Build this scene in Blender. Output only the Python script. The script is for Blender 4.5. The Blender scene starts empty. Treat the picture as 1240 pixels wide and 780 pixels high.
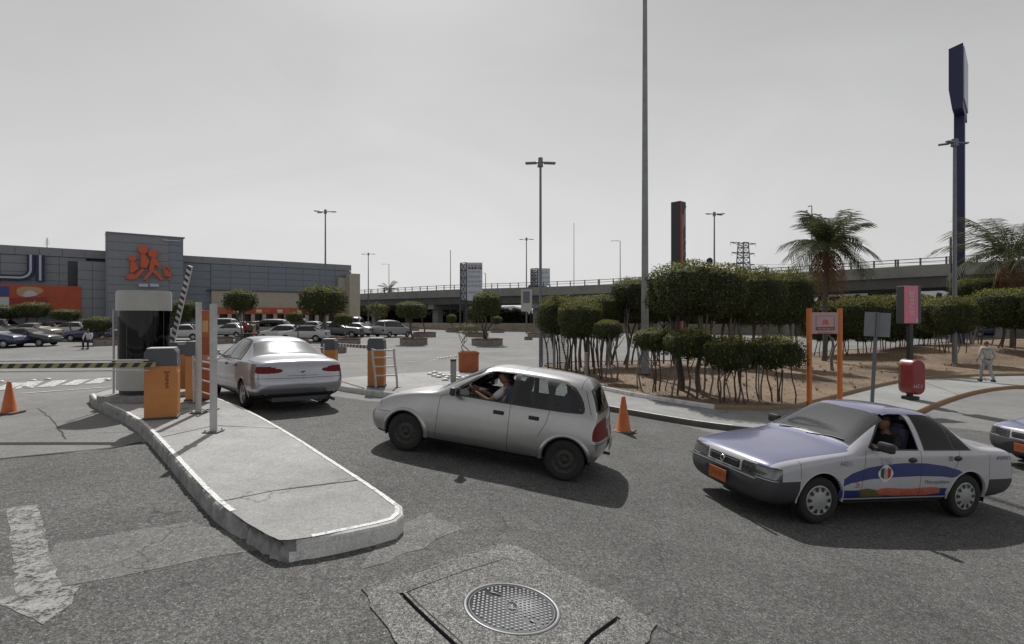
import bpy, bmesh, math, random
from math import radians as R, pi, sin, cos, tanh, sqrt
from mathutils import Vector, Matrix, Euler
from mathutils.bvhtree import BVHTree
from mathutils.geometry import delaunay_2d_cdt
import mathutils.noise as mnoise
random.seed(7)
scene = bpy.context.scene
col = scene.collection

# ---------------------------------------------------------------- camera
CAMZ = 2.35
F = 670.0; CX = 620.0; HY = 383.0      # the photograph's own pixel grid (1240 x 780), horizon row
cam_d = bpy.data.cameras.new('camera'); cam = bpy.data.objects.new('camera', cam_d); col.objects.link(cam)
cam.location = (0, 0, CAMZ); cam.rotation_euler = (pi/2, 0, 0)
cam_d.sensor_width = 36; cam_d.lens = 36*F/1240; cam_d.shift_y = -(390-HY)/1240
cam_d.clip_start = 0.1; cam_d.clip_end = 5000
scene.camera = cam

# ---------------------------------------------------------------- light
SUN_EL, SUN_AZ = 51.0, -10.6           # azimuth measured from +Y towards +X
w = bpy.data.worlds.new('World'); scene.world = w; w.use_nodes = True
nt = w.node_tree; nt.nodes.clear()
out = nt.nodes.new('ShaderNodeOutputWorld'); bg = nt.nodes.new('ShaderNodeBackground')
sky = nt.nodes.new('ShaderNodeTexSky'); sky.sky_type = 'NISHITA'; sky.sun_disc = False
sky.sun_elevation = R(SUN_EL); sky.sun_rotation = R(SUN_AZ)
sky.air_density = 1.0; sky.dust_density = 6.0; sky.ozone_density = 1.0; sky.altitude = 400
hs = nt.nodes.new('ShaderNodeHueSaturation'); hs.inputs['Saturation'].default_value = 0.10
# overcast veil: pale haze, brighter towards the horizon
tc = nt.nodes.new('ShaderNodeTexCoord'); sep = nt.nodes.new('ShaderNodeSeparateXYZ')
nt.links.new(tc.outputs['Generated'], sep.inputs[0])
rmp = nt.nodes.new('ShaderNodeValToRGB')
e = rmp.color_ramp.elements
e[0].position = 0.0; e[0].color = (7.3, 7.3, 7.3, 1)
e[1].position = 1.0; e[1].color = (3.2, 3.2, 3.25, 1)
for p, c in ((0.06, 7.1), (0.22, 6.0), (0.42, 4.45), (0.55, 3.8)):
    n = e.new(p); n.color = (c, c*1.0, c*1.0, 1)
nt.links.new(sep.outputs['Z'], rmp.inputs[0])
ns = nt.nodes.new('ShaderNodeTexNoise'); ns.inputs['Scale'].default_value = 1.7; ns.inputs['Detail'].default_value = 5; ns.inputs['Distortion'].default_value = 1.2
nmp = nt.nodes.new('ShaderNodeMapping'); nmp.inputs['Scale'].default_value = (1, 1, 2.6); nt.links.new(tc.outputs['Generated'], nmp.inputs[0]); nt.links.new(nmp.outputs[0], ns.inputs['Vector'])
nmul = nt.nodes.new('ShaderNodeMapRange'); nmul.inputs['From Min'].default_value = 0.3; nmul.inputs['From Max'].default_value = 0.7; nmul.inputs['To Min'].default_value = 0.93; nmul.inputs['To Max'].default_value = 1.06
nt.links.new(ns.outputs['Fac'], nmul.inputs['Value'])
vm = nt.nodes.new('ShaderNodeVectorMath'); vm.operation = 'SCALE'
nt.links.new(rmp.outputs[0], vm.inputs[0]); nt.links.new(nmul.outputs[0], vm.inputs['Scale'])
mx = nt.nodes.new('ShaderNodeMix'); mx.data_type = 'RGBA'; mx.inputs['Factor'].default_value = 0.82
nt.links.new(sky.outputs[0], hs.inputs['Color']); nt.links.new(hs.outputs[0], mx.inputs['A'])
nt.links.new(vm.outputs[0], mx.inputs['B']); nt.links.new(mx.outputs['Result'], bg.inputs[0])
bg.inputs[1].default_value = 0.104
nt.links.new(bg.outputs[0], out.inputs[0])
sd = bpy.data.lights.new('sun', 'SUN'); sd.energy = 4.2; sd.angle = R(0.6); sd.color = (1.0, 0.975, 0.94)
sun = bpy.data.objects.new('sun', sd); col.objects.link(sun)
sdir = Vector((sin(R(SUN_AZ))*cos(R(SUN_EL)), cos(R(SUN_AZ))*cos(R(SUN_EL)), sin(R(SUN_EL))))
sun.rotation_euler = sdir.to_track_quat('Z', 'Y').to_euler(); sun.location = (0, 0, 40)
scene.view_settings.view_transform = 'Standard'; scene.view_settings.look = 'None'
scene.view_settings.exposure = 0.0; scene.view_settings.gamma = 1.0

# ---------------------------------------------------------------- materials
MATS = {}
def mat(name, colr, rough=0.7, metal=0.0, noise=0.0, nscale=8.0, bump=0.0, bscale=40.0, coat=0.0, alpha=1.0,
        spec=0.5, col2=None, rand=0.0, emis=None, trans=0.0, detail=5):
    if name in MATS: return MATS[name]
    m = bpy.data.materials.new(name); m.use_nodes = True; t = m.node_tree; b = t.nodes['Principled BSDF']
    c = (*colr, 1) if len(colr) == 3 else colr
    b.inputs['Base Color'].default_value = c; b.inputs['Roughness'].default_value = rough
    b.inputs['Metallic'].default_value = metal; b.inputs['Coat Weight'].default_value = coat
    b.inputs['Coat Roughness'].default_value = 0.06
    b.inputs['Specular IOR Level'].default_value = spec
    if trans: b.inputs['Transmission Weight'].default_value = trans
    geo = None
    if noise or bump or rand:
        tcn = t.nodes.new('ShaderNodeTexCoord')
    if noise:
        n = t.nodes.new('ShaderNodeTexNoise'); n.inputs['Scale'].default_value = nscale; n.inputs['Detail'].default_value = detail
        n.inputs['Roughness'].default_value = 0.65
        t.links.new(tcn.outputs['Object'], n.inputs['Vector'])
        mr = t.nodes.new('ShaderNodeMapRange'); mr.inputs['From Min'].default_value = 0.3; mr.inputs['From Max'].default_value = 0.7
        t.links.new(n.outputs['Fac'], mr.inputs['Value'])
        mi = t.nodes.new('ShaderNodeMix'); mi.data_type = 'RGBA'
        c2 = col2 if col2 else tuple(x*(1-noise) for x in colr[:3])
        mi.inputs['A'].default_value = c; mi.inputs['B'].default_value = (*c2, 1)
        t.links.new(mr.outputs[0], mi.inputs['Factor'])
        src = mi.outputs['Result']
        t.links.new(src, b.inputs['Base Color'])
    else: src = None
    if rand:
        g = t.nodes.new('ShaderNodeNewGeometry')
        hv = t.nodes.new('ShaderNodeHueSaturation')
        mr2 = t.nodes.new('ShaderNodeMapRange'); mr2.inputs['To Min'].default_value = 1-rand; mr2.inputs['To Max'].default_value = 1+rand
        t.links.new(g.outputs['Random Per Island'], mr2.inputs['Value']); t.links.new(mr2.outputs[0], hv.inputs['Value'])
        mr3 = t.nodes.new('ShaderNodeMapRange'); mr3.inputs['To Min'].default_value = 0.5-rand*0.07; mr3.inputs['To Max'].default_value = 0.5+rand*0.04
        t.links.new(g.outputs['Random Per Island'], mr3.inputs['Value']); t.links.new(mr3.outputs[0], hv.inputs['Hue'])
        if src: t.links.new(src, hv.inputs['Color'])
        else: hv.inputs['Color'].default_value = c
        t.links.new(hv.outputs[0], b.inputs['Base Color'])
    if bump:
        n2 = t.nodes.new('ShaderNodeTexNoise'); n2.inputs['Scale'].default_value = bscale; n2.inputs['Detail'].default_value = 4
        t.links.new(tcn.outputs['Object'], n2.inputs['Vector'])
        bp = t.nodes.new('ShaderNodeBump'); bp.inputs['Strength'].default_value = bump; bp.inputs['Distance'].default_value = 0.01
        t.links.new(n2.outputs['Fac'], bp.inputs['Height']); t.links.new(bp.outputs[0], b.inputs['Normal'])
    if emis:
        b.inputs['Emission Color'].default_value = (*emis[0], 1); b.inputs['Emission Strength'].default_value = emis[1]
    MATS[name] = m
    return m

def leaf_mat(name, colr, rand=0.45):
    m = mat(name, colr, rough=0.75, rand=rand, spec=0.15)
    t = m.node_tree; b = t.nodes['Principled BSDF']; o = t.nodes['Material Output']
    tr = t.nodes.new('ShaderNodeBsdfTranslucent'); ms = t.nodes.new('ShaderNodeMixShader'); ms.inputs[0].default_value = 0.25
    src = b.inputs['Base Color'].links[0].from_socket
    t.links.new(src, tr.inputs[0]); t.links.new(b.outputs[0], ms.inputs[1]); t.links.new(tr.outputs[0], ms.inputs[2])
    t.links.new(ms.outputs[0], o.inputs[0])
    return m

def glass_mat(name, tint=(0.5, 0.52, 0.52), refl=1.0, rough=0.02):
    if name in MATS: return MATS[name]
    m = bpy.data.materials.new(name); m.use_nodes = True; t = m.node_tree; t.nodes.clear()
    o = t.nodes.new('ShaderNodeOutputMaterial'); a = t.nodes.new('ShaderNodeBsdfTransparent'); g = t.nodes.new('ShaderNodeBsdfGlossy')
    a.inputs[0].default_value = (*tint, 1); g.inputs['Roughness'].default_value = rough; g.inputs[0].default_value = (refl, refl, refl, 1)
    f = t.nodes.new('ShaderNodeFresnel'); f.inputs[0].default_value = 1.55
    mm = t.nodes.new('ShaderNodeMixShader'); t.links.new(f.outputs[0], mm.inputs[0]); t.links.new(a.outputs[0], mm.inputs[1])
    t.links.new(g.outputs[0], mm.inputs[2]); t.links.new(mm.outputs[0], o.inputs[0])
    MATS[name] = m; return m

def asphalt(name, base, speck, light, scale=1.0, patch=0.35, agg=0.5):
    """coarse asphalt: soft large patches, mid mottling, small light and dark stones, fine bump"""
    if name in MATS: return MATS[name]
    m = bpy.data.materials.new(name); m.use_nodes = True; t = m.node_tree; b = t.nodes['Principled BSDF']
    N = t.nodes; L = t.links
    tcn = N.new('ShaderNodeTexCoord'); P = tcn.outputs['Object']
    def noise(s, d=4, r=0.6):
        n = N.new('ShaderNodeTexNoise'); n.inputs['Scale'].default_value = s; n.inputs['Detail'].default_value = d
        n.inputs['Roughness'].default_value = r; L.new(P, n.inputs['Vector']); return n.outputs['Fac']
    def mr(v, a, b_, c, d):
        n = N.new('ShaderNodeMapRange'); n.inputs['From Min'].default_value = a; n.inputs['From Max'].default_value = b_
        n.inputs['To Min'].default_value = c; n.inputs['To Max'].default_value = d; L.new(v, n.inputs['Value']); return n.outputs[0]
    def mul(a, b_):
        n = N.new('ShaderNodeMath'); n.operation = 'MULTIPLY'; L.new(a, n.inputs[0]); L.new(b_, n.inputs[1]); return n.outputs[0]
    v = mr(noise(0.35/scale, 5), 0.3, 0.7, 1-patch, 1+patch*0.7)
    v = mul(v, mr(noise(2.2/scale, 6, 0.7), 0.3, 0.7, 0.86, 1.13))
    v = mul(v, mr(noise(38/scale, 3, 0.8), 0.32, 0.68, 1-agg*0.55, 1+agg*0.55))
    v = mul(v, mr(noise(85/scale, 2, 0.8), 0.36, 0.64, 1-agg*0.75, 1+agg*0.85))
    v = mul(v, mr(noise(8/scale, 4, 0.8), 0.32, 0.68, 1-agg*0.16, 1+agg*0.16))
    va = N.new('ShaderNodeTexVoronoi'); va.inputs['Scale'].default_value = 42/scale; L.new(P, va.inputs['Vector'])
    sa_ = N.new('ShaderNodeSeparateColor'); L.new(va.outputs['Color'], sa_.inputs[0]); v = mul(v, mr(sa_.outputs[1], 0, 1, 1-agg*0.34, 1+agg*0.38))
    st_ = mr(noise(0.9/scale, 5, 0.75), 0.60, 0.70, 1.0, 1-patch*0.8); v = mul(v, st_)
    cm = N.new('ShaderNodeVectorMath'); cm.operation = 'SCALE'; cm.inputs[0].default_value = base; L.new(v, cm.inputs['Scale'])
    vo = N.new('ShaderNodeTexVoronoi'); vo.inputs['Scale'].default_value = 52/scale; L.new(P, vo.inputs['Vector'])
    wn = N.new('ShaderNodeSeparateColor'); L.new(vo.outputs['Color'], wn.inputs[0])
    near = mr(vo.outputs['Distance'], 0.18, 0.40, 1, 0)
    sel = mr(wn.outputs[0], 0.86, 0.98, 0, 1)
    fac = mul(near, sel)
    s2 = N.new('ShaderNodeMath'); s2.operation = 'MULTIPLY'; s2.inputs[1].default_value = speck; L.new(fac, s2.inputs[0])
    mi = N.new('ShaderNodeMix'); mi.data_type = 'RGBA'; L.new(s2.outputs[0], mi.inputs['Factor'])
    L.new(cm.outputs[0], mi.inputs['A']); mi.inputs['B'].default_value = (*light, 1)
    # thin wandering cracks
    vd = N.new('ShaderNodeTexVoronoi'); vd.feature = 'DISTANCE_TO_EDGE'; vd.inputs['Scale'].default_value = 0.42/scale
    nz = N.new('ShaderNodeTexNoise'); nz.inputs['Scale'].default_value = 1.6; nz.inputs['Detail'].default_value = 6; L.new(P, nz.inputs['Vector'])
    ad = N.new('ShaderNodeMix'); ad.data_type = 'RGBA'; ad.blend_type = 'ADD'; ad.inputs['Factor'].default_value = 0.9
    L.new(P, ad.inputs['A']); L.new(nz.outputs['Color'], ad.inputs['B']); L.new(ad.outputs['Result'], vd.inputs['Vector'])
    ck = mr(vd.outputs['Distance'], 0.0, 0.006, 0.45, 1.0)
    gate = mr(noise(0.22, 2), 0.50, 0.56, 1.0, 0.0)
    ckm = N.new('ShaderNodeMath'); ckm.operation = 'MAXIMUM'; L.new(ck, ckm.inputs[0]); L.new(gate, ckm.inputs[1])
    fin = N.new('ShaderNodeVectorMath'); fin.operation = 'SCALE'; L.new(mi.outputs['Result'], fin.inputs[0]); L.new(ckm.outputs[0], fin.inputs['Scale'])
    L.new(fin.outputs[0], b.inputs['Base Color'])
    b.inputs['Roughness'].default_value = 0.85; b.inputs['Specular IOR Level'].default_value = 0.3
    bp = N.new('ShaderNodeBump'); bp.inputs['Strength'].default_value = 0.5*agg+0.1; bp.inputs['Distance'].default_value = 0.008
    L.new(noise(60/scale, 4, 0.7), bp.inputs['Height']); L.new(bp.outputs[0], b.inputs['Normal'])
    MATS[name] = m; return m

def worn_paint(name, paint, under, keep=0.5, scale=6.0, soft=0.08, holes=0):
    if name in MATS: return MATS[name]
    m = bpy.data.materials.new(name); m.use_nodes = True; t = m.node_tree; b = t.nodes['Principled BSDF']; N = t.nodes; L = t.links
    tcn = N.new('ShaderNodeTexCoord')
    n = N.new('ShaderNodeTexNoise'); n.inputs['Scale'].default_value = scale; n.inputs['Detail'].default_value = 8; n.inputs['Roughness'].default_value = 0.75
    L.new(tcn.outputs['Object'], n.inputs['Vector'])
    mr = N.new('ShaderNodeMapRange'); mr.inputs['From Min'].default_value = keep-soft; mr.inputs['From Max'].default_value = keep+soft
    L.new(n.outputs['Fac'], mr.inputs['Value'])
    n2 = N.new('ShaderNodeTexNoise'); n2.inputs['Scale'].default_value = 70; n2.inputs['Detail'].default_value = 3; L.new(tcn.outputs['Object'], n2.inputs['Vector'])
    mr2 = N.new('ShaderNodeMapRange'); mr2.inputs['From Min'].default_value = .3; mr2.inputs['From Max'].default_value = .7
    mr2.inputs['To Min'].default_value = .75; mr2.inputs['To Max'].default_value = 1.15; L.new(n2.outputs['Fac'], mr2.inputs['Value'])
    mi = N.new('ShaderNodeMix'); mi.data_type = 'RGBA'; mi.inputs['A'].default_value = (*paint, 1); mi.inputs['B'].default_value = (*under, 1)
    L.new(mr.outputs[0], mi.inputs['Factor'])
    sc = N.new('ShaderNodeVectorMath'); sc.operation = 'SCALE'; L.new(mi.outputs['Result'], sc.inputs[0]); L.new(mr2.outputs[0], sc.inputs['Scale'])
    L.new(sc.outputs[0], b.inputs['Base Color']); b.inputs['Roughness'].default_value = 0.8; b.inputs['Specular IOR Level'].default_value = 0.3
    if holes:
        n3 = N.new('ShaderNodeTexNoise'); n3.inputs['Scale'].default_value = 26; n3.inputs['Detail'].default_value = 6; n3.inputs['Roughness'].default_value = .8; L.new(tcn.outputs['Object'], n3.inputs['Vector'])
        vd = N.new('ShaderNodeTexVoronoi'); vd.feature = 'DISTANCE_TO_EDGE'; vd.inputs['Scale'].default_value = 4.5
        mxn = N.new('ShaderNodeMix'); mxn.data_type = 'RGBA'; mxn.blend_type = 'ADD'; mxn.inputs['Factor'].default_value = .12; L.new(tcn.outputs['Object'], mxn.inputs['A']); L.new(n3.outputs['Color'], mxn.inputs['B']); L.new(mxn.outputs['Result'], vd.inputs['Vector'])
        ck = N.new('ShaderNodeMapRange'); ck.inputs['From Min'].default_value = .012; ck.inputs['From Max'].default_value = .022; L.new(vd.outputs['Distance'], ck.inputs['Value'])
        hr = N.new('ShaderNodeMapRange'); hr.inputs['From Min'].default_value = holes-.03; hr.inputs['From Max'].default_value = holes+.03; hr.inputs['To Min'].default_value = 1; hr.inputs['To Max'].default_value = 0
        ad2 = N.new('ShaderNodeMath'); ad2.operation = 'ADD'; L.new(n3.outputs['Fac'], ad2.inputs[0]); sb2_ = N.new('ShaderNodeMath'); sb2_.operation = 'MULTIPLY_ADD'; sb2_.inputs[1].default_value = .6; sb2_.inputs[2].default_value = -.30; L.new(n.outputs['Fac'], sb2_.inputs[0]); L.new(sb2_.outputs[0], ad2.inputs[1]); L.new(ad2.outputs[0], hr.inputs['Value'])
        mu = N.new('ShaderNodeMath'); mu.operation = 'MULTIPLY'; L.new(ck.outputs[0], mu.inputs[0]); L.new(hr.outputs[0], mu.inputs[1]); L.new(mu.outputs[0], b.inputs['Alpha'])
    MATS[name] = m; return m

# ---------------------------------------------------------------- terrain
def ss(x, a, b):
    t = max(0.0, min(1.0, (x-a)/(b-a))); return t*t*(3-2*t)
def tz(x, y):
    hn = 2.27 + 0.52*tanh((x-1.4)/4.0)
    hf = 2.35 + 0.65*ss(x, 5, 22)*(1-ss(y, 30, 60)) - 0.38*ss(-x, 4, 22)*ss(y, 34, 58)
    wgt = ss(y, 10, 28)
    return CAMZ - (hn*(1-wgt) + hf*wgt)
def G(u, v, dz=0.0):
    """the ground point seen at photograph pixel (u, v)"""
    dx = (u-CX)/F; dv = (v-HY)/F
    y = 1.0
    lo = 0.5; step = 0.05; y = 0.5
    while y < 400:
        if CAMZ - dv*y <= tz(dx*y, y) + dz:
            a, b = y-step, y
            for _ in range(30):
                m_ = (a+b)/2
                if CAMZ - dv*m_ <= tz(dx*m_, m_) + dz: b = m_
                else: a = m_
            return Vector((dx*b, b, tz(dx*b, b)+dz))
        step = 0.02*y + 0.02; y += step
    return Vector((dx*400, 400, 0))
def P(u, v, y):
    return Vector(((u-CX)/F*y, y, CAMZ-(v-HY)/F*y))

# ---------------------------------------------------------------- object helpers
def tag(o, label=None, cat=None, group=None, kind=None):
    if label: o['label'] = label
    if cat: o['category'] = cat
    if group: o['group'] = group
    if kind: o['kind'] = kind
    return o
def empty(name, loc=(0, 0, 0), rz=0.0, label=None, cat=None, group=None):
    o = bpy.data.objects.new(name, None); col.objects.link(o); o.location = loc; o.rotation_euler = (0, 0, rz)
    o.empty_display_size = 0.2
    return tag(o, label, cat, group)
def mobj(name, me, m=None, parent=None):
    o = bpy.data.objects.new(name, me); col.objects.link(o)
    if m is not None:
        for mm in (m if isinstance(m, (list, tuple)) else [m]): me.materials.append(mm)
    if parent is not None: o.parent = parent
    return o
def obj(name, bm, m, parent=None, smooth=False):
    me = bpy.data.meshes.new(name)
    bmesh.ops.recalc_face_normals(bm, faces=bm.faces)
    if smooth:
        for f in bm.faces: f.smooth = True
    for e_ in bm.edges:
        if any(not f.smooth for f in e_.link_faces): e_.smooth = False
    bm.to_mesh(me); bm.free()
    return mobj(name, me, m, parent)
def copy_tree(o, parent=None):
    c = o.copy(); col.objects.link(c)
    if parent is not None: c.parent = parent
    for k in [x for x in o.children]: copy_tree(k, c)
    return c
def dup(o, loc, rz=None, scale=None, label=None, group=None):
    c = copy_tree(o); c.location = loc
    if rz is not None: c.rotation_euler = (0, 0, rz)
    if scale is not None: c.scale = scale if isinstance(scale, (tuple, list)) else (scale,)*3
    if label: c['label'] = label
    if group: c['group'] = group
    return c

def box(bm, c, s, rz=0.0, mi=0, bevel=0.0, rot=None):
    r = bmesh.ops.create_cube(bm, size=1.0)
    vs = r['verts']; fs = set()
    M = Matrix.Translation(Vector(c)) @ (rot.to_matrix().to_4x4() if rot else Matrix.Rotation(rz, 4, 'Z')) @ Matrix.Diagonal((*s, 1))
    bmesh.ops.transform(bm, matrix=M, verts=vs)
    for v in vs:
        for f in v.link_faces: fs.add(f)
    for f in fs: f.material_index = mi
    if bevel > 0:
        es = set(e_ for f in fs for e_ in f.edges)
        rr = bmesh.ops.bevel(bm, geom=list(es), offset=bevel, segments=2, affect='EDGES', profile=0.6)
        for f in rr['faces']: f.material_index = mi
    return vs
def cyl(bm, a, b, r0, r1=None, n=10, caps=True, mi=0):
    a = Vector(a); b = Vector(b); r1 = r0 if r1 is None else r1
    d = b-a; q = d.to_track_quat('Z', 'Y')
    ra = []; rb = []
    for i in range(n):
        t = 2*pi*i/n; o = Vector((cos(t), sin(t), 0))
        ra.append(bm.verts.new(a + q @ (o*r0))); rb.append(bm.verts.new(b + q @ (o*r1)))
    fs = []
    for i in range(n):
        j = (i+1) % n; fs.append(bm.faces.new((ra[i], ra[j], rb[j], rb[i])))
    if caps:
        if r0 > 1e-5: fs.append(bm.faces.new(ra[::-1]))
        if r1 > 1e-5: fs.append(bm.faces.new(rb))
    for f in fs: f.material_index = mi
    return fs
def tube(bm, pts, radii, n=8, mi=0, caps=True):
    pts = [Vector(p) for p in pts]
    if not isinstance(radii, (list, tuple)): radii = [radii]*len(pts)
    rings = []
    up = Vector((0.13, 0.21, 0.97))
    for i, p in enumerate(pts):
        d = (pts[min(i+1, len(pts)-1)]-pts[max(i-1, 0)])
        if d.length < 1e-9: d = Vector((0, 0, 1))
        d.normalize()
        a = d.cross(up)
        if a.length < 0.05: a = d.cross(Vector((1, 0, 0)))
        a.normalize(); b = d.cross(a)
        rings.append([bm.verts.new(p + (a*cos(2*pi*k/n) + b*sin(2*pi*k/n))*radii[i]) for k in range(n)])
    for i in range(len(rings)-1):
        for k in range(n):
            f = bm.faces.new((rings[i][k], rings[i][(k+1) % n], rings[i+1][(k+1) % n], rings[i+1][k])); f.material_index = mi; f.smooth = True
    if caps:
        for rg in (rings[0][::-1], rings[-1]):
            try: f = bm.faces.new(rg); f.material_index = mi
            except ValueError: pass
def lathe(bm, prof, n=24, mi=0, axis='Z', c=(0, 0, 0), smooth=True):
    """prof: list of (radius, height)"""
    c = Vector(c); rings = []
    for r, h in prof:
        ring = []
        for k in range(n):
            t = 2*pi*k/n
            if axis == 'Z': p = Vector((r*cos(t), r*sin(t), h))
            elif axis == 'Y': p = Vector((r*cos(t), h, r*sin(t)))
            else: p = Vector((h, r*cos(t), r*sin(t)))
            ring.append(bm.verts.new(c+p))
        rings.append(ring)
    for i in range(len(rings)-1):
        for k in range(n):
            f = bm.faces.new((rings[i][k], rings[i][(k+1) % n], rings[i+1][(k+1) % n], rings[i+1][k])); f.material_index = mi; f.smooth = smooth
    for rg, (r, h) in ((rings[0], prof[0]), (rings[-1], prof[-1])):
        if r > 1e-4:
            f = bm.faces.new(rg); f.material_index = mi
def prism(bm, poly, d0, d1, M=None, mi=0):
    """extrude 2D polygon (a,b) between d0 and d1 along local y: point=(a, d, b)"""
    A = [bm.verts.new((p[0], d0, p[1])) for p in poly]; B = [bm.verts.new((p[0], d1, p[1])) for p in poly]
    n = len(poly); fs = []
    fs.append(bm.faces.new(A)); fs.append(bm.faces.new(B[::-1]))
    for i in range(n):
        j = (i+1) % n; fs.append(bm.faces.new((A[j], A[i], B[i], B[j])))
    for f in fs: f.material_index = mi
    if M is not None: bmesh.ops.transform(bm, matrix=M, verts=A+B)
    return fs
def chaikin(poly, it=2, closed=True):
    for _ in range(it):
        q = []; n = len(poly)
        rng = range(n) if closed else range(n-1)
        if not closed: q.append(poly[0])
        for i in rng:
            a = Vector(poly[i]); b = Vector(poly[(i+1) % n])
            q.append(a*0.75+b*0.25); q.append(a*0.25+b*0.75)
        if not closed: q.append(poly[-1])
        poly = q
    return [Vector(p) for p in poly]
def inset(poly, d):
    n = len(poly); area = sum(poly[i][0]*poly[(i+1) % n][1]-poly[(i+1) % n][0]*poly[i][1] for i in range(n))
    s = 1 if area > 0 else -1; o = []
    for i in range(n):
        a = Vector(poly[i-1][:2]); b = Vector(poly[i][:2]); c = Vector(poly[(i+1) % n][:2])
        e1 = (b-a); e2 = (c-b)
        if e1.length < 1e-6 or e2.length < 1e-6: o.append(b); continue
        e1.normalize(); e2.normalize()
        nn = Vector((-e1.y-e2.y, e1.x+e2.x)); 
        if nn.length < 1e-6: nn = Vector((-e1.y, e1.x))
        nn.normalize(); k = max(0.5, nn.dot(Vector((-e1.y, e1.x))))
        o.append(b + nn*(s*d/k))
    return o
def in_poly(x, y, poly):
    c = False; n = len(poly); j = n-1
    for i in range(n):
        xi, yi = poly[i][0], poly[i][1]; xj, yj = poly[j][0], poly[j][1]
        if (yi > y) != (yj > y) and x < (xj-xi)*(y-yi)/(yj-yi)+xi: c = not c
        j = i
    return c
def dense(poly, d):
    o = []; n = len(poly)
    for i in range(n):
        a = Vector(poly[i][:2]); b = Vector(poly[(i+1) % n][:2]); k = max(1, int((b-a).length/d))
        for t in range(k): o.append(a.lerp(b, t/k))
    return o
def fill_poly(poly, res, zf, holes=()):
    """triangulated sheet inside a closed polygon, following zf(x, y)"""
    poly = dense(poly, res)
    pts = [Vector(p) for p in poly]; edges = [(i, (i+1) % len(poly)) for i in range(len(poly))]
    hs_ = []
    for h in holes:
        h = dense(h, res); k = len(pts); pts += [Vector(p) for p in h]; edges += [(k+i, k+(i+1) % len(h)) for i in range(len(h))]; hs_.append(h)
    x0 = min(p.x for p in poly); x1 = max(p.x for p in poly); y0 = min(p.y for p in poly); y1 = max(p.y for p in poly)
    nx = int((x1-x0)/res); ny = int((y1-y0)/res)
    for i in range(1, nx+1):
        for j in range(1, ny+1):
            x = x0+i*res+(0.3*res if j % 2 else 0); y = y0+j*res
            if in_poly(x, y, poly) and not any(in_poly(x, y, h) for h in hs_): pts.append(Vector((x, y)))
    r = delaunay_2d_cdt(pts, edges, [], 0, 1e-5)
    vs, fs = r[0], r[2]
    V = [(v.x, v.y, zf(v.x, v.y)) for v in vs]; FF = []
    for f in fs:
        cx = sum(vs[i].x for i in f)/len(f); cy = sum(vs[i].y for i in f)/len(f)
        if in_poly(cx, cy, poly) and not any(in_poly(cx, cy, h) for h in hs_): FF.append(tuple(f))
    return V, FF
def sheet(name, poly, dz, m, res=0.5, parent=None, zf=None, label=None, cat=None, kind='structure', holes=()):
    z = zf or (lambda x, y: tz(x, y)+dz)
    V, FF = fill_poly(poly, res, z, holes)
    me = bpy.data.meshes.new(name); me.from_pydata(V, [], FF); me.update()
    bm = bmesh.new(); bm.from_mesh(me)
    for f in bm.faces:
        if f.normal.z < 0: f.normal_flip()
        f.smooth = True
    bm.to_mesh(me); bm.free()
    o = mobj(name, me, m, parent)
    if parent is None: tag(o, label, cat, kind=kind)
    return o
def px(pts, dz=0.0):
    return [G(u, v, dz).to_2d() for u, v in pts]
def kerb_wall(name, poly, h, depth, m, parent=None, kind='structure', rough=None, closed=True, zf=None):
    """outer face of a raised slab: rounded top edge down to below the ground"""
    bm = bmesh.new(); n = len(poly); inn = inset(poly, 0.03)
    tzf = zf or tz
    rows = []
    for i in range(n):
        p = Vector(poly[i][:2]); q = Vector(inn[i][:2])
        out_ = (p-q).normalized() if (p-q).length > 0 else Vector((0, 0))
        zg = tz(p.x, p.y); zt = tzf(p.x, p.y)+h
        k = rough(p, i) if rough else 0.0
        row = [(q.x-out_.x*k*0.5, q.y-out_.y*k*0.5, zt-k*0.25), (p.x-out_.x*(0.008+k), p.y-out_.y*(0.008+k), zt-0.012-k*0.5),
               (p.x-out_.x*k*0.8, p.y-out_.y*k*0.8, zt-0.035-k*0.3)]
        for t in (0.35, 0.65, 1.0):
            kk = k*(1-t)*1.2*random.uniform(0.4, 1.4)
            row.append((p.x-out_.x*kk, p.y-out_.y*kk, zt-0.035+(zg-0.05-zt+0.035)*t))
        rows.append([bm.verts.new(c) for c in row])
    for i in range(n if closed else n-1):
        j = (i+1) % n
        for k in range(len(rows[0])-1):
            f = bm.faces.new((rows[i][k], rows[j][k], rows[j][k+1], rows[i][k+1])); f.smooth = rough is None
    o = obj(name, bm, m, parent)
    if parent is None: tag(o, kind=kind)
    return o
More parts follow.
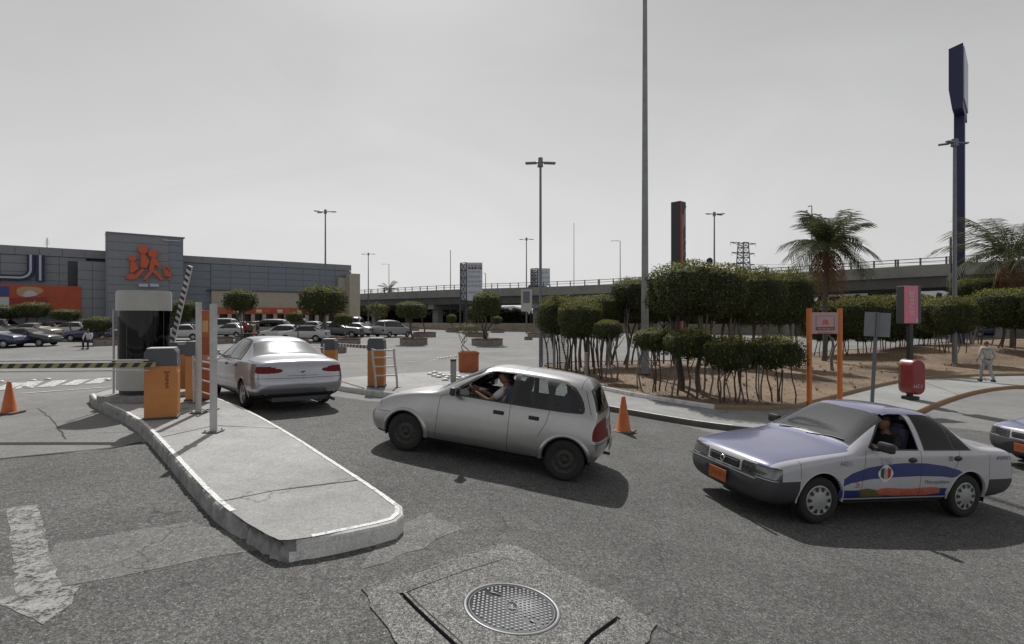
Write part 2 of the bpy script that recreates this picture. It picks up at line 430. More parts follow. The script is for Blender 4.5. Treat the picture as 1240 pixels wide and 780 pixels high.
def text_mesh(s, size, extrude=0.0, align='CENTER', bold=0.0, spacing=1.0):
    if s[0] == '~':            # print that cannot be read in the photograph: letter sized strokes of the same extent
        n = int(s[1:]); r_ = random.Random(n*17+int(size*1000)); bm = bmesh.new(); w_ = size*.62; h = size*.70; t = size*.13
        for k in range(n):
            x = (k-(n-1)/2)*w_
            for (cx, cy, sx, sy) in r_.sample([(-.18, 0, 0, 1), (.18, 0, 0, 1), (0, .5, 1, 0), (0, 0, 1, 0), (0, -.5, 1, 0)], 3):
                a = x+cx*size; b = cy*h; hw = t/2 if sy else size*.20; hh = h/2 if sy else t/2
                bm.faces.new([bm.verts.new(p) for p in ((a-hw, b-hh, 0), (a+hw, b-hh, 0), (a+hw, b+hh, 0), (a-hw, b+hh, 0))])
        me = bpy.data.meshes.new('t'); bm.to_mesh(me); bm.free(); return me
    cu = bpy.data.curves.new('t', 'FONT'); cu.body = s; cu.size = size; cu.extrude = extrude; cu.align_x = align; cu.align_y = 'CENTER'
    cu.offset = bold; cu.resolution_u = 2; cu.space_character = spacing
    o = bpy.data.objects.new('t', cu); col.objects.link(o)
    dg = bpy.context.evaluated_depsgraph_get(); me = bpy.data.meshes.new_from_object(o.evaluated_get(dg))
    bpy.data.objects.remove(o); bpy.data.curves.remove(cu)
    return me
def text_obj(s, size, m, M, parent=None, name='lettering', extrude=0.002, bold=0.0, sx=1.0, spacing=1.0):
    me = text_mesh(s, size, extrude, bold=bold, spacing=spacing)
    me.transform(Matrix.Diagonal((sx, 1, 1, 1))); me.transform(M)
    o = mobj(name, me, m, parent); return o
# text lies in local XY facing +Z; FRONT stands it up facing -Y
def FRONT(x, y, z, rz=0.0):
    return Matrix.Translation((x, y, z)) @ Matrix.Rotation(rz, 4, 'Z') @ Matrix.Rotation(pi/2, 4, 'X')

# ================================================================= SETTING
m_lot = asphalt('lot_asphalt', (0.165, 0.165, 0.160), 0.3, (0.5, 0.5, 0.5), 1.4, 0.20, 0.25)
m_road = asphalt('road_asphalt', (0.088, 0.088, 0.085), 0.85, (0.34, 0.36, 0.35), 1.0, 0.27, 0.80)
m_patch = asphalt('asphalt_repair', (0.135, 0.134, 0.130), 0.5, (0.5, 0.5, 0.5), 1.0, 0.15, 0.6)
m_conc = asphalt('concrete_slab', (0.285, 0.283, 0.275), 0.2, (0.6, 0.6, 0.6), 1.0, 0.24, 0.24)
m_walk = asphalt('sidewalk_concrete', (0.235, 0.237, 0.232), 0.2, (0.6, 0.6, 0.6), 1.2, 0.20, 0.2)
m_manslab = asphalt('manhole_slab', (0.15, 0.147, 0.14), 1.0, (0.45, 0.45, 0.43), 0.7, 0.2, 1.1)
m_dirt = asphalt('dry_dirt', (0.160, 0.112, 0.072), 0.6, (0.10, 0.08, 0.05), 1.3, 0.48, 0.8)
m_kerbg = mat('kerb_concrete', (0.33, 0.33, 0.33), 0.85, noise=0.55, nscale=5, bump=0.6, bscale=50)
m_kerbw = worn_paint('kerb_white_paint', (0.62, 0.62, 0.61), (0.33, 0.33, 0.32), 0.60, 5.0, 0.1)
m_kerby = worn_paint('kerb_faded_ochre', (0.30, 0.20, 0.09), (0.20, 0.165, 0.12), 0.5, 6.0, 0.12)
m_kerbo = worn_paint('kerb_faded_orange', (0.38, 0.19, 0.07), (0.22, 0.17, 0.12), 0.52, 6.0, 0.14)
m_line = worn_paint('painted_line', (0.55, 0.55, 0.54), (0.35, 0.35, 0.35), 0.56, 7.0, 0.10, holes=.60)
m_arrow = worn_paint('worn_arrow_paint', (0.30, 0.30, 0.295), (0.17, 0.17, 0.165), 0.50, 9.0, 0.14, holes=.56)
m_edge = worn_paint('edge_white_paint', (0.66, 0.66, 0.65), (0.3, 0.3, 0.29), 0.57, 14.0, 0.05)

# ground: one sheet to the horizon
def grid_axis(lo, hi, flo, fhi, fine):
    a = []; x = flo
    while x <= fhi: a.append(x); x += fine
    st = fine; x = fhi
    while x < hi: st *= 1.25; x += st; a.append(x)
    st = fine; x = flo
    while x > lo: st *= 1.25; x -= st; a.insert(0, x)
    return a
gx = grid_axis(-2500, 2500, -22, 30, 0.5); gy = grid_axis(-60, 3000, -6, 34, 0.5)
V = [(x, y, tz(x, y)) for y in gy for x in gx]; nx = len(gx)
FF = [(j*nx+i, j*nx+i+1, (j+1)*nx+i+1, (j+1)*nx+i) for j in range(len(gy)-1) for i in range(nx-1)]
me = bpy.data.meshes.new('ground'); me.from_pydata(V, [], FF)
for p_ in me.polygons: p_.use_smooth = True
tag(mobj('ground', me, m_lot), kind='structure')

# coarse near road
road_px = [(0, 557), (40, 552), (90, 549), (135, 544), (172, 537), (225, 520), (300, 496), (352, 492), (405, 480), (447, 486), (520, 490), (640, 490),
           (735, 497), (800, 508), (860, 524), (950, 535), (1112, 514), (1180, 521), (1260, 530)]
rp = px(road_px)
rp = [Vector((-16, rp[0].y+.2))] + rp + [Vector((16, rp[-1].y)), Vector((16, -5.5)), Vector((-16, -5.5))]
sheet('road', rp, 0.004, m_road, 0.5)
# lighter repair strips
rg = random.Random(3)
def jag(poly, a, d=0.15, seed=1):
    r_ = random.Random(seed); return [Vector((p.x+r_.uniform(-a, a), p.y+r_.uniform(-a, a))) for p in dense(poly, d)]
sheet('asphalt_repair_strip', jag(px([(68, 660), (150, 645), (230, 632), (290, 650), (330, 665), (250, 676), (190, 690), (110, 705), (60, 712), (40, 690)]), .02), 0.0062, m_patch, 0.4)
sheet('asphalt_repair_strip', jag(px([(-40, 705), (30, 695), (28, 725), (-60, 745)]), .02), 0.0062, m_patch, 0.4)
sheet('asphalt_repair_strip', jag(px([(470, 640), (520, 622), (560, 640), (530, 655), (490, 672), (440, 690)]), .03), 0.0062, m_patch, 0.4)
# straight construction joint where the smoother entrance paving meets the road
m_tar = mat('tar_joint', (0.025, 0.025, 0.025), 0.9)
def strip(name, pxs, wd, dz, m, jit=0.0, seed=1, world=None, kind='structure', res=0.3):
    pts = world or px(pxs); r_ = random.Random(seed)
    dd = []
    for i in range(len(pts)-1):
        k = max(1, int((pts[i+1]-pts[i]).length/0.25))
        for t in range(k): dd.append(pts[i].lerp(pts[i+1], t/k)+Vector((r_.uniform(-jit, jit), r_.uniform(-jit, jit))))
    dd.append(pts[-1]); L_ = []; R_ = []
    for i, p in enumerate(dd):
        d = (dd[min(i+1, len(dd)-1)]-dd[max(i-1, 0)]).normalized(); nn = Vector((-d.y, d.x)); ww = wd/2*(1+(r_.uniform(-.5, .5) if jit else 0))
        L_.append(p+nn*ww); R_.append(p-nn*ww)
    bm = bmesh.new()
    a = [bm.verts.new((p.x, p.y, tz(p.x, p.y)+dz)) for p in L_]; b = [bm.verts.new((p.x, p.y, tz(p.x, p.y)+dz)) for p in R_]
    for i in range(len(a)-1): bm.faces.new((a[i], b[i], b[i+1], a[i+1]))
    return obj(name, bm, m) if kind is None else tag(obj(name, bm, m), kind=kind)
strip('paving_joint', [(-60, 561), (0, 556), (60, 550.5), (135, 543), (172, 536)], 0.05, 0.010, m_tar, 0.012)
strip('road_crack', [(46, 495), (60, 505), (72, 520), (80, 532)], 0.02, 0.005, m_tar, 0.02)

# ---- painted markings
tag(sheet('lane_arrow', jag(px([(8, 618), (12, 615), (46, 612), (56, 648), (66, 690), (74, 712), (97, 709), (84, 733), (55, 757), (22, 743), (-12, 728), (20, 722), (16, 690), (11, 650)]), .012, .1), 0.0075, m_arrow, 0.2), kind='structure')
for i, (a, b) in enumerate([((25, 477), (135, 469)), ((-20, 465), (135, 459)), ((0, 475), (60, 470))][:2]):
    strip('painted_line', [a, b], 0.13, 0.012, m_line)
for i, (a, b) in enumerate([((0, 473), (22, 464)), ((28, 471), (44, 462)), ((55, 469), (74, 461)), ((84, 467), (101, 460)), ((112, 465), (128, 458))]):
    strip('painted_line', [a, b], 0.35, 0.013, m_line)
strip('painted_line', [(372, 443), (440, 440), (505, 438)], 0.14, 0.012, m_line)
strip('painted_line', [(380, 427), (408, 425)], 0.14, 0.012, m_line)
for a, b in (((517, 452), (536, 455)), ((520, 437), (545, 433)), ((545, 433), (552, 431)), ((600, 436), (660, 434)), ((585, 433), (602, 434)), ((690, 437), (760, 440))):
    strip('painted_line', [a, b], 0.13, 0.012, m_line)
for a, b in (((480, 425), (560, 423)), ((625, 429), (655, 429)), ((560, 411), (650, 411)), ((430, 404), (480, 404)), ((0, 437), (130, 430)), ((60, 443), (130, 440))):
    strip('painted_line', [a, b], 0.12, 0.012, m_line)

# ---- concrete island in the foreground with broken, painted kerb
IH = 0.17
isl_px = [(108, 477), (112, 482), (130, 491), (150, 500), (165, 509), (182, 525), (200, 545), (222, 570), (240, 590), (256, 606), (268, 616), (292, 634),
          (318, 649), (334, 656), (350, 656), (380, 652), (420, 644), (462, 635), (480, 630), (489, 622), (488, 612), (470, 599), (445, 582), (420, 566), (395, 550), (370, 534),
          (345, 519), (318, 504), (295, 493), (272, 484), (250, 477), (232, 471), (215, 466), (180, 465), (140, 469)]
isl = px(isl_px, IH)
def brk(p, i):
    c = px([(300, 645)], IH)[0]; d = (p-c).length
    return max(0.0, 0.11*(1-ss(d, 0.25, 0.75)))*random.uniform(0.55, 1.45) + (0.03*random.random() if p.y < 10 and p.x < -2.2 else 0.004*random.random())
isl_d = dense(isl, 0.05)
m_rub = mat('broken_concrete', (0.33, 0.33, 0.34), 0.95, noise=0.8, nscale=16, bump=1.0, bscale=30)
kerb_wall('island_kerb', isl_d, IH, 0, [m_kerbg, m_kerbw], rough=brk)
_k0 = px([(352, 656)], IH)[0]
for p_ in bpy.data.objects['island_kerb'].data.polygons:
    if p_.center.x > _k0.x and p_.center.y < 8.0: p_.material_index = 1
random.seed(8)
isl_in = inset(isl_d, 0.045)
isl_top = sheet('traffic_island', isl_in, IH, m_conc, 0.3, zf=lambda x, y: tz(x, y)+IH-0.004)
# white edge line painted on the kerb top, missing along the broken stretch
def edge_line(poly, i0, i1, off0, off1, dz, m, skip=None, name='kerb_edge_paint'):
    a = inset(poly, off0); b = inset(poly, off1); bm = bmesh.new(); r_ = random.Random(5); pr = None
    for i in range(len(poly)):
        p = poly[i]
        if skip and skip(p): pr = None; continue
        j1 = r_.uniform(-.012, .012)
        q = [bm.verts.new((v_.x, v_.y, tz(v_.x, v_.y)+dz)) for v_ in (a[i], b[i]+(b[i]-a[i])*j1*8)]
        if pr: bm.faces.new((pr[0], pr[1], q[1], q[0]))
        pr = q
    return tag(obj(name, bm, m), kind='structure')
cbr = px([(302, 643)], IH)[0]; cbs = px([(200, 466)], IH)[0]
edge_line(isl_d, 0, 0, 0.034, 0.082, IH+0.001, m_edge, skip=lambda p: (p-cbr).length < 0.50 or (p.y > 11.5))
# expansion joints across the slab
strip('slab_joint', None, 0.02, IH-0.001, m_tar, 0.006, world=px([(268, 607), (330, 594), (420, 583), (441, 580)], IH))
strip('slab_joint', None, 0.02, IH-0.001, m_tar, 0.004, world=px([(192, 530), (260, 515), (340, 519)], IH))
# ---- second median behind the hatchback
med_px = [(400, 463), (404, 460), (420, 457), (470, 453), (540, 449), (600, 449), (690, 461), (716, 465), (722, 480), (700, 490), (600, 488), (540, 484), (478, 476), (440, 471), (412, 467)]
med = chaikin(px(med_px, 0.14), 1)
kerb_wall('median_kerb', dense(med, .3), 0.14, 0, m_kerbw)
sheet('median', inset(dense(med, .3), .03), 0.14, m_conc, 0.5)

# ---- sidewalk in front of the planted bed, running off to the right
sw_px = [(700, 484), (726, 490), (760, 496), (800, 503), (850, 511), (900, 517), (950, 521), (1010, 520), (1060, 512), (1108, 499), (1130, 489), (1155, 480), (1180, 473), (1210, 468), (1245, 466),
         (1300, 466), (1300, 453), (1240, 452), (1130, 456), (1088, 462), (1030, 474), (965, 492), (865, 492), (780, 480), (716, 468), (700, 466)]
sw = px(sw_px, 0.13)
swd = dense(chaikin(sw, 1), .3)
kerb_wall('sidewalk_kerb', swd, 0.13, 0, [mat('kerb_dark_concrete', (.11, .108, .10), .9, noise=.4, nscale=4), m_kerbo])
for p_ in bpy.data.objects['sidewalk_kerb'].data.polygons: p_.material_index = 1 if p_.center.x > G(960, 520, .13).x else 0
sheet('sidewalk', inset(swd, .03), 0.13, m_walk, 0.5)
edge_line(swd, 0, 0, 0.02, 0.10, 0.134, m_edge, skip=lambda p: not (p.y < G(800, 494, .13).y+0.0 and p.x < G(905, 520, .13).x), name='kerb_edge_paint')
strip('slab_joint', None, 0.03, 0.134, m_tar, 0.0, world=px([(1010, 482), (1048, 515)], .13))
strip('slab_joint', None, 0.03, 0.134, m_tar, 0.0, world=px([(1110, 460), (1160, 478)], .13))

# ---- planted bed of bare dirt with mound at the right
bed_px = [(655, 447), (680, 452), (716, 465), (760, 474), (810, 482), (865, 490), (930, 492), (965, 489), (1010, 478), (1050, 468), (1088, 460), (1130, 455), (1180, 453), (1240, 452), (1330, 452),
          (1330, 409), (1240, 409), (1160, 413), (1080, 420), (1000, 425), (900, 433), (830, 436), (760, 437), (700, 437), (660, 440)]
BH = 0.25
bed = px(bed_px, BH)
mound_c = G(1165, 437).to_2d()
def bedz(x, y):
    d = 9.0
    for i in range(len(bed)):
        a = bed[i]; b = bed[(i+1) % len(bed)]; ab = b-a; t = max(0, min(1, (Vector((x, y))-a).dot(ab)/max(1e-6, ab.length_squared)))
        d = min(d, (Vector((x, y))-(a+ab*t)).length)
    k = ss(d, 0.25, 2.4)
    n = mnoise.noise(Vector((x*.5, y*.5, 3)))*0.10 + mnoise.noise(Vector((x*2.2, y*2.2, 9)))*0.035
    md = Vector(((x-mound_c.x)/9.0, (y-mound_c.y)/7.0)).length
    return tz(x, y)+BH-0.03 + k*(0.06+n+0.85*max(0, 1-md)**1.0)
bedd = dense(bed, .4)
i865 = G(865, 490, BH).x
kerb_wall('planting_bed_kerb', bedd, BH, 0, [m_kerbw, m_kerby])
ko = bpy.data.objects['planting_bed_kerb']
for p_ in ko.data.polygons: p_.material_index = 1 if p_.center.x > i865 else 0
m_dirtlit = m_dirt
bedo = sheet('planting_bed', inset(bedd, .03), 0, m_dirt, 0.45, zf=bedz)
def BZ(u, v):
    """point on the planted bed's surface"""
    p = G(u, v, BH+.05)
    for _ in range(4): p = G(u, v, bedz(p.x, p.y)-tz(p.x, p.y))
    return p
# fallen leaves on the bed
bm = bmesh.new(); r_ = random.Random(12); cnt = 0
for i in range(3600):
    u = r_.uniform(690, 1238); v = r_.uniform(440, 490); p = BZ(u, v) if i < 900 else None
    if p is None:
        q = random.Random(i); x = q.uniform(2, 36); y = q.uniform(14, 32); 
        if not in_poly(x, y, bed): continue
        p = Vector((x, y, bedz(x, y)))
    elif not in_poly(p.x, p.y, bed): continue
    a = r_.uniform(0, pi); s = r_.uniform(.02, .06); dx = Vector((cos(a), sin(a), r_.uniform(-.3, .3)))*s; dy = Vector((-sin(a), cos(a), r_.uniform(-.3, .3)))*s*.6
    c = p+Vector((0, 0, .015))
    bm.faces.new([bm.verts.new(c+dx), bm.verts.new(c+dy), bm.verts.new(c-dx), bm.verts.new(c-dy)])
tag(obj('fallen_leaves', bm, mat('dead_leaf', (0.16, 0.09, 0.04), 0.8, rand=0.5)), 'dry fallen leaves scattered over the bare dirt of the planting bed', kind='stuff')

# ---- low tan retaining wall and verge along the far side of the lot
def wall_run(name, pts, h, t, m, label, cat, z0=-0.1, kind=None):
    bm = bmesh.new()
    for i in range(len(pts)-1):
        a = Vector(pts[i]); b = Vector(pts[i+1]); d = (b-a); 
        box(bm, ((a.x+b.x)/2, (a.y+b.y)/2, (h+z0)/2), (d.length, t, h-z0), math.atan2(d.y, d.x))
    o = obj(name, bm, m); return tag(o, label, cat, kind=kind)
m_tan = mat('tan_wall', (0.34, 0.30, 0.235), 0.9, noise=0.35, nscale=1.2, bump=.2)
w1 = [(-62, 96), (-30, 92), (0, 88), (20, 83), (40, 74), (58, 62), (80, 44)]
wall_run('retaining_wall', w1, 1.25, 0.3, m_tan, 'low tan retaining wall along the far edge of the car park', 'wall')
wall_run('kerb_far', [(x, y-1.6) for x, y in w1], 0.14, 0.25, m_kerbg, None, None, kind='structure')

# ================================================================= STORE
m_pan = mat('grey_metal_panel', (0.215, 0.225, 0.25), 0.6, metal=0.1, noise=0.12, nscale=1.5)
m_panb = mat('blue_grey_metal_panel', (0.185, 0.215, 0.255), 0.6, metal=0.1, noise=0.12, nscale=1.5)
m_pand = mat('panel_backing', (0.06, 0.065, 0.075), 0.8)
m_beige = mat('beige_render', (0.40, 0.36, 0.30), 0.9, noise=0.15, nscale=2)
m_orband = mat('orange_fascia', (0.42, 0.13, 0.05), 0.7, noise=0.3, nscale=3)
m_dark = mat('dark_opening', (0.012, 0.013, 0.016), 0.4)
m_navy = mat('navy_sign', (0.008, 0.012, 0.06), 0.5)
m_redor = mat('logo_orange', (0.50, 0.085, 0.03), 0.45)
m_ltgrey = mat('light_grey_trim', (0.42, 0.45, 0.52), 0.5)
# facade line: left end (-54.9, 59) to right end (-24.2, 83); local x along it, local y into the building
A0 = Vector((-58.5, 56.2)); A1 = Vector((-24.2, 83.0)); fd = (A1-A0); FL = fd.length; fa = math.atan2(fd.y, fd.x)
store = empty('store_building', (A0.x, A0.y, 0), fa, 'large grey panelled superstore with tall block carrying an orange shoppers emblem', 'building')
def fx(u, off=0.0):
    """distance along the facade seen at pixel column u (facade pushed forward by off)"""
    d = fd.normalized(); n_ = Vector((d.y, -d.x)); o = A0+n_*off; k = (u-CX)/F
    # o + d*s : x = k*y
    return (k*o.y-o.x)/(d.x-k*d.y)
def fh(u, v, off=0.0):
    s = fx(u, off); d = fd.normalized(); n_ = Vector((d.y, -d.x)); y = (A0+n_*off+d*s).y
    return CAMZ-(v-HY)/F*y
RH = 10.0
core = bmesh.new(); box(core, (FL/2, 12, RH/2-0.1), (FL-0.2, 23.4, RH-0.4)); obj('wall', core, m_pand, store)
s_dark0 = fx(256)
bm = bmesh.new(); box(bm, (FL/2-0.1, 12, RH-0.15), (FL, 24, 0.3)); obj('roof', bm, m_pan, store)
_pm = {}
def panel(w_, h_, x, y, z, m, parent=store, name='panel'):
    k = (round(w_, 2), round(h_, 2), m.name)
    if k not in _pm:
        b = bmesh.new(); box(b, (0, 0, 0), (w_-0.03, 0.10, h_-0.035))
        me = bpy.data.meshes.new(name); b.to_mesh(me); b.free(); me.materials.append(m); _pm[k] = me
    o = bpy.data.objects.new(name, _pm[k]); col.objects.link(o); o.parent = parent; o.location = (x, y, z); return o
def panel_field(x0, x1, z0, z1, y, nw, nh, m):
    w_ = (x1-x0)/nw; h_ = (z1-z0)/nh
    for i in range(nw):
        for j in range(nh): panel(w_, h_, x0+(i+.5)*w_, y, z0+(j+.5)*h_, m)
sB0, sB1 = fx(130, 2.5), fx(222, 2.5)                 # the emblem block stands 2.5 m proud
s94 = fx(94, 1.2); s255 = fx(255); s415 = fx(413)
# left wing (recessed upper facade with the sign, plainer low block beside the emblem block)
panel_field(0, s94+0.8, 5.4, RH-1.0, -0.06, 5, 4, m_pan)
panel_field(0, sB0, RH-0.98, RH, -0.16, 7, 1, m_pan)
panel_field(0, s94, 0.1, 5.35, -0.06, 4, 4, m_pan)
lb = bmesh.new(); box(lb, ((s94+sB0)/2, -0.6, 4.3), (sB0-s94-.1, 1.1, 8.5)); obj('wall', lb, m_pand, store)
panel_field(s94, sB0, 0.1, 8.6, -1.22, 2, 8, m_pan)
# emblem block
bz = 11.85
bb = bmesh.new(); box(bb, ((sB0+sB1)/2, -1.0, bz/2), (sB1-sB0-0.1, 2.9, bz-.1)); obj('wall', bb, m_pand, store)
panel_field(sB0, sB0+(sB1-sB0)*.80, 0.1, bz, -2.52, 1, 12, m_pan)
panel_field(sB0+(sB1-sB0)*.80, sB1, 3.6, bz, -2.52, 1, 9, m_panb)
bb = bmesh.new(); box(bb, (sB0-.06, -1.1, bz/2), (0.12, 2.9, bz)); box(bb, ((sB0+sB1)/2, -1.1, bz+.05), (sB1-sB0+.3, 3.2, .12)); obj('trim', bb, m_pan, store)
# right wing
panel_field(sB1, s255, 0.1, RH-0.9, -0.06, 1, 9, m_panb)
panel_field(s255, FL, 5.75, RH-0.9, -0.16, 8, 4, m_panb)
panel_field(sB1, FL, RH-0.88, RH, -0.20, 9, 1, m_pan)
bb = bmesh.new(); box(bb, ((s255+s415)/2+.3, -0.3, 4.6), (s415-s255+.6, 0.6, 2.2)); obj('beige_band', bb, m_beige, store)
bb = bmesh.new(); box(bb, ((s255+s415)/2+.3, -0.3, 5.72), (s415-s255+1.6, 0.9, 0.10)); obj('cornice', bb, m_pand, store)
bb = bmesh.new(); box(bb, ((s255+s415)/2, -0.5, 3.05), (s415-s255, 1.4, 0.85)); obj('orange_fascia', bb, m_orband, store)
bb = bmesh.new(); box(bb, ((s255+s415)/2, -0.2, 1.3), (s415-s255, 0.5, 2.62)); obj('entrance_opening', bb, m_dark, store)
for k in range(12):
    bb = bmesh.new(); box(bb, (s255+0.6+k*(s415-s255-1)/11.5, -0.95, 1.32), (0.45, 0.45, 2.62)); obj('column', bb, m_beige, store)
for k in range(16):
    s = s255+2+k*(s415-s255-3)/16
    bb = bmesh.new(); box(bb, (s, -1.23, 3.05), (0.7, 0.05, 0.42)); obj('shop_sign', bb, [mat('shop_sign_red', (.5, .04, .03), .5), mat('shop_sign_ivory', (.6, .5, .35), .5), m_redor][k % 3], store)
bb = bmesh.new(); box(bb, (FL-0.9, -0.25, 4.0), (2.5, 1.0, 8.0)); obj('corner_pier', bb, m_beige, store)
bb = bmesh.new(); box(bb, (FL-0.2, -1.3, 4.3), (1.6, 1.6, 8.6)); obj('corner_pier', bb, m_beige, store)
for u_, h_ in ((283, 1.0), (305, .8)): pass
# entrance by the block: red panel above doors
bb = bmesh.new(); box(bb, (sB0+(sB1-sB0)*.9, -2.58, 3.1), ((sB1-sB0)*.2, 0.05, 0.95)); obj('red_sign_panel', bb, mat('dark_red', (.33, .05, .04), .6), store)
bb = bmesh.new(); box(bb, (sB0+(sB1-sB0)*.9, -2.56, 1.3), ((sB1-sB0)*.2, 0.05, 2.5)); obj('entrance_opening', bb, m_dark, store)
# dark recess beside the sign
bb = bmesh.new(); box(bb, (fx(70)+2.0, -0.14, 7.1), (fx(94)-fx(70)+.5, 0.05, 3.0)); obj('recess', bb, m_pand, store)
# the big letters
def letter_bar(bm, x0, z0, x1, z1, y, d): box(bm, ((x0+x1)/2, y, (z0+z1)/2), (abs(x1-x0), d, abs(z1-z0)))
def sweep2d(bm, pts, wd, y0, y1, mi=0):
    pts = [Vector(p) for p in pts]; L_ = []; R_ = []
    for i, p in enumerate(pts):
        d = (pts[min(i+1, len(pts)-1)]-pts[max(i-1, 0)]).normalized(); n_ = Vector((-d.y, d.x))
        L_.append(p+n_*wd/2); R_.append(p-n_*wd/2)
    prism(bm, [tuple(p) for p in L_]+[tuple(p) for p in reversed(R_)], y0, y1, mi=mi)
xr = fx(39); xl = fx(-34); zt_, zb_ = fh(38, 309), fh(38, 337)
rc = 0.9
arc = [(xr-.1-rc+rc*cos(t), zb_+rc+rc*sin(t)) for t in [0, -.3, -.6, -.9, -1.2, -pi/2]]
Up = [(xr-.1, zt_)]+arc+[(xl, zb_), (xl, zt_)]
bm = bmesh.new(); sweep2d(bm, Up, 0.62, -.55, -.2); obj('letter', bm, m_navy, store)
bm = bmesh.new(); sweep2d(bm, Up, 0.20, -.60, -.3); obj('letter_inlay', bm, m_ltgrey, store)
xi = fx(49); bm = bmesh.new(); sweep2d(bm, [(xi, zt_), (xi, zb_-.3)], 0.75, -.55, -.2); obj('letter', bm, m_navy, store)
bm = bmesh.new(); sweep2d(bm, [(xi, zt_), (xi, zb_-.25)], 0.2, -.60, -.3); obj('letter_inlay', bm, m_ltgrey, store)
# the emblem: walking family with a cart, in orange relief
uL = lambda u: fx(u, 2.62); vH = lambda u, v: fh(u, v, 2.62)
def emb(name, polys, circles):
    bm = bmesh.new()
    for pg in polys: prism(bm, [(uL(u), vH(u, v)) for u, v in pg][::-1], -2.95, -2.6)
    for (u, v, r) in circles:
        c = (uL(u), vH(u, v)); prism(bm, [(c[0]+r*cos(2*pi*k/18), c[1]+r*sin(2*pi*k/18)) for k in range(18)], -2.95, -2.6)
    return obj(name, bm, m_redor, store)
emb('emblem_child', [[(158, 317), (163, 317), (168, 325), (160, 331), (157, 330)], [(151, 337), (158, 331), (163, 333), (172, 325), (175, 327), (165, 338), (158, 339)]], [(160, 313, .36)])
emb('emblem_adult', [[(170, 308), (175, 308), (181, 317), (177, 325), (170, 324)]], [(173, 302.5, .50)])
emb('emblem_adult', [[(183, 313), (187, 312), (194, 321), (192, 324), (187, 321), (186, 328), (180, 328), (181, 320)], [(181, 328), (186, 328), (177, 339), (172, 339)], [(184, 329), (188, 327), (198, 338), (195, 340)]], [(185, 307.5, .48)])
emb('emblem_cart', [[(197, 325), (203, 324), (203, 329), (208, 332), (206, 336), (199, 334)], [(202, 337), (206, 337), (206, 339), (202, 339)]], [(202, 325, .25)])
for u_ in (173, 186):
    bm = bmesh.new(); box(bm, (uL(u_), -3.3, vH(u_, 346)), (.9, .5, .35), bevel=.05); obj('flood_lamp', bm, m_ltgrey, store)
for u_ in (203, 213):
    bm = bmesh.new(); box(bm, (uL(u_), -2.7, bz-.4), (.9, .1, .12)); obj('flood_lamp', bm, m_ltgrey, store)
# printed banner
ban = empty('banner', (0, 0, 0), 0, 'wide red orange advertising banner with a product collage, on the facade at far left', 'banner')
ban.location = (A0.x, A0.y, 0); ban.rotation_euler = (0, 0, fa)
bx0, bx1 = fx(-40, 1.3), fx(98, 1.3); bzt, bzb = fh(60, 346, 1.3), fh(60, 380, 1.3)
bm = bmesh.new(); box(bm, ((bx0+bx1)/2, -1.36, (bzt+bzb)/2), (bx1-bx0, .08, bzt-bzb)); obj('banner_sheet', bm, mat('banner_red', (.42, .075, .03), .6, noise=.25, nscale=.8), ban)
def bpoly(name, pts, m, d):
    bm = bmesh.new(); prism(bm, [(fx(u, 1.4), fh(u, v, 1.4)) for u, v in pts][::-1], -1.42-d, -1.405); return obj(name, bm, m, ban)
bpoly('banner_print', [(-30, 346.5), (11, 346.8), (11, 358.5), (-30, 358.5)], mat('banner_blue', (.03, .06, .22), .6), .01)
bpoly('banner_print', [(-30, 360), (11, 360), (11, 373), (-30, 373)], mat('banner_white', (.45, .47, .5), .6), .01)
bpoly('banner_print', [(12, 361), (56, 360), (62, 373), (12, 376)], mat('banner_dark_red', (.24, .03, .02), .6), .005)
bpoly('banner_print', chaikin([(20, 348), (38, 346.5), (54, 350), (50, 356), (32, 360), (20, 358)], 2), mat('banner_cream', (.42, .26, .14), .6), .01)
bpoly('banner_print', chaikin([(30, 353), (38, 351), (47, 357), (40, 359), (27, 360)], 1), mat('banner_white', (.45, .47, .5), .6), .02)
bpoly('banner_print', [(26, 367), (32, 369), (41, 366), (43, 363), (42, 369), (33, 372)], mat('banner_white', (.45, .47, .5), .6), .02)
bpoly('banner_print', [(48, 366.5), (54, 366.5), (54, 370), (48, 370)], mat('banner_white', (.45, .47, .5), .6), .02)
# roof aerial
ant = empty('roof_antenna', P(57, 299, 66), 0, 'thin roof antenna above the large letters', 'antenna')
m_steel = mat('galvanised_steel', (0.17, 0.18, 0.195), 0.45, metal=0.6, noise=0.2, nscale=3)
m_dsteel = mat('dark_steel', (0.07, 0.075, 0.08), 0.6, metal=0.3)
bm = bmesh.new(); cyl(bm, (0, 0, -2.0), (0, 0, 1.1), .05, .04, 6); obj('mast', bm, m_steel, ant)
bm = bmesh.new()
for k in range(4): cyl(bm, (-.35+k*.06, 0, .3+k*.2), (.35-k*.06, 0, .35+k*.2), .02, n=5)
obj('aerial_rods', bm, m_steel, ant)

# ================================================================= OVERPASS
op = [(-62, 175), (-44, 150), (-33.5, 128), (-20, 112), (-8, 101), (4, 94), (20, 86), (36, 76), (52, 66), (72, 50), (95, 30)]
def catmull(pts, k=6):
    o = []
    for i in range(len(pts)-1):
        p0 = Vector(pts[max(i-1, 0)]); p1 = Vector(pts[i]); p2 = Vector(pts[i+1]); p3 = Vector(pts[min(i+2, len(pts)-1)])
        for t in range(k):
            t /= k; o.append(0.5*((2*p1)+(-p0+p2)*t+(2*p0-5*p1+4*p2-p3)*t*t+(-p0+3*p1-3*p2+p3)*t**3))
    o.append(Vector(pts[-1])); return o
opc = catmull(op, 4)
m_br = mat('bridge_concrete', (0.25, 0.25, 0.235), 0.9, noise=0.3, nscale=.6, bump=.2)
m_brd = mat('bridge_beam', (0.13, 0.13, 0.125), 0.9, noise=0.3, nscale=.6)
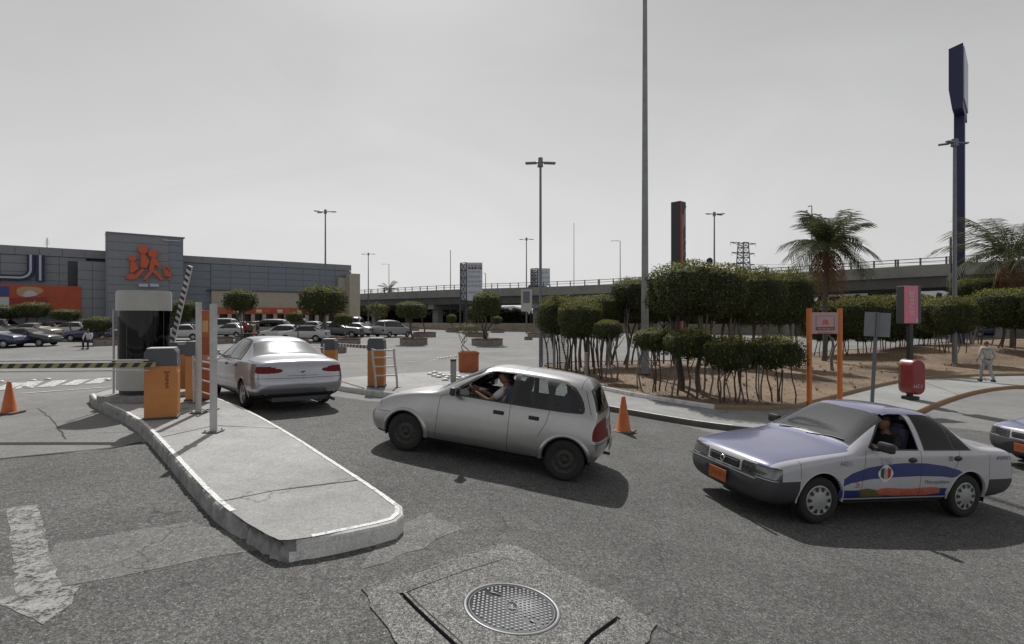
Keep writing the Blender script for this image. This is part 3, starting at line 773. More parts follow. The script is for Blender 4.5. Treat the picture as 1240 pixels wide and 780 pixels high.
def opz(p):     # deck top height, rises gently to the right
    return 6.9 + 1.3*ss(p.x, 5, 60) + 0.3*ss(-p.x, 10, 50)
bridge = empty('overpass', (0, 95, 0), 0, 'long concrete flyover with railing crossing behind the car park', 'bridge')
Mi = Matrix.Translation((0, -95, 0))
def bridge_sweep(name, prof, m, pts=opc):
    bm = bmesh.new(); rows = []
    for i, p in enumerate(pts):
        d = (pts[min(i+1, len(pts)-1)]-pts[max(i-1, 0)]).normalized(); n_ = Vector((-d.y, d.x)); z = opz(p)
        rows.append([bm.verts.new((p.x+n_.x*a, p.y+n_.y*a-95, z+b)) for a, b in prof])
    for i in range(len(rows)-1):
        for k in range(len(prof)):
            j = (k+1) % len(prof); bm.faces.new((rows[i][k], rows[i][j], rows[i+1][j], rows[i+1][k]))
    bm.faces.new(rows[0]); bm.faces.new(rows[-1][::-1])
    return obj(name, bm, m, bridge)
# negative offset is the near side
bridge_sweep('deck', [(-6.5, -0.85), (-6.5, -1.25), (6.5, -1.25), (6.5, -0.85)], m_br)
bridge_sweep('parapet', [(-6.7, -1.3), (-6.7, 0.0), (-6.4, 0.0), (-6.4, -0.86)], m_br)
bridge_sweep('parapet', [(6.4, -0.86), (6.4, 0.0), (6.7, 0.0), (6.7, -1.3)], m_br)
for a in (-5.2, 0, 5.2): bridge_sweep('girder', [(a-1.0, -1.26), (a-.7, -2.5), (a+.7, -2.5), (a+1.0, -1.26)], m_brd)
bridge_sweep('rail', [(-6.60, 0.70), (-6.60, 0.78), (-6.52, 0.78), (-6.52, 0.70)], m_steel)
bridge_sweep('rail', [(-6.60, 0.35), (-6.60, 0.41), (-6.52, 0.41), (-6.52, 0.35)], m_steel)
# posts every ~2.3 m and piers
acc = 0; lastp = opc[0]; pm = None; npier = 0; accp = 20
for i in range(1, len(opc)):
    seg = opc[i]-lastp; L_ = seg.length; d = seg.normalized(); n_ = Vector((-d.y, d.x)); t = 0
    while t < L_:
        acc_p = lastp+d*t; z = opz(acc_p)
        if pm is None:
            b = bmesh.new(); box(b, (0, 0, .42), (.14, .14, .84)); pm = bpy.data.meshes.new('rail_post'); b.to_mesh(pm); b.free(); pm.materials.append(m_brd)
        if -40 < acc_p.x < 80:
            o = bpy.data.objects.new('rail_post', pm); col.objects.link(o); o.parent = bridge; o.location = (acc_p.x-n_.x*6.56, acc_p.y-n_.y*6.56-95, z-.02)
        accp += 2.3
        if accp >= 24:
            accp = 0
            for a in (-4, 4):
                b = bmesh.new(); box(b, (acc_p.x+n_.x*a, acc_p.y+n_.y*a-95, z/2-1.6), (1.3, 1.3, z-2.6), math.atan2(d.y, d.x)); obj('pier', b, m_br, bridge)
            b = bmesh.new(); box(b, (acc_p.x, acc_p.y-95, z-2.9), (1.5, 11.5, .8), math.atan2(d.y, d.x)); obj('pier_cap', b, m_br, bridge)
        t += 2.3
    lastp = opc[i]
# cars seen on the flyover and lamp posts come with the vehicles and lamps below

# ================================================================= LAMP POSTS
def lamp_post(base, H, arms, r0, r1, label, m=m_steel, group=None, armlen=1.5, heads='long'):
    """arms: list of azimuths; one long tapered pole, short arms with cobra heads"""
    t = empty('lamp_post', base, 0, label, 'lamp post', group)
    bm = bmesh.new(); cyl(bm, (0, 0, 0), (0, 0, H), r0, r1, 12); box(bm, (0, 0, .02), (r0*3.4, r0*3.4, .05)); obj('pole', bm, m, t, smooth=False)
    if len(arms) > 1:
        bm = bmesh.new(); cyl(bm, (0, 0, H-.15), (0, 0, H+.25), r1*2.4, r1*2.0, 10); obj('hub', bm, m, t)
    for a in arms:
        bm = bmesh.new(); tube(bm, [(0, 0, H), (cos(a)*armlen*.3, sin(a)*armlen*.3, H+.06), (cos(a)*(armlen*.55+.1), sin(a)*(armlen*.55+.1), H+.04)], [.05, .045, .04], 6)
        arm = obj('arm', bm, m, t)
        bm = bmesh.new(); c = (cos(a)*(armlen*.55+.30), sin(a)*(armlen*.55+.30), H+.03)
        box(bm, c, (.50, .22, .08), a, bevel=.025); obj('lamp_head', bm, m, t)
    return t
def basey(u, Y): return Vector(((u-CX)/F*Y, Y, tz((u-CX)/F*Y, Y)))
def lp(u, vtop, Y, arms, label, r0=.11, r1=.06, armlen=1.5):
    b = basey(u, Y); H = CAMZ-(vtop-HY)/F*Y-b.z
    return lamp_post(b, H, arms, r0, r1, label, armlen=armlen)
lp(394, 257, 53, [0, pi-.5, pi+.5], 'grey lamp post with three lamp heads in front of the store roof', armlen=.9)
lp(446, 308, 90, [0, pi], 'thin lamp post with level twin arms right of the store corner', armlen=1.0)
lp(471, 320, 130, [pi], 'faint single arm lamp post beyond the flyover palm', armlen=2.2)
lp(545.5, 303, 110, [], 'bare thin mast rising behind the flyover left of the billboard')
lp(588, 331, 99, [pi], 'short single arm lamp post just right of the tall white billboard', armlen=1.2)
lamp637 = lp(637.5, 290, 76, [.2, pi-.2], 'twin arm lamp post carrying a pale pennant sign', armlen=.8)
lp(654.5, 198, 24.5, [.15, pi-.15, pi/2], 'nearest twin headed lamp post left of the clipped hedge', .072, .05, armlen=.22)
lp(695, 270, 150, [], 'faint thin radio mast behind the flyover')
lp(751, 292, 105, [pi], 'slim single arm lamp post standing on the flyover left of the tall near pole', armlen=2.2)
lp(865, 260, 53, [pi+.3, -.35, .4], 'lamp post with splayed heads and a round dark disc right of the advertising pylon', armlen=.7)
o865 = basey(865, 53); bm = bmesh.new(); lathe(bm, [(0, -.12), (.28, -.1), (.32, 0), (.28, .1), (0, .12)], 16, axis='Y'); bmesh.ops.translate(bm, vec=(-.45, 0, 0), verts=bm.verts)
dsk = obj('round_disc', bm, m_navy, bpy.data.objects['lamp_post.009'] if 'lamp_post.009' in bpy.data.objects else None); dsk.location = (0, 0, P(0, 316, 53).z-o865.z)
lp(1156, 174, 31, [pi+.45, .0, pi-.5], 'lamp post with flat spread heads standing against the navy sign mast', .13, .08, armlen=.35)
lp(983, 249, 75, [pi*.5], 'distant lamp post tip above the clipped hedge left of the palm', armlen=.6)
# banner on the far lamp post
bm = bmesh.new(); q = basey(637.5, 76); box(bm, (0, -.25, P(0, 364, 76).z), (1.5, .12, 3.0)); box(bm, (-.62, -.32, P(0, 360, 76).z), (.12, .08, 2.2))
obj('pennant', bm, mat('pennant_cream', (.42, .42, .38), .7), lamp637)
bm = bmesh.new(); box(bm, (0, -.33, P(0, 360, 76).z), (.9, .03, 1.6)); obj('pennant_print', bm, mat('pennant_grey', (.12, .14, .17), .7), lamp637)

# the very tall bare pole in the bed
tb = G(781, 457, .2); tp = empty('tall_pole', (tb.x, tb.y, tb.z-.3), 0, 'thick bare grey pole rising out of the top of the picture', 'pole')
bm = bmesh.new(); cyl(bm, (0, 0, 0), (0, 0, 4), .155, .125, 20); cyl(bm, (0, 0, 4), (0, 0, 22), .125, .045, 20, caps=True)
for f in bm.faces:
    if len(f.verts) == 4: f.smooth = True
obj('pole', bm, mat('weathered_pole', (.27, .28, .29), .55, metal=.35, noise=.35, nscale=1.5), tp)
bm = bmesh.new(); cyl(bm, (0, 0, 0), (0, 0, .45), .20, .19, 14); obj('foot_sleeve', bm, m_dsteel, tp)
bm = bmesh.new(); cyl(bm, (0.02, -.13, 1.65), (0.02, -.158, 1.65), .05, .05, 10); obj('access_cover', bm, m_dark, tp)
bm = bmesh.new(); cyl(bm, (0, 0, 3.05), (0, 0, 3.1), .145, .145, 16); obj('pole_band', bm, m_steel, tp)

# ================================================================= BIG SIGNS
# navy sign mast on the right
sb = basey(1162, 48); sm = empty('sign_mast', sb, R(-42.5), 'giant navy sign mast seen edge on at the upper right', 'sign')
hb = CAMZ-(140-HY)/F*48-sb.z; ht = CAMZ-(56-HY)/F*48-sb.z-1.0
bm = bmesh.new(); box(bm, (0, 0, hb/2), (.72, .9, hb+.6)); obj('mast_shaft', bm, m_navy, sm)
bm = bmesh.new(); cyl(bm, (-.62, .2, 0), (-.62, .2, 9.5), .11, .09, 8); obj('cable_pipe', bm, m_steel, sm)
bm = bmesh.new(); rot_ = R(30)
prism(bm, [(-.56, hb+1.6), (-.56, ht), (.38, ht+.25), (.38, hb-.1), (-.33, hb-.1)], -2.6, 2.4, Matrix.Rotation(0, 4, 'Z')); obj('sign_box', bm, m_navy, sm)
bm = bmesh.new(); box(bm, (.43, -.2, (hb+ht)/2+.3), (.08, 4.6, ht-hb-.7)); obj('sign_face', bm, mat('sign_lilac_face', (.34, .34, .5), .4), sm)
# advertising pylon with dark side and red and ochre side
pbp = basey(821.5, 60); py = empty('advertising_pylon', pbp, R(42), 'tall square advertising pylon, near black with red and ochre lettering', 'sign')
ph = CAMZ-(245-HY)/F*60-pbp.z; s_ = 1.12
bm = bmesh.new(); box(bm, (0, 0, ph/2), (s_, s_, ph)); obj('pylon_body', bm, mat('pylon_black', (.02, .024, .03), .5), py)
m_pr = mat('pylon_red', (.30, .025, .02), .6); m_po = mat('pylon_ochre', (.26, .15, .09), .6); m_pg = mat('pylon_grey', (.25, .26, .28), .5)
# right-hand visible face looks along local -Y rotated; build strips on it
bm = bmesh.new(); box(bm, (-.42, -s_/2-.012, ph/2), (.26, .02, ph-.2)); obj('red_strip', bm, m_pr, py)
bm = bmesh.new(); box(bm, (-.14, -s_/2-.012, ph/2-.6), (.28, .02, ph-1.6)); obj('ochre_strip', bm, m_po, py)
bm = bmesh.new()
for k in range(3):
    pts = [(.05+.13*k+.30*(1-cos(t)), ph-2.9+2.1*sin(t)+.2*k) for t in [x*.26 for x in range(7)]]
    sweep2d(bm, pts, .09, -s_/2-.05, -s_/2-.005)
obj('arc_motif', bm, m_pg, py)
rl = random.Random(2)
bm = bmesh.new()
for k in range(7):                               # illegible stacked glyph shapes
    zc = ph-4.4-k*1.25
    pts = [(.28+.2*cos(t), zc+.42*sin(t)) for t in [x*.6 for x in range(-3, 7)]]
    sweep2d(bm, pts, .10, -s_/2-.05, -s_/2-.005)
obj('glyph_shapes', bm, m_pg, py)

# billboards behind the lot
m_bb = mat('billboard_grey', (.50, .54, .60), .7, noise=.15, nscale=1); m_bt = mat('billboard_print', (.30, .34, .40), .7); m_bo = mat('billboard_tan', (.30, .27, .22), .7)
def billboard(u0, u1, us, vt, vb, Y, label, lines):
    x0 = (u0-CX)/F*Y; x1 = (us-CX)/F*Y; x2 = (u1-CX)/F*Y; zt = P(0, vt, Y).z; zb = P(0, vb, Y).z
    b = empty('billboard', (x1, Y, 0), 0, label, 'billboard'); w_ = x2-x1; wl = x1-x0
    bm = bmesh.new(); box(bm, (w_/2, .15, (zt+zb)/2), (w_, .3, zt-zb)); obj('board', bm, m_bb, b)
    # open steel frame on the left flank
    bm = bmesh.new(); box(bm, (-wl/2, wl*.9, (zt+zb)/2), (wl*1.05, .2, zt-zb-.2), R(-60)*0); obj('side_board', bm, m_bb, b)
    bm = bmesh.new()
    n = 5; hh = (zt-zb)/n
    for k in range(n+1): cyl(bm, (-wl, wl*.7, zb+k*hh), (0, -.05, zb+k*hh), .07, n=5)
    for k in range(n):
        cyl(bm, (-wl*.9, wl*.6, zb+k*hh), (-.15, 0, zb+(k+1)*hh), .05, n=5); cyl(bm, (-wl*.9, wl*.6, zb+(k+1)*hh), (-.15, 0, zb+k*hh), .05, n=5)
    cyl(bm, (-wl, wl*.7, zb), (-wl, wl*.7, zt), .09, n=5); cyl(bm, (-.02, -.02, zb), (-.02, -.02, zt), .09, n=5)
    obj('side_frame', bm, m_dsteel, b)
    bm = bmesh.new()
    for x in (-wl, -.1, w_*.5, w_): cyl(bm, (x, .5, -.2), (x, .5, zb+.2), .12, n=6)
    n = 6
    for k in range(n): xa = -wl+(w_+wl)*k/n; xb = -wl+(w_+wl)*(k+1)/n; cyl(bm, (xa, .5, zb), ((xa+xb)/2, .5, zb-1.5), .06, n=5); cyl(bm, ((xa+xb)/2, .5, zb-1.5), (xb, .5, zb), .06, n=5)
    obj('support_frame', bm, m_dsteel, b)
    r_ = random.Random(5)
    for (vv, hgt, m_) in lines:
        z = P(0, vv, Y).z; bm = bmesh.new(); x = w_*.1
        while x < w_*.9:
            l = r_.uniform(.12, .5); box(bm, (x+l/2, -.02, z), (l*.8, .05, hgt*r_.uniform(.7, 1))); x += l+.08
        obj('printed_line', bm, m_, b)
    return b
billboard(557, 584, 565, 318, 364, 86, 'tall pale billboard with rows of print and an open steel flank', [(323, .7, m_bo), (325, .35, m_bo), (329, .3, m_bt), (335, .35, m_bt), (341, .35, m_bt), (346, .4, m_bt), (354, .35, m_bt)])
billboard(643, 666, 651, 325, 346, 90, 'smaller grey billboard half hidden behind the nearest lamp post', [(330, .3, m_bt), (336, .3, m_bt)])

# pylon of the power line
tw = empty('transmission_tower', basey(900, 210), R(20), 'lattice power line tower on the horizon above the hedge', 'tower')
bm = bmesh.new(); Ht = CAMZ+(383-294)/F*210
def tw_w(z): return 3.2 if z < Ht*.45 else 3.2
lv = [Ht*k/16 for k in range(17)]; wq = lambda z: 4.8-(2.6*z/Ht)
for a, b_ in zip(lv[:-1], lv[1:]):
    for (sx, sy) in ((1, 1), (1, -1), (-1, -1), (-1, 1)):
        wa, wb = wq(a)/2*1.15, wq(b_)/2*1.15
        cyl(bm, (sx*wa, sy*wa, a), (sx*wb, sy*wb, b_), .20, n=4, caps=False)
        nx_, ny_ = (-sy, sx)
        cyl(bm, (sx*wa, sy*wa, a), (nx_*wb, ny_*wb, b_), .12, n=4, caps=False)
        cyl(bm, (sx*wb, sy*wb, b_), (nx_*wb, ny_*wb, b_), .14, n=4, caps=False)
obj('lattice', bm, m_steel, tw)
for z in (Ht, Ht-3.8, Ht-8.0):
    bm = bmesh.new()
    for sx in (-1, 1):
        L_ = 6.0 if z == Ht else 5.4
        cyl(bm, (0, 0, z), (sx*L_, 0, z-.1), .16, n=4); cyl(bm, (0, 0, z-1.3), (sx*L_, 0, z-.1), .12, n=4)
        cyl(bm, (sx*L_, 0, z-.1), (sx*L_, 0, z-1.3), .08, n=4)
    obj('cross_arm', bm, m_steel, tw)
# power lines
wires = empty('power_lines', (0, 0, 0), 0, 'thin power lines sagging above the flyover towards the right', 'cables')
for k, (va, vb, Ya, Yb) in enumerate(((323, 312, 205, 120), (328, 316, 205, 120), (320, 309, 208, 122))):
    a = P(905, va, Ya); b_ = P(1330, vb, Yb); pts = []
    for t in range(13):
        t /= 12; p = a.lerp(b_, t); p.z -= 2.2*4*t*(1-t)*.4; pts.append(p)
    bm = bmesh.new(); tube(bm, pts, .045, 4); obj('cable', bm, m_dsteel, wires)
# hanging wires from the far left lamp posts are too faint to show

# ================================================================= VEHICLES
def paint(name, c, metal=0.0, rough=0.35, coat=0.6, dirt=0.12):
    return mat(name, c, rough, metal, noise=dirt, nscale=3.0, coat=coat, spec=0.5)
m_silver = paint('silver_paint', (0.40, 0.40, 0.40), 0.8, 0.30, 0.4)
m_silver2 = paint('blue_silver_paint', (0.40, 0.41, 0.45), 0.85, 0.28, 0.5)
m_white = paint('white_paint', (0.43, 0.435, 0.47), 0.0, 0.3, 0.6)
m_lilac = paint('lilac_grey_paint', (0.165, 0.17, 0.285), 0.35, 0.28, 0.8)
m_black = mat('black_plastic', (0.018, 0.018, 0.019), 0.5)
m_under = mat('underbody', (0.010, 0.010, 0.010), 0.9)
m_rub_ = mat('tyre_rubber', (0.016, 0.016, 0.016), 0.8, bump=.3, bscale=60)
m_seam = mat('panel_gap', (0.02, 0.02, 0.02), 0.8)
m_chrome = mat('chrome', (0.6, 0.6, 0.6), 0.15, 1.0)
m_hub = mat('hubcap_silver', (0.40, 0.41, 0.42), 0.35, 0.5)
m_steelrim = mat('dark_steel_rim', (0.045, 0.043, 0.04), 0.6, 0.3)
m_redl = mat('tail_lamp_red', (0.13, 0.006, 0.008), 0.5, spec=.25)
m_clear = mat('lamp_clear', (0.16, 0.17, 0.18), 0.10, 0.5, coat=1.0, noise=.6, nscale=18)
m_amber = mat('lamp_amber', (0.5, 0.18, 0.03), 0.2, coat=1.0)
m_seat = mat('seat_fabric', (0.06, 0.065, 0.11), 0.9)
m_int = mat('interior_dark', (0.02, 0.02, 0.022), 0.8)
g_side = glass_mat('side_glass', (0.55, 0.58, 0.58))
g_dark = glass_mat('dark_glass', (0.16, 0.17, 0.18))
g_wind = glass_mat('windscreen_glass', (0.40, 0.42, 0.42), 1.0, 0.03)

def dusty_sheen_glass(name, tint, dust_sheen, c=(.5, .52, .54), ior=1.9, rough=.06):  # diffuse film; on the taxi windscreen it also paints the sky's bright reflection
    if name in MATS: return MATS[name]
    m = glass_mat(name, tint, 1.0, rough); t = m.node_tree; o = t.nodes['Material Output'] if 'Material Output' in t.nodes else [n for n in t.nodes if n.type == 'OUTPUT_MATERIAL'][0]
    src = o.inputs[0].links[0].from_socket; d = t.nodes.new('ShaderNodeBsdfDiffuse'); d.inputs[0].default_value = (*c, 1)
    mm = t.nodes.new('ShaderNodeMixShader'); mm.inputs[0].default_value = dust_sheen; t.links.new(src, mm.inputs[1]); t.links.new(d.outputs[0], mm.inputs[2]); t.links.new(mm.outputs[0], o.inputs[0])
    for n in t.nodes:
        if n.type == 'FRESNEL': n.inputs[0].default_value = ior
    return m
def car_shell(rows, L, W, bowf, bowr, sub=2, bend=0.0):
    """rows: nose -> tail: (xA, xB, xC, xD, xE, ws, zs, wl, zl, wm, zm, wb, zb, wt, zt, zc). +X forward after conversion"""
    bm = bmesh.new(); cols_ = []
    def cv(x, y, z):
        t = (abs(y)/(W/2))
        fx_ = max(0, 1-x/0.9); rx_ = max(0, 1-(L-x)/0.8)
        x2 = x + bowf*fx_*fx_*t**2.4 - bowr*rx_*rx_*t**2.4
        return bm.verts.new((L/2-x2, y, z))
    for r in rows:
        xA, xB, xC, xD, xE, ws, zs, wl, zl, wm, zm, wb, zb, wt, zt, zc = r
        xm = (xC+xD)/2 if abs(xC-xD) > .001 else xC
        cols_.append([cv(xA, 0, zs), cv(xA, ws*.55, zs), cv(xA, ws, zs), cv(xB, wl, zl), cv(xC, wm, zm), cv(xC*.15+xD*.85, wb+.010, zb-.05), cv(xD, wb, zb),
                      cv(xE, wt, zt), cv(xE, wt*.55, zt+(zc-zt)*.75), cv(xE, 0, zc)])
    for i in range(len(cols_)-1):
        for k in range(9): bm.faces.new((cols_[i][k], cols_[i][k+1], cols_[i+1][k+1], cols_[i+1][k]))
    for ci, r, sgn in ((0, rows[0], 1), (len(cols_)-1, rows[-1], -1)):
        c = cols_[ci]
        # cap grid rows 2..7, columns L, M, C
        M = {2: c[1], 7: c[8]}; C = {2: c[0], 7: c[9]}
        xs = {3: r[1], 4: r[2], 5: r[2]*.15+r[3]*.85, 6: r[3]}
        for k in range(3, 7):
            z = c[k].co.z; y = abs(c[k].co.y)
            M[k] = cv(xs[k], y*.55, z); C[k] = cv(xs[k], 0, z)
        for k in range(2, 7):
            for (a, b) in ((c, M), (M, C)):
                q = (a[k], a[k+1], b[k+1], b[k]) if sgn < 0 else (a[k], b[k], b[k+1], a[k+1])
                bm.faces.new(q)
    # mirror for correct subdivision across the centre line
    g = bm.verts[:]+bm.edges[:]+bm.faces[:]
    bmesh.ops.mirror(bm, geom=g, axis='Y', merge_dist=0.0005)
    bmesh.ops.recalc_face_normals(bm, faces=bm.faces)
    me = bpy.data.meshes.new('t'); bm.to_mesh(me); bm.free()
    o = bpy.data.objects.new('t', me); col.objects.link(o); md = o.modifiers.new('s', 'SUBSURF'); md.levels = sub
    dg = bpy.context.evaluated_depsgraph_get(); me2 = bpy.data.meshes.new_from_object(o.evaluated_get(dg))
    bpy.data.objects.remove(o); bpy.data.meshes.remove(me)
    bm = bmesh.new(); bm.from_mesh(me2); bpy.data.meshes.remove(me2)
    # keep the half y >= 0
    bmesh.ops.bisect_plane(bm, geom=bm.verts[:]+bm.edges[:]+bm.faces[:], plane_co=(0, 0, 0), plane_no=(0, 1, 0), clear_inner=True)
    return bm

AX = {'S': (0, 2, 1, 1), 'F': (1, 2, 0, 1), 'R': (1, 2, 0, -1), 'T': (0, 1, 2, 1), 'B': (0, 1, 2, -1)}   # a-axis, b-axis, normal axis, sign
def cut(bm, lay, pid, poly, view, nmin=0.25, only=None, extra=None):
    a, b, n, s = AX[view]
    n_ = len(poly)
    x0 = min(p[0] for p in poly)-1e-4; x1 = max(p[0] for p in poly)+1e-4; y0 = min(p[1] for p in poly)-1e-4; y1 = max(p[1] for p in poly)+1e-4
    def ok(f):
        if f.normal[n]*s < nmin: return False
        if extra and not extra(f): return False
        ax = [v.co[a] for v in f.verts]; bx = [v.co[b] for v in f.verts]
        return max(ax) >= x0 and min(ax) <= x1 and max(bx) >= y0 and min(bx) <= y1
    for i in range(n_):
        p = poly[i]; q = poly[(i+1) % n_]
        d = (q[0]-p[0], q[1]-p[1])
        if abs(d[0])+abs(d[1]) < 1e-6: continue
        no = [0, 0, 0]; no[a] = -d[1]; no[b] = d[0]; co = [0, 0, 0]; co[a] = p[0]; co[b] = p[1]
        fs = [f for f in bm.faces if ok(f)]
        # only faces close to this edge
        ex0 = min(p[0], q[0])-.03; ex1 = max(p[0], q[0])+.03; ey0 = min(p[1], q[1])-.03; ey1 = max(p[1], q[1])+.03
        fs = [f for f in fs if max(v.co[a] for v in f.verts) >= ex0 and min(v.co[a] for v in f.verts) <= ex1 and max(v.co[b] for v in f.verts) >= ey0 and min(v.co[b] for v in f.verts) <= ey1]
        if not fs: continue
        g = set(fs)
        for f in fs: g.update(f.edges); g.update(f.verts)
        bmesh.ops.bisect_plane(bm, geom=list(g), dist=1e-5, plane_co=co, plane_no=no)
    for f in bm.faces:
        if f.normal[n]*s < nmin*.8: continue
        if extra and not extra(f): continue
        c = f.calc_center_median()
        if x0 < c[a] < x1 and y0 < c[b] < y1 and in_poly(c[a], c[b], poly):
            if only is None or f[lay] in only: f[lay] = pid
def circ(cx, cz, r, n=20, a0=0, a1=2*pi): return [(cx+r*cos(a0+(a1-a0)*k/n), cz+r*sin(a0+(a1-a0)*k/n)) for k in range(n if a1-a0 > 6 else n+1)]
def seam(p, q, w_=0.007):
    d = (Vector(q)-Vector(p)).normalized()*w_/2; n_ = Vector((-d.y, d.x)); a, b = Vector(p), Vector(q)
    return [tuple(a+n_), tuple(b+n_), tuple(b-n_), tuple(a-n_)]
def rrect(x0, z0, x1, z1, r=.02):
    o = []
    for cx, cz, a in ((x1-r, z1-r, 0), (x0+r, z1-r, pi/2), (x0+r, z0+r, pi), (x1-r, z0+r, 1.5*pi)):
        for t in (0, pi/4, pi/2): o.append((cx+r*cos(a+t), cz+r*sin(a+t)))
    return o

def split_parts(bm, lay, table, root, both=None):
    """table: pid -> (name, material, mirror_mode) ; 'one' joins both halves in one object, 'two' makes a left and a right object"""
    for pid, (name, m, mode, lbl) in table.items():
        fs = [f for f in bm.faces if f[lay] == pid]
        if not fs: continue
        vmap = {}; V = []; FF = []
        for f in fs:
            ids = []
            for v in f.verts:
                if v.index not in vmap: vmap[v.index] = len(V); V.append(tuple(v.co))
                ids.append(vmap[v.index])
            FF.append(ids)
        VL = V; VR = [(x, -y, z) for x, y, z in V]; FR = [f[::-1] for f in FF]
        def mk(V_, F_):
            me = bpy.data.meshes.new(name); me.from_pydata(V_, [], F_)
            b = bmesh.new(); b.from_mesh(me); bmesh.ops.remove_doubles(b, verts=b.verts, dist=0.0004)
            for f in b.faces: f.smooth = True
            b.to_mesh(me); b.free()
            o = mobj(name, me, m, root)
            if lbl: o['label'] = lbl
            return o
        if mode == 'one': mk(VL+VR, FF+[[i+len(VL) for i in f] for f in FR])
        elif mode == 'left': mk(VL, FF)
        else: mk(VL, FF); mk(VR, FR)

def wheel(root, x, y, r, wd, style='cap', steer=0.0, side=1):
    t = bpy.data.objects.new('wheel', None); col.objects.link(t); t.parent = root; t.location = (x, y, r); t.rotation_euler = (0, 0, steer); t.empty_display_size = .1
    s = side; o = wd/2
    bm = bmesh.new()
    pf = [(r*.62, -o*.85), (r*.80, -o), (r*.94, -o*.95), (r*.99, -o*.75), (r, -o*.4), (r, o*.4), (r*.99, o*.75), (r*.94, o*.95), (r*.80, o), (r*.62, o*.85)]
    lathe(bm, pf, 32, axis='Y')
    # faces between ends are open towards the rim: remove end caps
    bmesh.ops.delete(bm, geom=[f for f in bm.faces if len(f.verts) > 4], context='FACES')
    ty = obj('tyre', bm, m_rub_, t, smooth=True)
    bm = bmesh.new(); k = s*o
    R0 = r*.645
    if style == 'cap':
        lathe(bm, [(R0, k*.2), (R0, k*.82), (R0*.96, k*.93), (R0*.90, k*.86), (R0*.55, k*.99), (R0*.2, k*1.06), (0, k*1.08)], 32, axis='Y')
        rim = obj('rim', bm, m_hub, t)
        bm = bmesh.new()
        for i in range(10):
            a = 2*pi*i/10; pts = []
            for (rr, da) in ((.58, -.07), (.62, -.10), (.86, -.17), (.89, 0), (.86, .17), (.62, .10)):
                pts.append((R0*rr*cos(a+da), k*(.995 if rr < .7 else .935)+s*.004, R0*rr*sin(a+da)))
            bm.faces.new([bm.verts.new(p) for p in (pts if s > 0 else pts[::-1])])
        obj('rim_slots', bm, m_black, t)['kind'] = 'stuff'
    elif style == 'steel':
        lathe(bm, [(R0, k*.2), (R0, k*.85), (R0*.93, k*.82), (R0*.86, k*.45), (R0*.70, k*.40), (R0*.60, k*.62), (R0*.42, k*.60), (R0*.34, k*.40), (R0*.22, k*.45), (R0*.20, k*.75), (0, k*.78)], 32, axis='Y')
        obj('rim', bm, m_steelrim, t)
        bm = bmesh.new()
        for i in range(10):
            a = 2*pi*i/10; c = Vector((R0*.74*cos(a), k*.47+s*.006, R0*.74*sin(a))); bm.faces.new([bm.verts.new(c+Vector((.022*cos(b), 0, .022*sin(b)))) for b in [x*pi/4*-s for x in range(8)]])
        for i in range(4):
            a = 2*pi*i/4+.4; cyl(bm, (R0*.30*cos(a), k*.42, R0*.30*sin(a)), (R0*.30*cos(a), k*.60, R0*.30*sin(a)), .012, n=6)
        obj('rim_holes', bm, m_black, t)['kind'] = 'stuff'
    else:  # alloy, five broad spokes over a dark well
        lathe(bm, [(R0, k*.2), (R0, k*.90), (R0*.95, k*.95), (R0*.88, k*.80), (R0*.86, k*.2)], 32, axis='Y')
        bmesh.ops.delete(bm, geom=[f for f in bm.faces if len(f.verts) > 4], context='FACES')
        for i in range(5):
            a = 2*pi*i/5+.3; pts = []
            for (rr, da, yy) in ((.18, -.5, .80), (.50, -.20, .78), (.89, -.26, .72), (.89, .26, .72), (.50, .20, .78), (.18, .5, .80)):
                pts.append(Vector((R0*rr*cos(a+da), k*yy, R0*rr*sin(a+da))))
            A = [bm.verts.new(p) for p in pts]; B = [bm.verts.new(p-Vector((0, k*.25, 0))) for p in pts]
            bm.faces.new(A); n = len(A)
            for q in range(n): bm.faces.new((A[q], A[(q+1) % n], B[(q+1) % n], B[q]))
        lathe(bm, [(R0*.24, k*.5), (R0*.24, k*.86), (R0*.12, k*.92), (0, k*.92)], 16, axis='Y')
        obj('rim', bm, m_hub, t)
        bm = bmesh.new(); lathe(bm, [(R0*.95, k*.35), (0, k*.36)], 24, axis='Y'); obj('brake_disc', bm, m_int, t)
    # dark inner side
    bm = bmesh.new(); lathe(bm, [(r*.64, -k*.6), (0, -k*.6)], 20, axis='Y'); obj('wheel_back', bm, m_under, t)
    return t

def liner(root, x, r, W, y0=.35):
    for s in (1, -1):
        bm = bmesh.new(); n = 14; A = []; B = []
        for k in range(n+1):
            a = -.25+(pi+.5)*k/n
            A.append(bm.verts.new((x+r*cos(a), s*y0, r*.0+CAR_AXLE+r*sin(a)))); B.append(bm.verts.new((x+r*cos(a), s*(W/2-.035), CAR_AXLE+r*sin(a))))
        for k in range(n): bm.faces.new((A[k], A[k+1], B[k+1], B[k]))
        bm.faces.new(A)
        obj('wheel_well', bm, m_under, root)
CAR_AXLE = .285
def arch_lip(root, x, r, ys, m, wd=.035, proud=.012, flare=None):
    """fender lip following the arch; ys(x,z) gives body half width"""
    for s in (1, -1):
        bm = bmesh.new(); n = 20; prev = None; a0 = math.asin(max(-.9, min(.9, (.262-CAR_AXLE)/r)))
        for k in range(n+1):
            a = a0+(pi-2*a0)*k/n; ring = []
            for (rr, py_) in ((r-.004, -.03), (r-.004, proud), (r+wd*.5, proud+.004), (r+wd, -.004)):
                px_ = x+rr*cos(a); pz = CAR_AXLE+rr*sin(a); ring.append(bm.verts.new((px_, s*(ys(x+(r+wd)*cos(a), max(.30, CAR_AXLE+(r+wd)*sin(a)))+py_), pz)))
            if prev:
                for i in range(3): f = bm.faces.new((prev[i], prev[i+1], ring[i+1], ring[i])); f.smooth = True
            prev = ring
        obj('wheel_arch', bm, m, root)

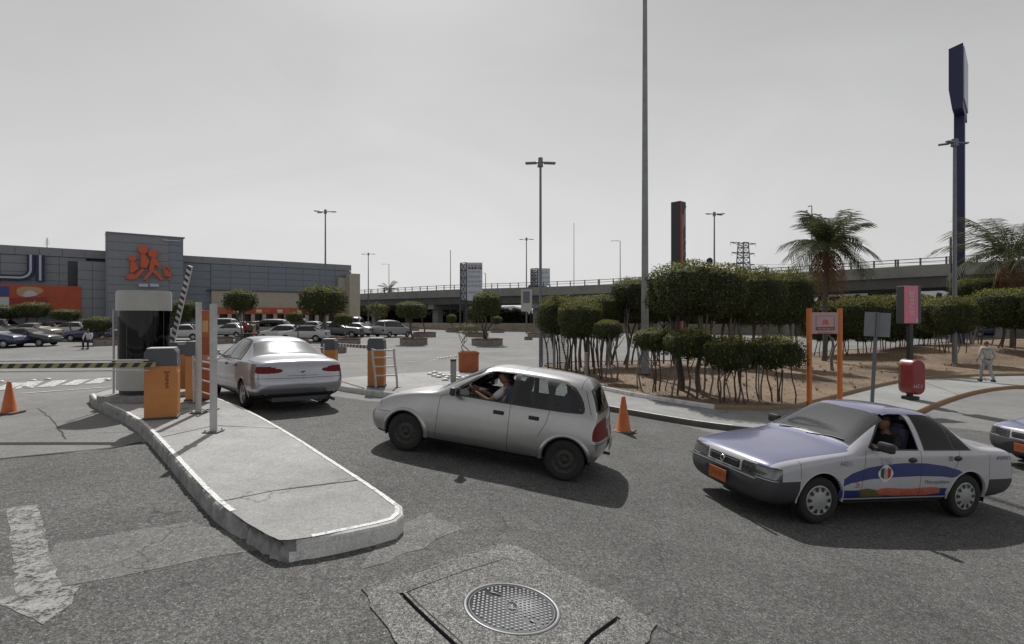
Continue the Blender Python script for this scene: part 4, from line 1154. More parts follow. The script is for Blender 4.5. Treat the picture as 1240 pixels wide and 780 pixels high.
def seats(root, xf, xr, zseat, hw, htop, m=m_seat):
    for x, rear in ((xf, False), (xr, True)):
        for s in (1, -1):
            bm = bmesh.new(); y = s*hw
            box(bm, (x+.22, y, zseat), (.5, .46, .16), bevel=.04)
            box(bm, (x-.06, y, zseat+.36), (.13, .46, .62), bevel=.04, rot=Euler((0, R(-12), 0)))
            box(bm, (x-.15, y, htop), (.09, .27, .19), bevel=.035, rot=Euler((0, R(-8), 0)))
            obj('seat', bm, m, root)

def interior(root, xd, L, W, zf=.25, zb=.86):
    bm = bmesh.new(); box(bm, (-.1, 0, zf), (L*.62, W-.2, .05)); box(bm, (xd-.05, 0, zb-.10), (.34, W-.28, .26), bevel=.05)
    box(bm, (-L*.33, 0, .55), (.4, W-.3, .5))
    obj('interior_trim', bm, m_int, root)
    bm = bmesh.new()
    n = 20; c = Vector((xd-.30, .36, zb+.02)); q = Euler((0, R(-62), 0)).to_quaternion(); pts = [c+q @ Vector((.185*cos(2*pi*k/n), .185*sin(2*pi*k/n), 0)) for k in range(n+1)]
    tube(bm, pts, .015, 6); cyl(bm, c, c+q @ Vector((0, 0, -.2)), .03, n=8); cyl(bm, pts[0], pts[10], .015, n=5); cyl(bm, c, pts[15], .015, n=5)
    obj('steering_wheel', bm, m_black, root)
    bm = bmesh.new(); box(bm, (xd-.38, 0, 1.21), (.03, .24, .07), bevel=.01); obj('rear_view_mirror', bm, m_black, root)

def body_y(bvh):
    def f(x, z):
        h = bvh.ray_cast(Vector((x, 3, z)), Vector((0, -1, 0)))
        return h[0].y if h[0] else .7
    return f
def decal(root, bvh, s, x, z, size, m, side=1, sx=1.0, rot=0.0, bold=0.0):
    """flat print wrapped on the body side"""
    me = text_mesh(s, size, 0, bold=bold); 
    for v in me.vertices:
        px_, pz_ = v.co.x*sx, v.co.y
        px_, pz_ = px_*cos(rot)-pz_*sin(rot), px_*sin(rot)+pz_*cos(rot)
        X = x-side*px_; Z = z+pz_
        h = bvh.ray_cast(Vector((X, 3, Z)), Vector((0, -1, 0))); y = (h[0].y if h[0] else .7)+.003
        v.co = (X, side*y, Z)
    return mobj('lettering', me, m, root)
def side_mirror(root, x, y, z, m, s):
    bm = bmesh.new(); box(bm, (x-.02, s*(y+.12), z+.035), (.09, .20, .125), bevel=.035); box(bm, (x, s*(y+.015), z-.005), (.07, .07, .05), bevel=.01)
    o = obj('side_mirror', bm, m, root, smooth=False)
    bm = bmesh.new(); box(bm, (x-.068, s*(y+.12), z+.035), (.006, .165, .095)); obj('mirror_glass', bm, m_chrome, o)
def handle(root, x, y, z, m, s, w_=.14):
    bm = bmesh.new(); box(bm, (x, s*(y+.004), z), (w_, .022, .055), bevel=.008); o = obj('door_handle', bm, m_black, root)
    bm = bmesh.new(); box(bm, (x+.005, s*(y+.022), z+.006), (w_*.8, .02, .02), bevel=.005); obj('grip', bm, m, o)

# ---------------------------------------------------------------- hatchback
HL, HW = 3.73, 1.61
# xA    xB    xC    xD    xE    ws   zs   wl   zl   wm   zm   wb   zb   wt   zt   zc
hatch_rows = [
 (.14, .00, .05, .14, .20, .64, .20, .76, .40, .74, .55, .68, .655, .62, .70, .715),
 (.24, .14, .17, .24, .34, .74, .19, .80, .41, .79, .58, .72, .72, .65, .775, .80),
 (.42, .42, .42, .46, .55, .76, .18, .812, .44, .80, .62, .745, .79, .67, .845, .88),
 (.72, .72, .72, .76, .82, .77, .18, .818, .45, .81, .66, .765, .855, .70, .905, .945),
 (1.02, 1.02, 1.02, 1.04, 1.06, .77, .18, .818, .45, .81, .68, .775, .895, .715, .94, .985),
 (1.20, 1.20, 1.20, 1.22, 1.22, .77, .18, .818, .45, .812, .69, .775, .905, .705, .965, 1.02),
 (1.45, 1.45, 1.45, 1.45, 1.50, .77, .18, .818, .45, .812, .70, .775, .91, .64, 1.17, 1.23),
 (1.75, 1.75, 1.75, 1.72, 1.84, .77, .18, .818, .45, .812, .70, .775, .915, .575, 1.345, 1.40),
 (2.05, 2.05, 2.05, 2.05, 2.08, .77, .18, .818, .45, .812, .70, .775, .92, .57, 1.385, 1.435),
 (2.55, 2.55, 2.55, 2.55, 2.55, .77, .18, .818, .45, .812, .70, .775, .925, .565, 1.385, 1.435),
 (3.00, 3.00, 3.00, 3.00, 3.00, .77, .18, .818, .45, .812, .70, .77, .93, .56, 1.375, 1.425),
 (3.30, 3.30, 3.30, 3.32, 3.34, .77, .19, .815, .45, .808, .70, .765, .935, .555, 1.345, 1.395),
 (3.45, 3.48, 3.48, 3.47, 3.46, .76, .20, .81, .46, .80, .70, .75, .93, .55, 1.29, 1.335),
 (3.56, 3.66, 3.63, 3.59, 3.57, .74, .22, .805, .46, .78, .68, .735, .90, .62, 1.07, 1.10),
 (3.60, 3.75, 3.70, 3.66, 3.64, .68, .25, .78, .46, .755, .62, .71, .85, .66, .92, .935),
]
def build_hatch():
    root = empty('parked_hatchback', (0, 0, 0))
    bm = car_shell(hatch_rows, HL, HW, .16, .10); lay = bm.faces.layers.int.new('pid')
    bvh = BVHTree.FromBMesh(bm); ys = body_y(bvh)
    X = lambda x: HL/2-x
    axf, axr = X(.76), X(3.20)
    for f in bm.faces:
        if f.normal.z < -.6: f[lay] = 1
    ar = .325
    side = lambda f: f.calc_center_median().y > .45
    for ax in (axf, axr): cut(bm, lay, 99, circ(ax, CAR_AXLE+.01, ar, 22), 'S', -2, extra=side)
    # greenhouse trim and windows (x from nose)
    def S(p): return [(X(a), b) for a, b in p]
    cut(bm, lay, 2, S(chaikin([(1.42, .945), (1.38, .965), (1.92, 1.352), (2.10, 1.378), (2.85, 1.365), (3.18, 1.32), (3.36, 1.14), (3.42, .98), (3.37, .935), (2.4, .930)], 1)), 'S', .15)
    cut(bm, lay, 3, S([(1.53, .965), (1.49, .985), (1.93, 1.325), (2.02, 1.345), (2.33, 1.350), (2.345, 1.335), (2.31, .955)]), 'S', .15, only=(2,))
    cut(bm, lay, 4, S([(2.40, .955), (2.42, 1.345), (2.76, 1.335), (2.81, 1.31), (2.88, 1.12), (2.89, .955)]), 'S', .15, only=(2,))
    cut(bm, lay, 5, S(chaikin([(2.97, .96), (2.95, 1.325), (3.16, 1.295), (3.31, 1.13), (3.36, 1.0), (3.33, .965)], 1)), 'S', .15, only=(2,))
    # windscreen and rear screen seen from above / behind
    cut(bm, lay, 6, [(X(1.235), -.01), (X(1.235), .60), (X(1.28), .655), (X(1.80), .545), (X(1.85), .50), (X(1.86), -.01)], 'T', .2, extra=lambda f: f.calc_center_median().z > .93)
    cut(bm, lay, 7, [(-.01, .955), (.58, .955), (.63, .99), (.50, 1.25), (.46, 1.27), (-.01, 1.31)], 'R', .5, extra=lambda f: f.calc_center_median().x < X(3.2))
    cut(bm, lay, 8, [(-.01, .985), (.54, .985), (.57, 1.01), (.46, 1.22), (.43, 1.24), (-.01, 1.275)], 'R', .3, only=(7,))
    cut(bm, lay, 2, [(X(1.15), -.01), (X(1.20), .68), (X(1.235), .64), (X(1.235), -.01)], 'T', .3, only=(0,))
    # lamps
    cut(bm, lay, 9, S(chaikin([(.10, .60), (.06, .66), (.14, .755), (.30, .80), (.36, .80), (.24, .66)], 1)), 'S', .05)
    cut(bm, lay, 9, chaikin([(.38, .60), (.36, .69), (.70, .735), (.76, .62), (.7, .58)], 1), 'F', .3, extra=lambda f: f.calc_center_median().x > X(.4))
    cut(bm, lay, 10, S(chaikin([(3.55, .63), (3.55, .75), (3.59, .85), (3.66, .89), (3.80, .89), (3.80, .60), (3.58, .60)], 1)), 'S', .04)
    cut(bm, lay, 12, [(-.01, .50), (.16, .50), (.16, .60), (-.01, .60)], 'F', .3, extra=lambda f: f.calc_center_median().x > X(.3))
    cut(bm, lay, 11, rrect(-.4, .24, .55, .33, .03), 'F', .3)
    # panel gaps
    for p in [(S([(1.28, .90)])[0], S([(1.26, .30)])[0]), (S([(2.36, .93)])[0], S([(2.37, .27)])[0]), (S([(2.93, .93)])[0], S([(2.90, .76)])[0]), (S([(2.90, .76)])[0], S([(2.80, .56)])[0]),
              (S([(1.26, .285)])[0], S([(2.72, .285)])[0]), (S([(1.28, .90)])[0], S([(1.40, .945)])[0]), (S([(.30, .55)])[0], S([(.50, .56)])[0]), (S([(3.55, .56)])[0], S([(3.74, .55)])[0]),
              (S([(3.38, 1.25)])[0], S([(3.50, .95)])[0])]:
        cut(bm, lay, 13, seam(*p), 'S', .12, only=(0,))
    cut(bm, lay, 13, [(-.01, .56), (.66, .56), (.66, .567), (-.01, .567)], 'R', .2, only=(0,))
    cut(bm, lay, 13, [(X(.30), .60), (X(1.18), .675), (X(1.18), .683), (X(.30), .608)], 'T', .3, only=(0,))
    cut(bm, lay, 13, [(X(3.31), -.01), (X(3.31), .56), (X(3.317), .56), (X(3.317), -.01)], 'T', .3, only=(0,))
    bm.verts.index_update()
    split_parts(bm, lay, {0: ('body', m_silver, 'one', None), 1: ('underbody', m_under, 'one', None), 2: ('window_trim', m_black, 'two', None), 3: ('front_side_window', g_side, 'two', None),
        4: ('rear_side_window', g_side, 'two', None), 5: ('quarter_window', g_side, 'two', None), 6: ('windscreen', g_wind, 'one', None), 7: ('window_rubber', m_black, 'one', None),
        8: ('rear_window', glass_mat('grey_glass', (.30, .31, .31)), 'one', None), 9: ('headlight', m_clear, 'two', None), 10: ('tail_light', m_redl, 'two', None), 11: ('lower_grille', m_black, 'one', None),
        12: ('grille', m_black, 'one', None), 13: ('door_gap', m_seam, 'one', None)}, root)
    bm.free()
    for ax in (axf, axr): liner(root, ax, ar+.004, HW); arch_lip(root, ax, ar, ys, m_silver, .055, .020)
    for s in (1, -1):
        wheel(root, axf, s*(HW/2-.115), CAR_AXLE, .17, 'steel', side=s, steer=R(2)); wheel(root, axr, s*(HW/2-.115), CAR_AXLE, .17, 'steel', side=s)
        side_mirror(root, X(1.52), .775, .985, m_black, s)
        handle(root, X(2.20), ys(X(2.2), .80), .80, m_black, s, .16); handle(root, X(2.72), ys(X(2.72), .80), .80, m_black, s, .15)
    # bumper rub details, plate, wiper
    bm = bmesh.new(); box(bm, (X(3.735), 0, .47), (.012, .34, .15), bevel=.004); obj('number_plate', bm, mat('plate_grey', (.25, .25, .26), .5), root)
    bm = bmesh.new(); tube(bm, [(X(1.20), .10, 1.035), (X(1.25), .45, 1.035)], .008, 5); tube(bm, [(X(1.18), -.35, 1.035), (X(1.24), .02, 1.05)], .008, 5); obj('wiper', bm, m_black, root)
    bm = bmesh.new(); cyl(bm, (X(3.45), -.5, .21), (X(3.70), -.5, .20), .025, n=8); obj('exhaust', bm, m_dsteel, root)
    seats(root, X(2.18), X(3.02), .50, .33, 1.14); interior(root, X(1.38), HL, HW, .25, .90)
    return root

# ---------------------------------------------------------------- boxy saloon (taxi)
TL, TW = 4.32, 1.66
taxi_rows = [
 (.10, .00, .03, .06, .07, .66, .22, .79, .34, .79, .48, .77, .58, .73, .665, .68),
 (.20, .10, .10, .12, .13, .76, .21, .82, .35, .82, .52, .80, .66, .75, .715, .735),
 (.42, .42, .42, .42, .42, .78, .20, .828, .42, .828, .58, .81, .715, .755, .765, .79),
 (.80, .80, .80, .80, .80, .79, .20, .83, .44, .83, .62, .815, .77, .765, .815, .85),
 (1.15, 1.15, 1.15, 1.15, 1.15, .79, .20, .83, .45, .83, .64, .818, .82, .77, .855, .90),
 (1.34, 1.34, 1.34, 1.34, 1.33, .79, .20, .83, .45, .83, .65, .818, .84, .755, .885, .935),
 (1.62, 1.62, 1.62, 1.62, 1.66, .79, .20, .83, .45, .83, .66, .818, .855, .68, 1.12, 1.16),
 (1.95, 1.95, 1.95, 1.93, 2.02, .79, .20, .83, .45, .83, .66, .818, .86, .595, 1.325, 1.355),
 (2.20, 2.20, 2.20, 2.20, 2.25, .79, .20, .83, .45, .83, .66, .818, .865, .585, 1.35, 1.385),
 (2.65, 2.65, 2.65, 2.65, 2.65, .79, .20, .83, .45, .83, .66, .818, .87, .58, 1.35, 1.385),
 (3.00, 3.00, 3.00, 3.02, 2.98, .79, .20, .83, .45, .83, .66, .818, .875, .585, 1.32, 1.35),
 (3.28, 3.28, 3.28, 3.30, 3.26, .79, .20, .83, .45, .83, .66, .818, .88, .645, 1.12, 1.15),
 (3.52, 3.52, 3.52, 3.52, 3.52, .79, .20, .83, .45, .828, .66, .815, .885, .73, .925, .965),
 (3.90, 3.90, 3.90, 3.90, 3.90, .78, .22, .825, .45, .82, .66, .80, .88, .74, .915, .945),
 (4.12, 4.20, 4.16, 4.15, 4.13, .76, .25, .815, .45, .81, .65, .785, .86, .73, .90, .925),
 (4.18, 4.32, 4.26, 4.22, 4.19, .70, .28, .78, .45, .775, .62, .755, .81, .71, .86, .88),
]
def sedan(rows, L, W, P_, taxi=False, lod=0):
    """three box saloon; P_ holds the paint and shape settings"""
    root = empty(P_['name'], (0, 0, 0))
    bm = car_shell(rows, L, W, P_.get('bf', .12), P_.get('br', .09), sub=2 if lod == 0 else 1); lay = bm.faces.layers.int.new('pid')
    bvh = BVHTree.FromBMesh(bm); ys = body_y(bvh); X = lambda x: L/2-x
    S = lambda p: [(X(a), b) for a, b in p]
    axf, axr = X(P_['ax'][0]), X(P_['ax'][1]); ar = P_.get('ar', .325)
    for f in bm.faces:
        if f.normal.z < -.6: f[lay] = 1
    side = lambda f: f.calc_center_median().y > .45
    for ax in (axf, axr): cut(bm, lay, 99, circ(ax, CAR_AXLE+.01, ar, 22 if lod == 0 else 12), 'S', -2, extra=side)
    for t_ in P_.get('trims', [P_.get('trim')]): cut(bm, lay, 2, S(t_), 'S', .15)
    for k, w_ in enumerate(P_['wins']): cut(bm, lay, 3+k, S(w_), 'S', .15, only=(2,))
    ws = P_['wscreen']; rs = P_['rscreen']
    cut(bm, lay, 7, [(X(ws[0]-.02), -.01), (X(ws[0]-.02), ws[1]+.02), (X(ws[2]+.02), ws[3]+.02), (X(ws[2]+.02), -.01)], 'T', .15, extra=lambda f: f.calc_center_median().z > P_['zb'])
    cut(bm, lay, 6, [(X(ws[0]), -.01), (X(ws[0]), ws[1]-.03), (X(ws[0]+.03), ws[1]), (X(ws[2]-.03), ws[3]), (X(ws[2]), ws[3]-.03), (X(ws[2]), -.01)], 'T', .15, extra=lambda f: f.calc_center_median().z > P_['zb'])
    cut(bm, lay, 7, [(X(rs[0]-.02), -.01), (X(rs[0]-.02), rs[1]+.02), (X(rs[2]+.02), rs[3]+.02), (X(rs[2]+.02), -.01)], 'T', .15, extra=lambda f: f.calc_center_median().z > P_['zb'])
    cut(bm, lay, 8, chaikin([(X(rs[0]), -.3), (X(rs[0]), rs[1]-.05), (X(rs[0]+.02), rs[1]), (X(rs[2]-.04), rs[3]), (X(rs[2]), rs[3]-.08), (X(rs[2]), -.3)], 1), 'T', .15, extra=lambda f: f.calc_center_median().z > P_['zb'])
    for (v_, pid, pg, ex) in P_.get('cuts', []):
        pg2 = S(pg) if v_ in 'ST' else pg
        cut(bm, lay, pid, pg2, v_, .15 if v_ != 'F' and v_ != 'R' else (.12 if pid in (9, 22, 24, 29) else .3), extra=ex, only=P_.get('only', {}).get(pid))
    if lod == 0:
        for p, q in P_.get('seams', []): cut(bm, lay, 13, seam(S([p])[0], S([q])[0]), 'S', .12, only=P_.get('seam_only', (0,)))
    bm.verts.index_update()
    tb_ = {0: ('body', P_['paint'], 'one', None), 1: ('underbody', m_under, 'one', None), 2: ('window_trim', P_.get('trimmat', m_black), 'two', None),
        3: ('front_side_window', P_.get('sg', g_side), 'two', None), 4: ('rear_side_window', P_.get('sg', g_side), 'two', None), 5: ('quarter_window', P_.get('sg', g_side), 'two', None),
        6: ('windscreen', P_.get('wg', g_wind), 'one', None), 7: ('window_rubber', m_black, 'one', None), 8: ('rear_window', P_.get('rg', g_wind), 'one', None),
        9: ('headlight', m_clear, 'two', None), 10: ('tail_light', m_redl, 'two', None), 13: ('door_gap', m_seam, 'one', None)}
    tb_.update(P_.get('parts', {}))
    split_parts(bm, lay, tb_, root)
    bm.free()
    for ax in (axf, axr): liner(root, ax, ar+.004, W)
    if lod == 0:
        for ax in (axf, axr): arch_lip(root, ax, ar, ys, P_['paint'], P_.get('lip', .03), .006)
    for s in (1, -1):
        wheel(root, axf, s*(W/2-.115), CAR_AXLE, .175, P_['rim'], side=s, steer=R(P_.get('steer', 0))); wheel(root, axr, s*(W/2-.115), CAR_AXLE, .175, P_['rim'], side=s)
        if lod == 0 or True: side_mirror(root, X(P_['mir']), P_.get('my', .80), P_['zb']+.06, P_.get('mirmat', m_black), s)
    if lod == 0:
        seats(root, X(P_['seat'][0]), X(P_['seat'][1]), .46, .35, 1.08); interior(root, X(ws[0]+.22), L, W, .25, P_['zb']-.02)
    return root, bvh, ys, X

def taxi_build():
    tr = [(1.53, .892), (1.50, .905), (2.02, 1.325), (2.06, 1.335), (2.98, 1.325), (3.05, 1.30), (3.38, .905), (3.36, .89)]
    w1_ = [(1.64, .912), (1.61, .93), (2.03, 1.30), (2.10, 1.312), (2.36, 1.315), (2.38, 1.30), (2.38, .912)]
    w2_ = [(2.50, .912), (2.50, 1.315), (2.90, 1.308), (2.96, 1.27), (3.00, .912)]
    w3_ = [(3.03, .912), (3.00, 1.24), (3.03, 1.25), (3.30, .912)]
    blue = [(1.18, .55), (1.30, .62), (1.55, .69), (1.85, .73), (2.15, .745), (2.5, .74), (2.85, .70), (3.10, .645), (3.22, .59), (2.98, .545), (2.8, .565), (2.4, .575), (2.0, .565), (1.6, .545), (1.3, .50), (1.18, .46)]
    P_ = dict(name='taxi', lip=.012, ax=(.86, 3.29), trims=[[tuple(p) for p in inset(w_, -.018)] for w_ in (w1_, [(2.50, .912), (2.50, 1.315), (2.90, 1.308), (3.03, 1.25), (3.30, .912)])], wins=[w1_, w2_, w3_], wscreen=(1.39, .67, 1.99, .565), rscreen=(3.06, .55, 3.48, .66), zb=.87, paint=m_white, rim='cap', mir=1.66, my=.82,
        steer=-3, seat=(2.35, 3.08), sg=glass_mat('taxi_side_glass', (.14, .15, .16), .55), wg=dusty_sheen_glass('taxi_windscreen', (.62, .64, .65), .05), ar=.345,
        cuts=[('T', 20, [(.13, -.01), (.13, .70), (1.30, .755), (1.30, -.01)], None),      # bonnet
              ('T', 20, [(1.30, -.01), (1.30, .72), (1.36, .70), (1.37, -.01)], lambda f: f.calc_center_median().z < .96),
              ('T', 20, [(1.98, -.01), (2.03, .555), (2.98, .555), (3.03, -.01)], lambda f: f.calc_center_median().z > 1.3),   # roof
              ('F', 21, [(-.01, .515), (.80, .515), (.80, .20), (-.01, .20)], lambda f: f.calc_center_median().x > TL/2-.45),
              ('S', 21, [(0, .20), (0, .515), (.53, .53), (.53, .20)], None),
              ('T', 21, [(0, 0), (0, .83), (.10, .83), (.10, 0)], lambda f: f.calc_center_median().z < .53),
              ('S', 31, [(3.66, .20), (3.66, .515), (4.33, .52), (4.33, .20)], None),
              ('R', 31, [(-.01, .2), (.9, .2), (.9, .52), (-.01, .52)], lambda f: f.calc_center_median().x < -TL/2+.5),
              ('F', 22, rrect(-.30, .545, .30, .65, .02), lambda f: f.calc_center_median().x > TL/2-.3),
              ('F', 29, rrect(.335, .528, .86, .668, .02), lambda f: f.calc_center_median().x > TL/2-.3), ('S', 29, [(.00, .535), (.00, .67), (.22, .675), (.275, .65), (.265, .545), (.20, .53)], None),
              ('F', 9, rrect(.35, .54, .60, .655, .02), lambda f: f.calc_center_median().x > TL/2-.3), ('F', 24, rrect(.615, .54, .84, .655, .02), lambda f: f.calc_center_median().x > TL/2-.3), ('S', 24, [(.03, .55), (.05, .65), (.20, .66), (.25, .64), (.24, .56), (.20, .545)], None),
              ('R', 10, rrect(.42, .62, .80, .76, .02), None), ('S', 10, [(4.16, .62), (4.16, .76), (4.33, .76), (4.33, .62)], None),
              ('S', 25, [(1.12, .41), (1.12, .30), (3.0, .30), (2.9, .33), (2.9, .41), (2.4, .42), (2.0, .40)], None),
              ('S', 26, blue, None),
              ('S', 27, [(1.5, .315), (1.42, .41), (1.56, .43), (1.75, .40), (1.86, .33), (1.84, .315)], None),
              ('S', 28, chaikin([(1.80, .32), (1.70, .40), (1.85, .435), (2.2, .41), (2.5, .425), (2.78, .43), (2.80, .32)], 1), None)],
        parts={20: ('bonnet_and_roof', m_lilac, 'one', None), 21: ('bumper', mat('grey_bumper', (.035, .036, .04), .55), 'one', None), 22: ('grille', m_black, 'one', None), 24: ('indicator', m_clear, 'two', None), 29: ('lamp_frame', m_black, 'two', None), 31: ('bumper', mat('grey_bumper', (.035, .036, .04), .55), 'one', None),
               25: ('blue_sill_band', mat('livery_blue', (.012, .026, .15), .35, coat=.5), 'two', None), 26: ('blue_band', mat('livery_blue', (.012, .026, .15)), 'two', None),
               27: ('olive_graphic', mat('livery_olive', (.10, .10, .03), .4), 'two', None), 28: ('red_graphic', mat('livery_red', (.38, .055, .03), .4, noise=.6, nscale=14, col2=(.42, .16, .10)), 'two', None)},
        only={},
        seams=[((1.52, .885), (1.50, .80)), ((1.50, .80), (1.46, .32)), ((2.42, .89), (2.43, .32)), ((3.10, .89), (3.05, .72)), ((3.05, .72), (2.96, .60)), ((3.66, .53), (3.66, .85)), ((.53, .56), (.53, .76)),
               ((1.46, .305), (2.9, .305))], seam_only=(0, 25, 26, 27, 28))
    P_['cuts'] = [c for c in P_['cuts']]
    root, bvh, ys, X = sedan(taxi_rows, TL, TW, P_, True)
    # white body pillars between the windows: the real frames are painted
    m_txt = mat('livery_dark_text', (.10, .11, .14), .5)
    for s in (1,):
        decal(root, bvh, 'A4211', X(1.20), .735, .085, m_txt, s, .85); decal(root, bvh, '08', X(2.93), .795, .10, m_txt, s, .8)
        decal(root, bvh, '~4', X(1.83), .785, .06, mat('livery_pale_text', (.32, .33, .37), .5), s, 1.5); decal(root, bvh, '~5', X(1.83), .745, .045, mat('livery_pale_text', (.32, .33, .37), .5), s, 1.6)
        decal(root, bvh, 'Metropolitano', X(2.72), .495, .075, m_txt, s, 1.0); decal(root, bvh, '~2', X(1.40), .475, .085, mat('livery_orange', (.45, .15, .03), .5), s, 1.0, bold=.004)
        decal(root, bvh, '~8', X(3.93), .80, .055, mat('livery_blue', (.012, .026, .15)), s, 1.1, bold=.003)
    # shield badge, slightly proud print
    def badge(pts, m, d):
        me = bpy.data.meshes.new('badge'); V = []
        for x, z in pts:
            h = bvh.ray_cast(Vector((X(x), 3, z)), Vector((0, -1, 0))); V.append((X(x), (h[0].y if h[0] else .8)+d, z))
        me.from_pydata(V, [], [list(range(len(V)))]); o = mobj('badge', me, m, root)
    cx_, cz_ = 1.83, .615
    badge([(cx_+.115*cos(t)*(1+.08*cos(4*t)), cz_+.105*sin(t)*(1+.08*cos(4*t))) for t in [k*pi/12 for k in range(24)]], mat('badge_white', (.6, .6, .6), .5), .004)
    badge([(cx_-.085, cz_+.05), (cx_-.03, cz_+.08), (cx_-.03, cz_-.07), (cx_-.08, cz_-.04)], mat('badge_green', (.03, .05, .045), .5), .007)
    badge([(cx_+.085, cz_+.05), (cx_+.03, cz_+.08), (cx_+.03, cz_-.07), (cx_+.08, cz_-.04)], mat('badge_red', (.35, .02, .02), .5), .007)
    badge([(cx_-.02, cz_-.07), (cx_+.02, cz_-.07), (cx_+.025, cz_+.05), (cx_, cz_+.07), (cx_-.025, cz_+.05)], mat('badge_grey', (.30, .31, .30), .5), .007)
    for s in (1, -1):
        for x, z in ((2.27, .78), (3.06, .80)):
            bm = bmesh.new(); c = (X(x), s*(ys(X(x), z)+.002), z); lathe(bm, [(0, .012), (.03, .01), (.034, 0)], 14, axis='Y'); bmesh.ops.transform(bm, matrix=Matrix.Translation(c) @ Matrix.Diagonal((2.2, s, 1, 1)), verts=bm.verts)
            o = obj('door_handle', bm, m_black, root)
    # grille bars, round emblem, plate, wipers, antenna
    bm = bmesh.new(); 
    for k in range(4): box(bm, (X(.075)-.012*k*0, 0, .572+k*.018), (.02, .55, .005))
    obj('grille_bars', bm, m_steel, root)['kind'] = 'stuff'
    bm = bmesh.new(); lathe(bm, [(.042, -.008), (.042, .012), (.030, .012), (.030, -.008)], 20, axis='X'); box(bm, (.008, 0, 0), (.01, .10, .018)); bmesh.ops.translate(bm, vec=(X(.055), 0, .602), verts=bm.verts); obj('badge', bm, m_chrome, root)
    bm = bmesh.new(); box(bm, (X(-.012), 0, .40), (.012, .34, .15), bevel=.004); pl = obj('number_plate', bm, mat('plate_orange', (.45, .11, .03), .5), root)
    text_obj('~6', .085, mat('plate_dark_text', (.18, .10, .03), .6), Matrix.Translation((X(-.012)+.008, 0, .40)) @ Matrix.Rotation(pi/2, 4, 'Z') @ Matrix.Rotation(pi/2, 4, 'X'), pl, extrude=.001)
    bm = bmesh.new(); box(bm, (X(.02), 0, .520), (.05, 1.30, .006)); obj('bumper_highlight', bm, mat('grey_bumper', (.035, .036, .04)), root)
    for y0 in (-.05, .45):
        bm = bmesh.new(); tube(bm, [(X(1.33), y0-.40, .955), (X(1.40), y0-.05, .985), (X(1.41), y0+.12, .98)], .009, 5); obj('wiper', bm, m_black, root)
    # papers lying on the dashboard, seen through the screen
    return root

# ---------------------------------------------------------------- rounded saloon (rear three-quarter)
AL, AW = 4.76, 1.79
acc_rows = [
 (.12, .00, .04, .10, .16, .68, .21, .82, .38, .82, .52, .78, .60, .72, .665, .68),
 (.24, .14, .16, .20, .28, .80, .20, .875, .40, .875, .56, .83, .68, .76, .735, .765),
 (.50, .50, .50, .52, .58, .84, .20, .89, .44, .888, .62, .85, .76, .78, .81, .85),
 (.95, .95, .95, .95, .98, .85, .20, .895, .45, .893, .66, .865, .83, .80, .88, .93),
 (1.28, 1.28, 1.28, 1.28, 1.28, .85, .20, .895, .46, .893, .68, .87, .87, .80, .915, .97),
 (1.45, 1.45, 1.45, 1.45, 1.44, .85, .20, .895, .46, .893, .69, .87, .885, .785, .945, 1.00),
 (1.75, 1.75, 1.75, 1.75, 1.80, .85, .20, .895, .46, .893, .70, .87, .90, .70, 1.17, 1.22),
 (2.10, 2.10, 2.10, 2.10, 2.16, .85, .20, .895, .46, .893, .70, .87, .91, .61, 1.365, 1.405),
 (2.45, 2.45, 2.45, 2.45, 2.45, .85, .20, .895, .46, .893, .70, .87, .92, .595, 1.40, 1.445),
 (2.95, 2.95, 2.95, 2.95, 2.95, .85, .20, .895, .46, .893, .71, .87, .93, .595, 1.395, 1.44),
 (3.25, 3.25, 3.25, 3.28, 3.25, .85, .20, .895, .46, .893, .72, .87, .945, .60, 1.355, 1.40),
 (3.60, 3.60, 3.60, 3.62, 3.58, .85, .20, .895, .47, .892, .73, .865, .955, .665, 1.19, 1.235),
 (3.90, 3.90, 3.90, 3.90, 3.88, .85, .21, .89, .48, .888, .74, .86, .965, .745, 1.025, 1.07),
 (4.25, 4.25, 4.25, 4.25, 4.25, .84, .23, .885, .49, .88, .74, .845, .955, .765, 1.00, 1.035),
 (4.52, 4.60, 4.55, 4.54, 4.50, .81, .26, .87, .50, .86, .72, .82, .93, .75, .985, 1.02),
 (4.60, 4.76, 4.69, 4.64, 4.58, .72, .29, .82, .50, .81, .66, .78, .86, .72, .945, .975),
]
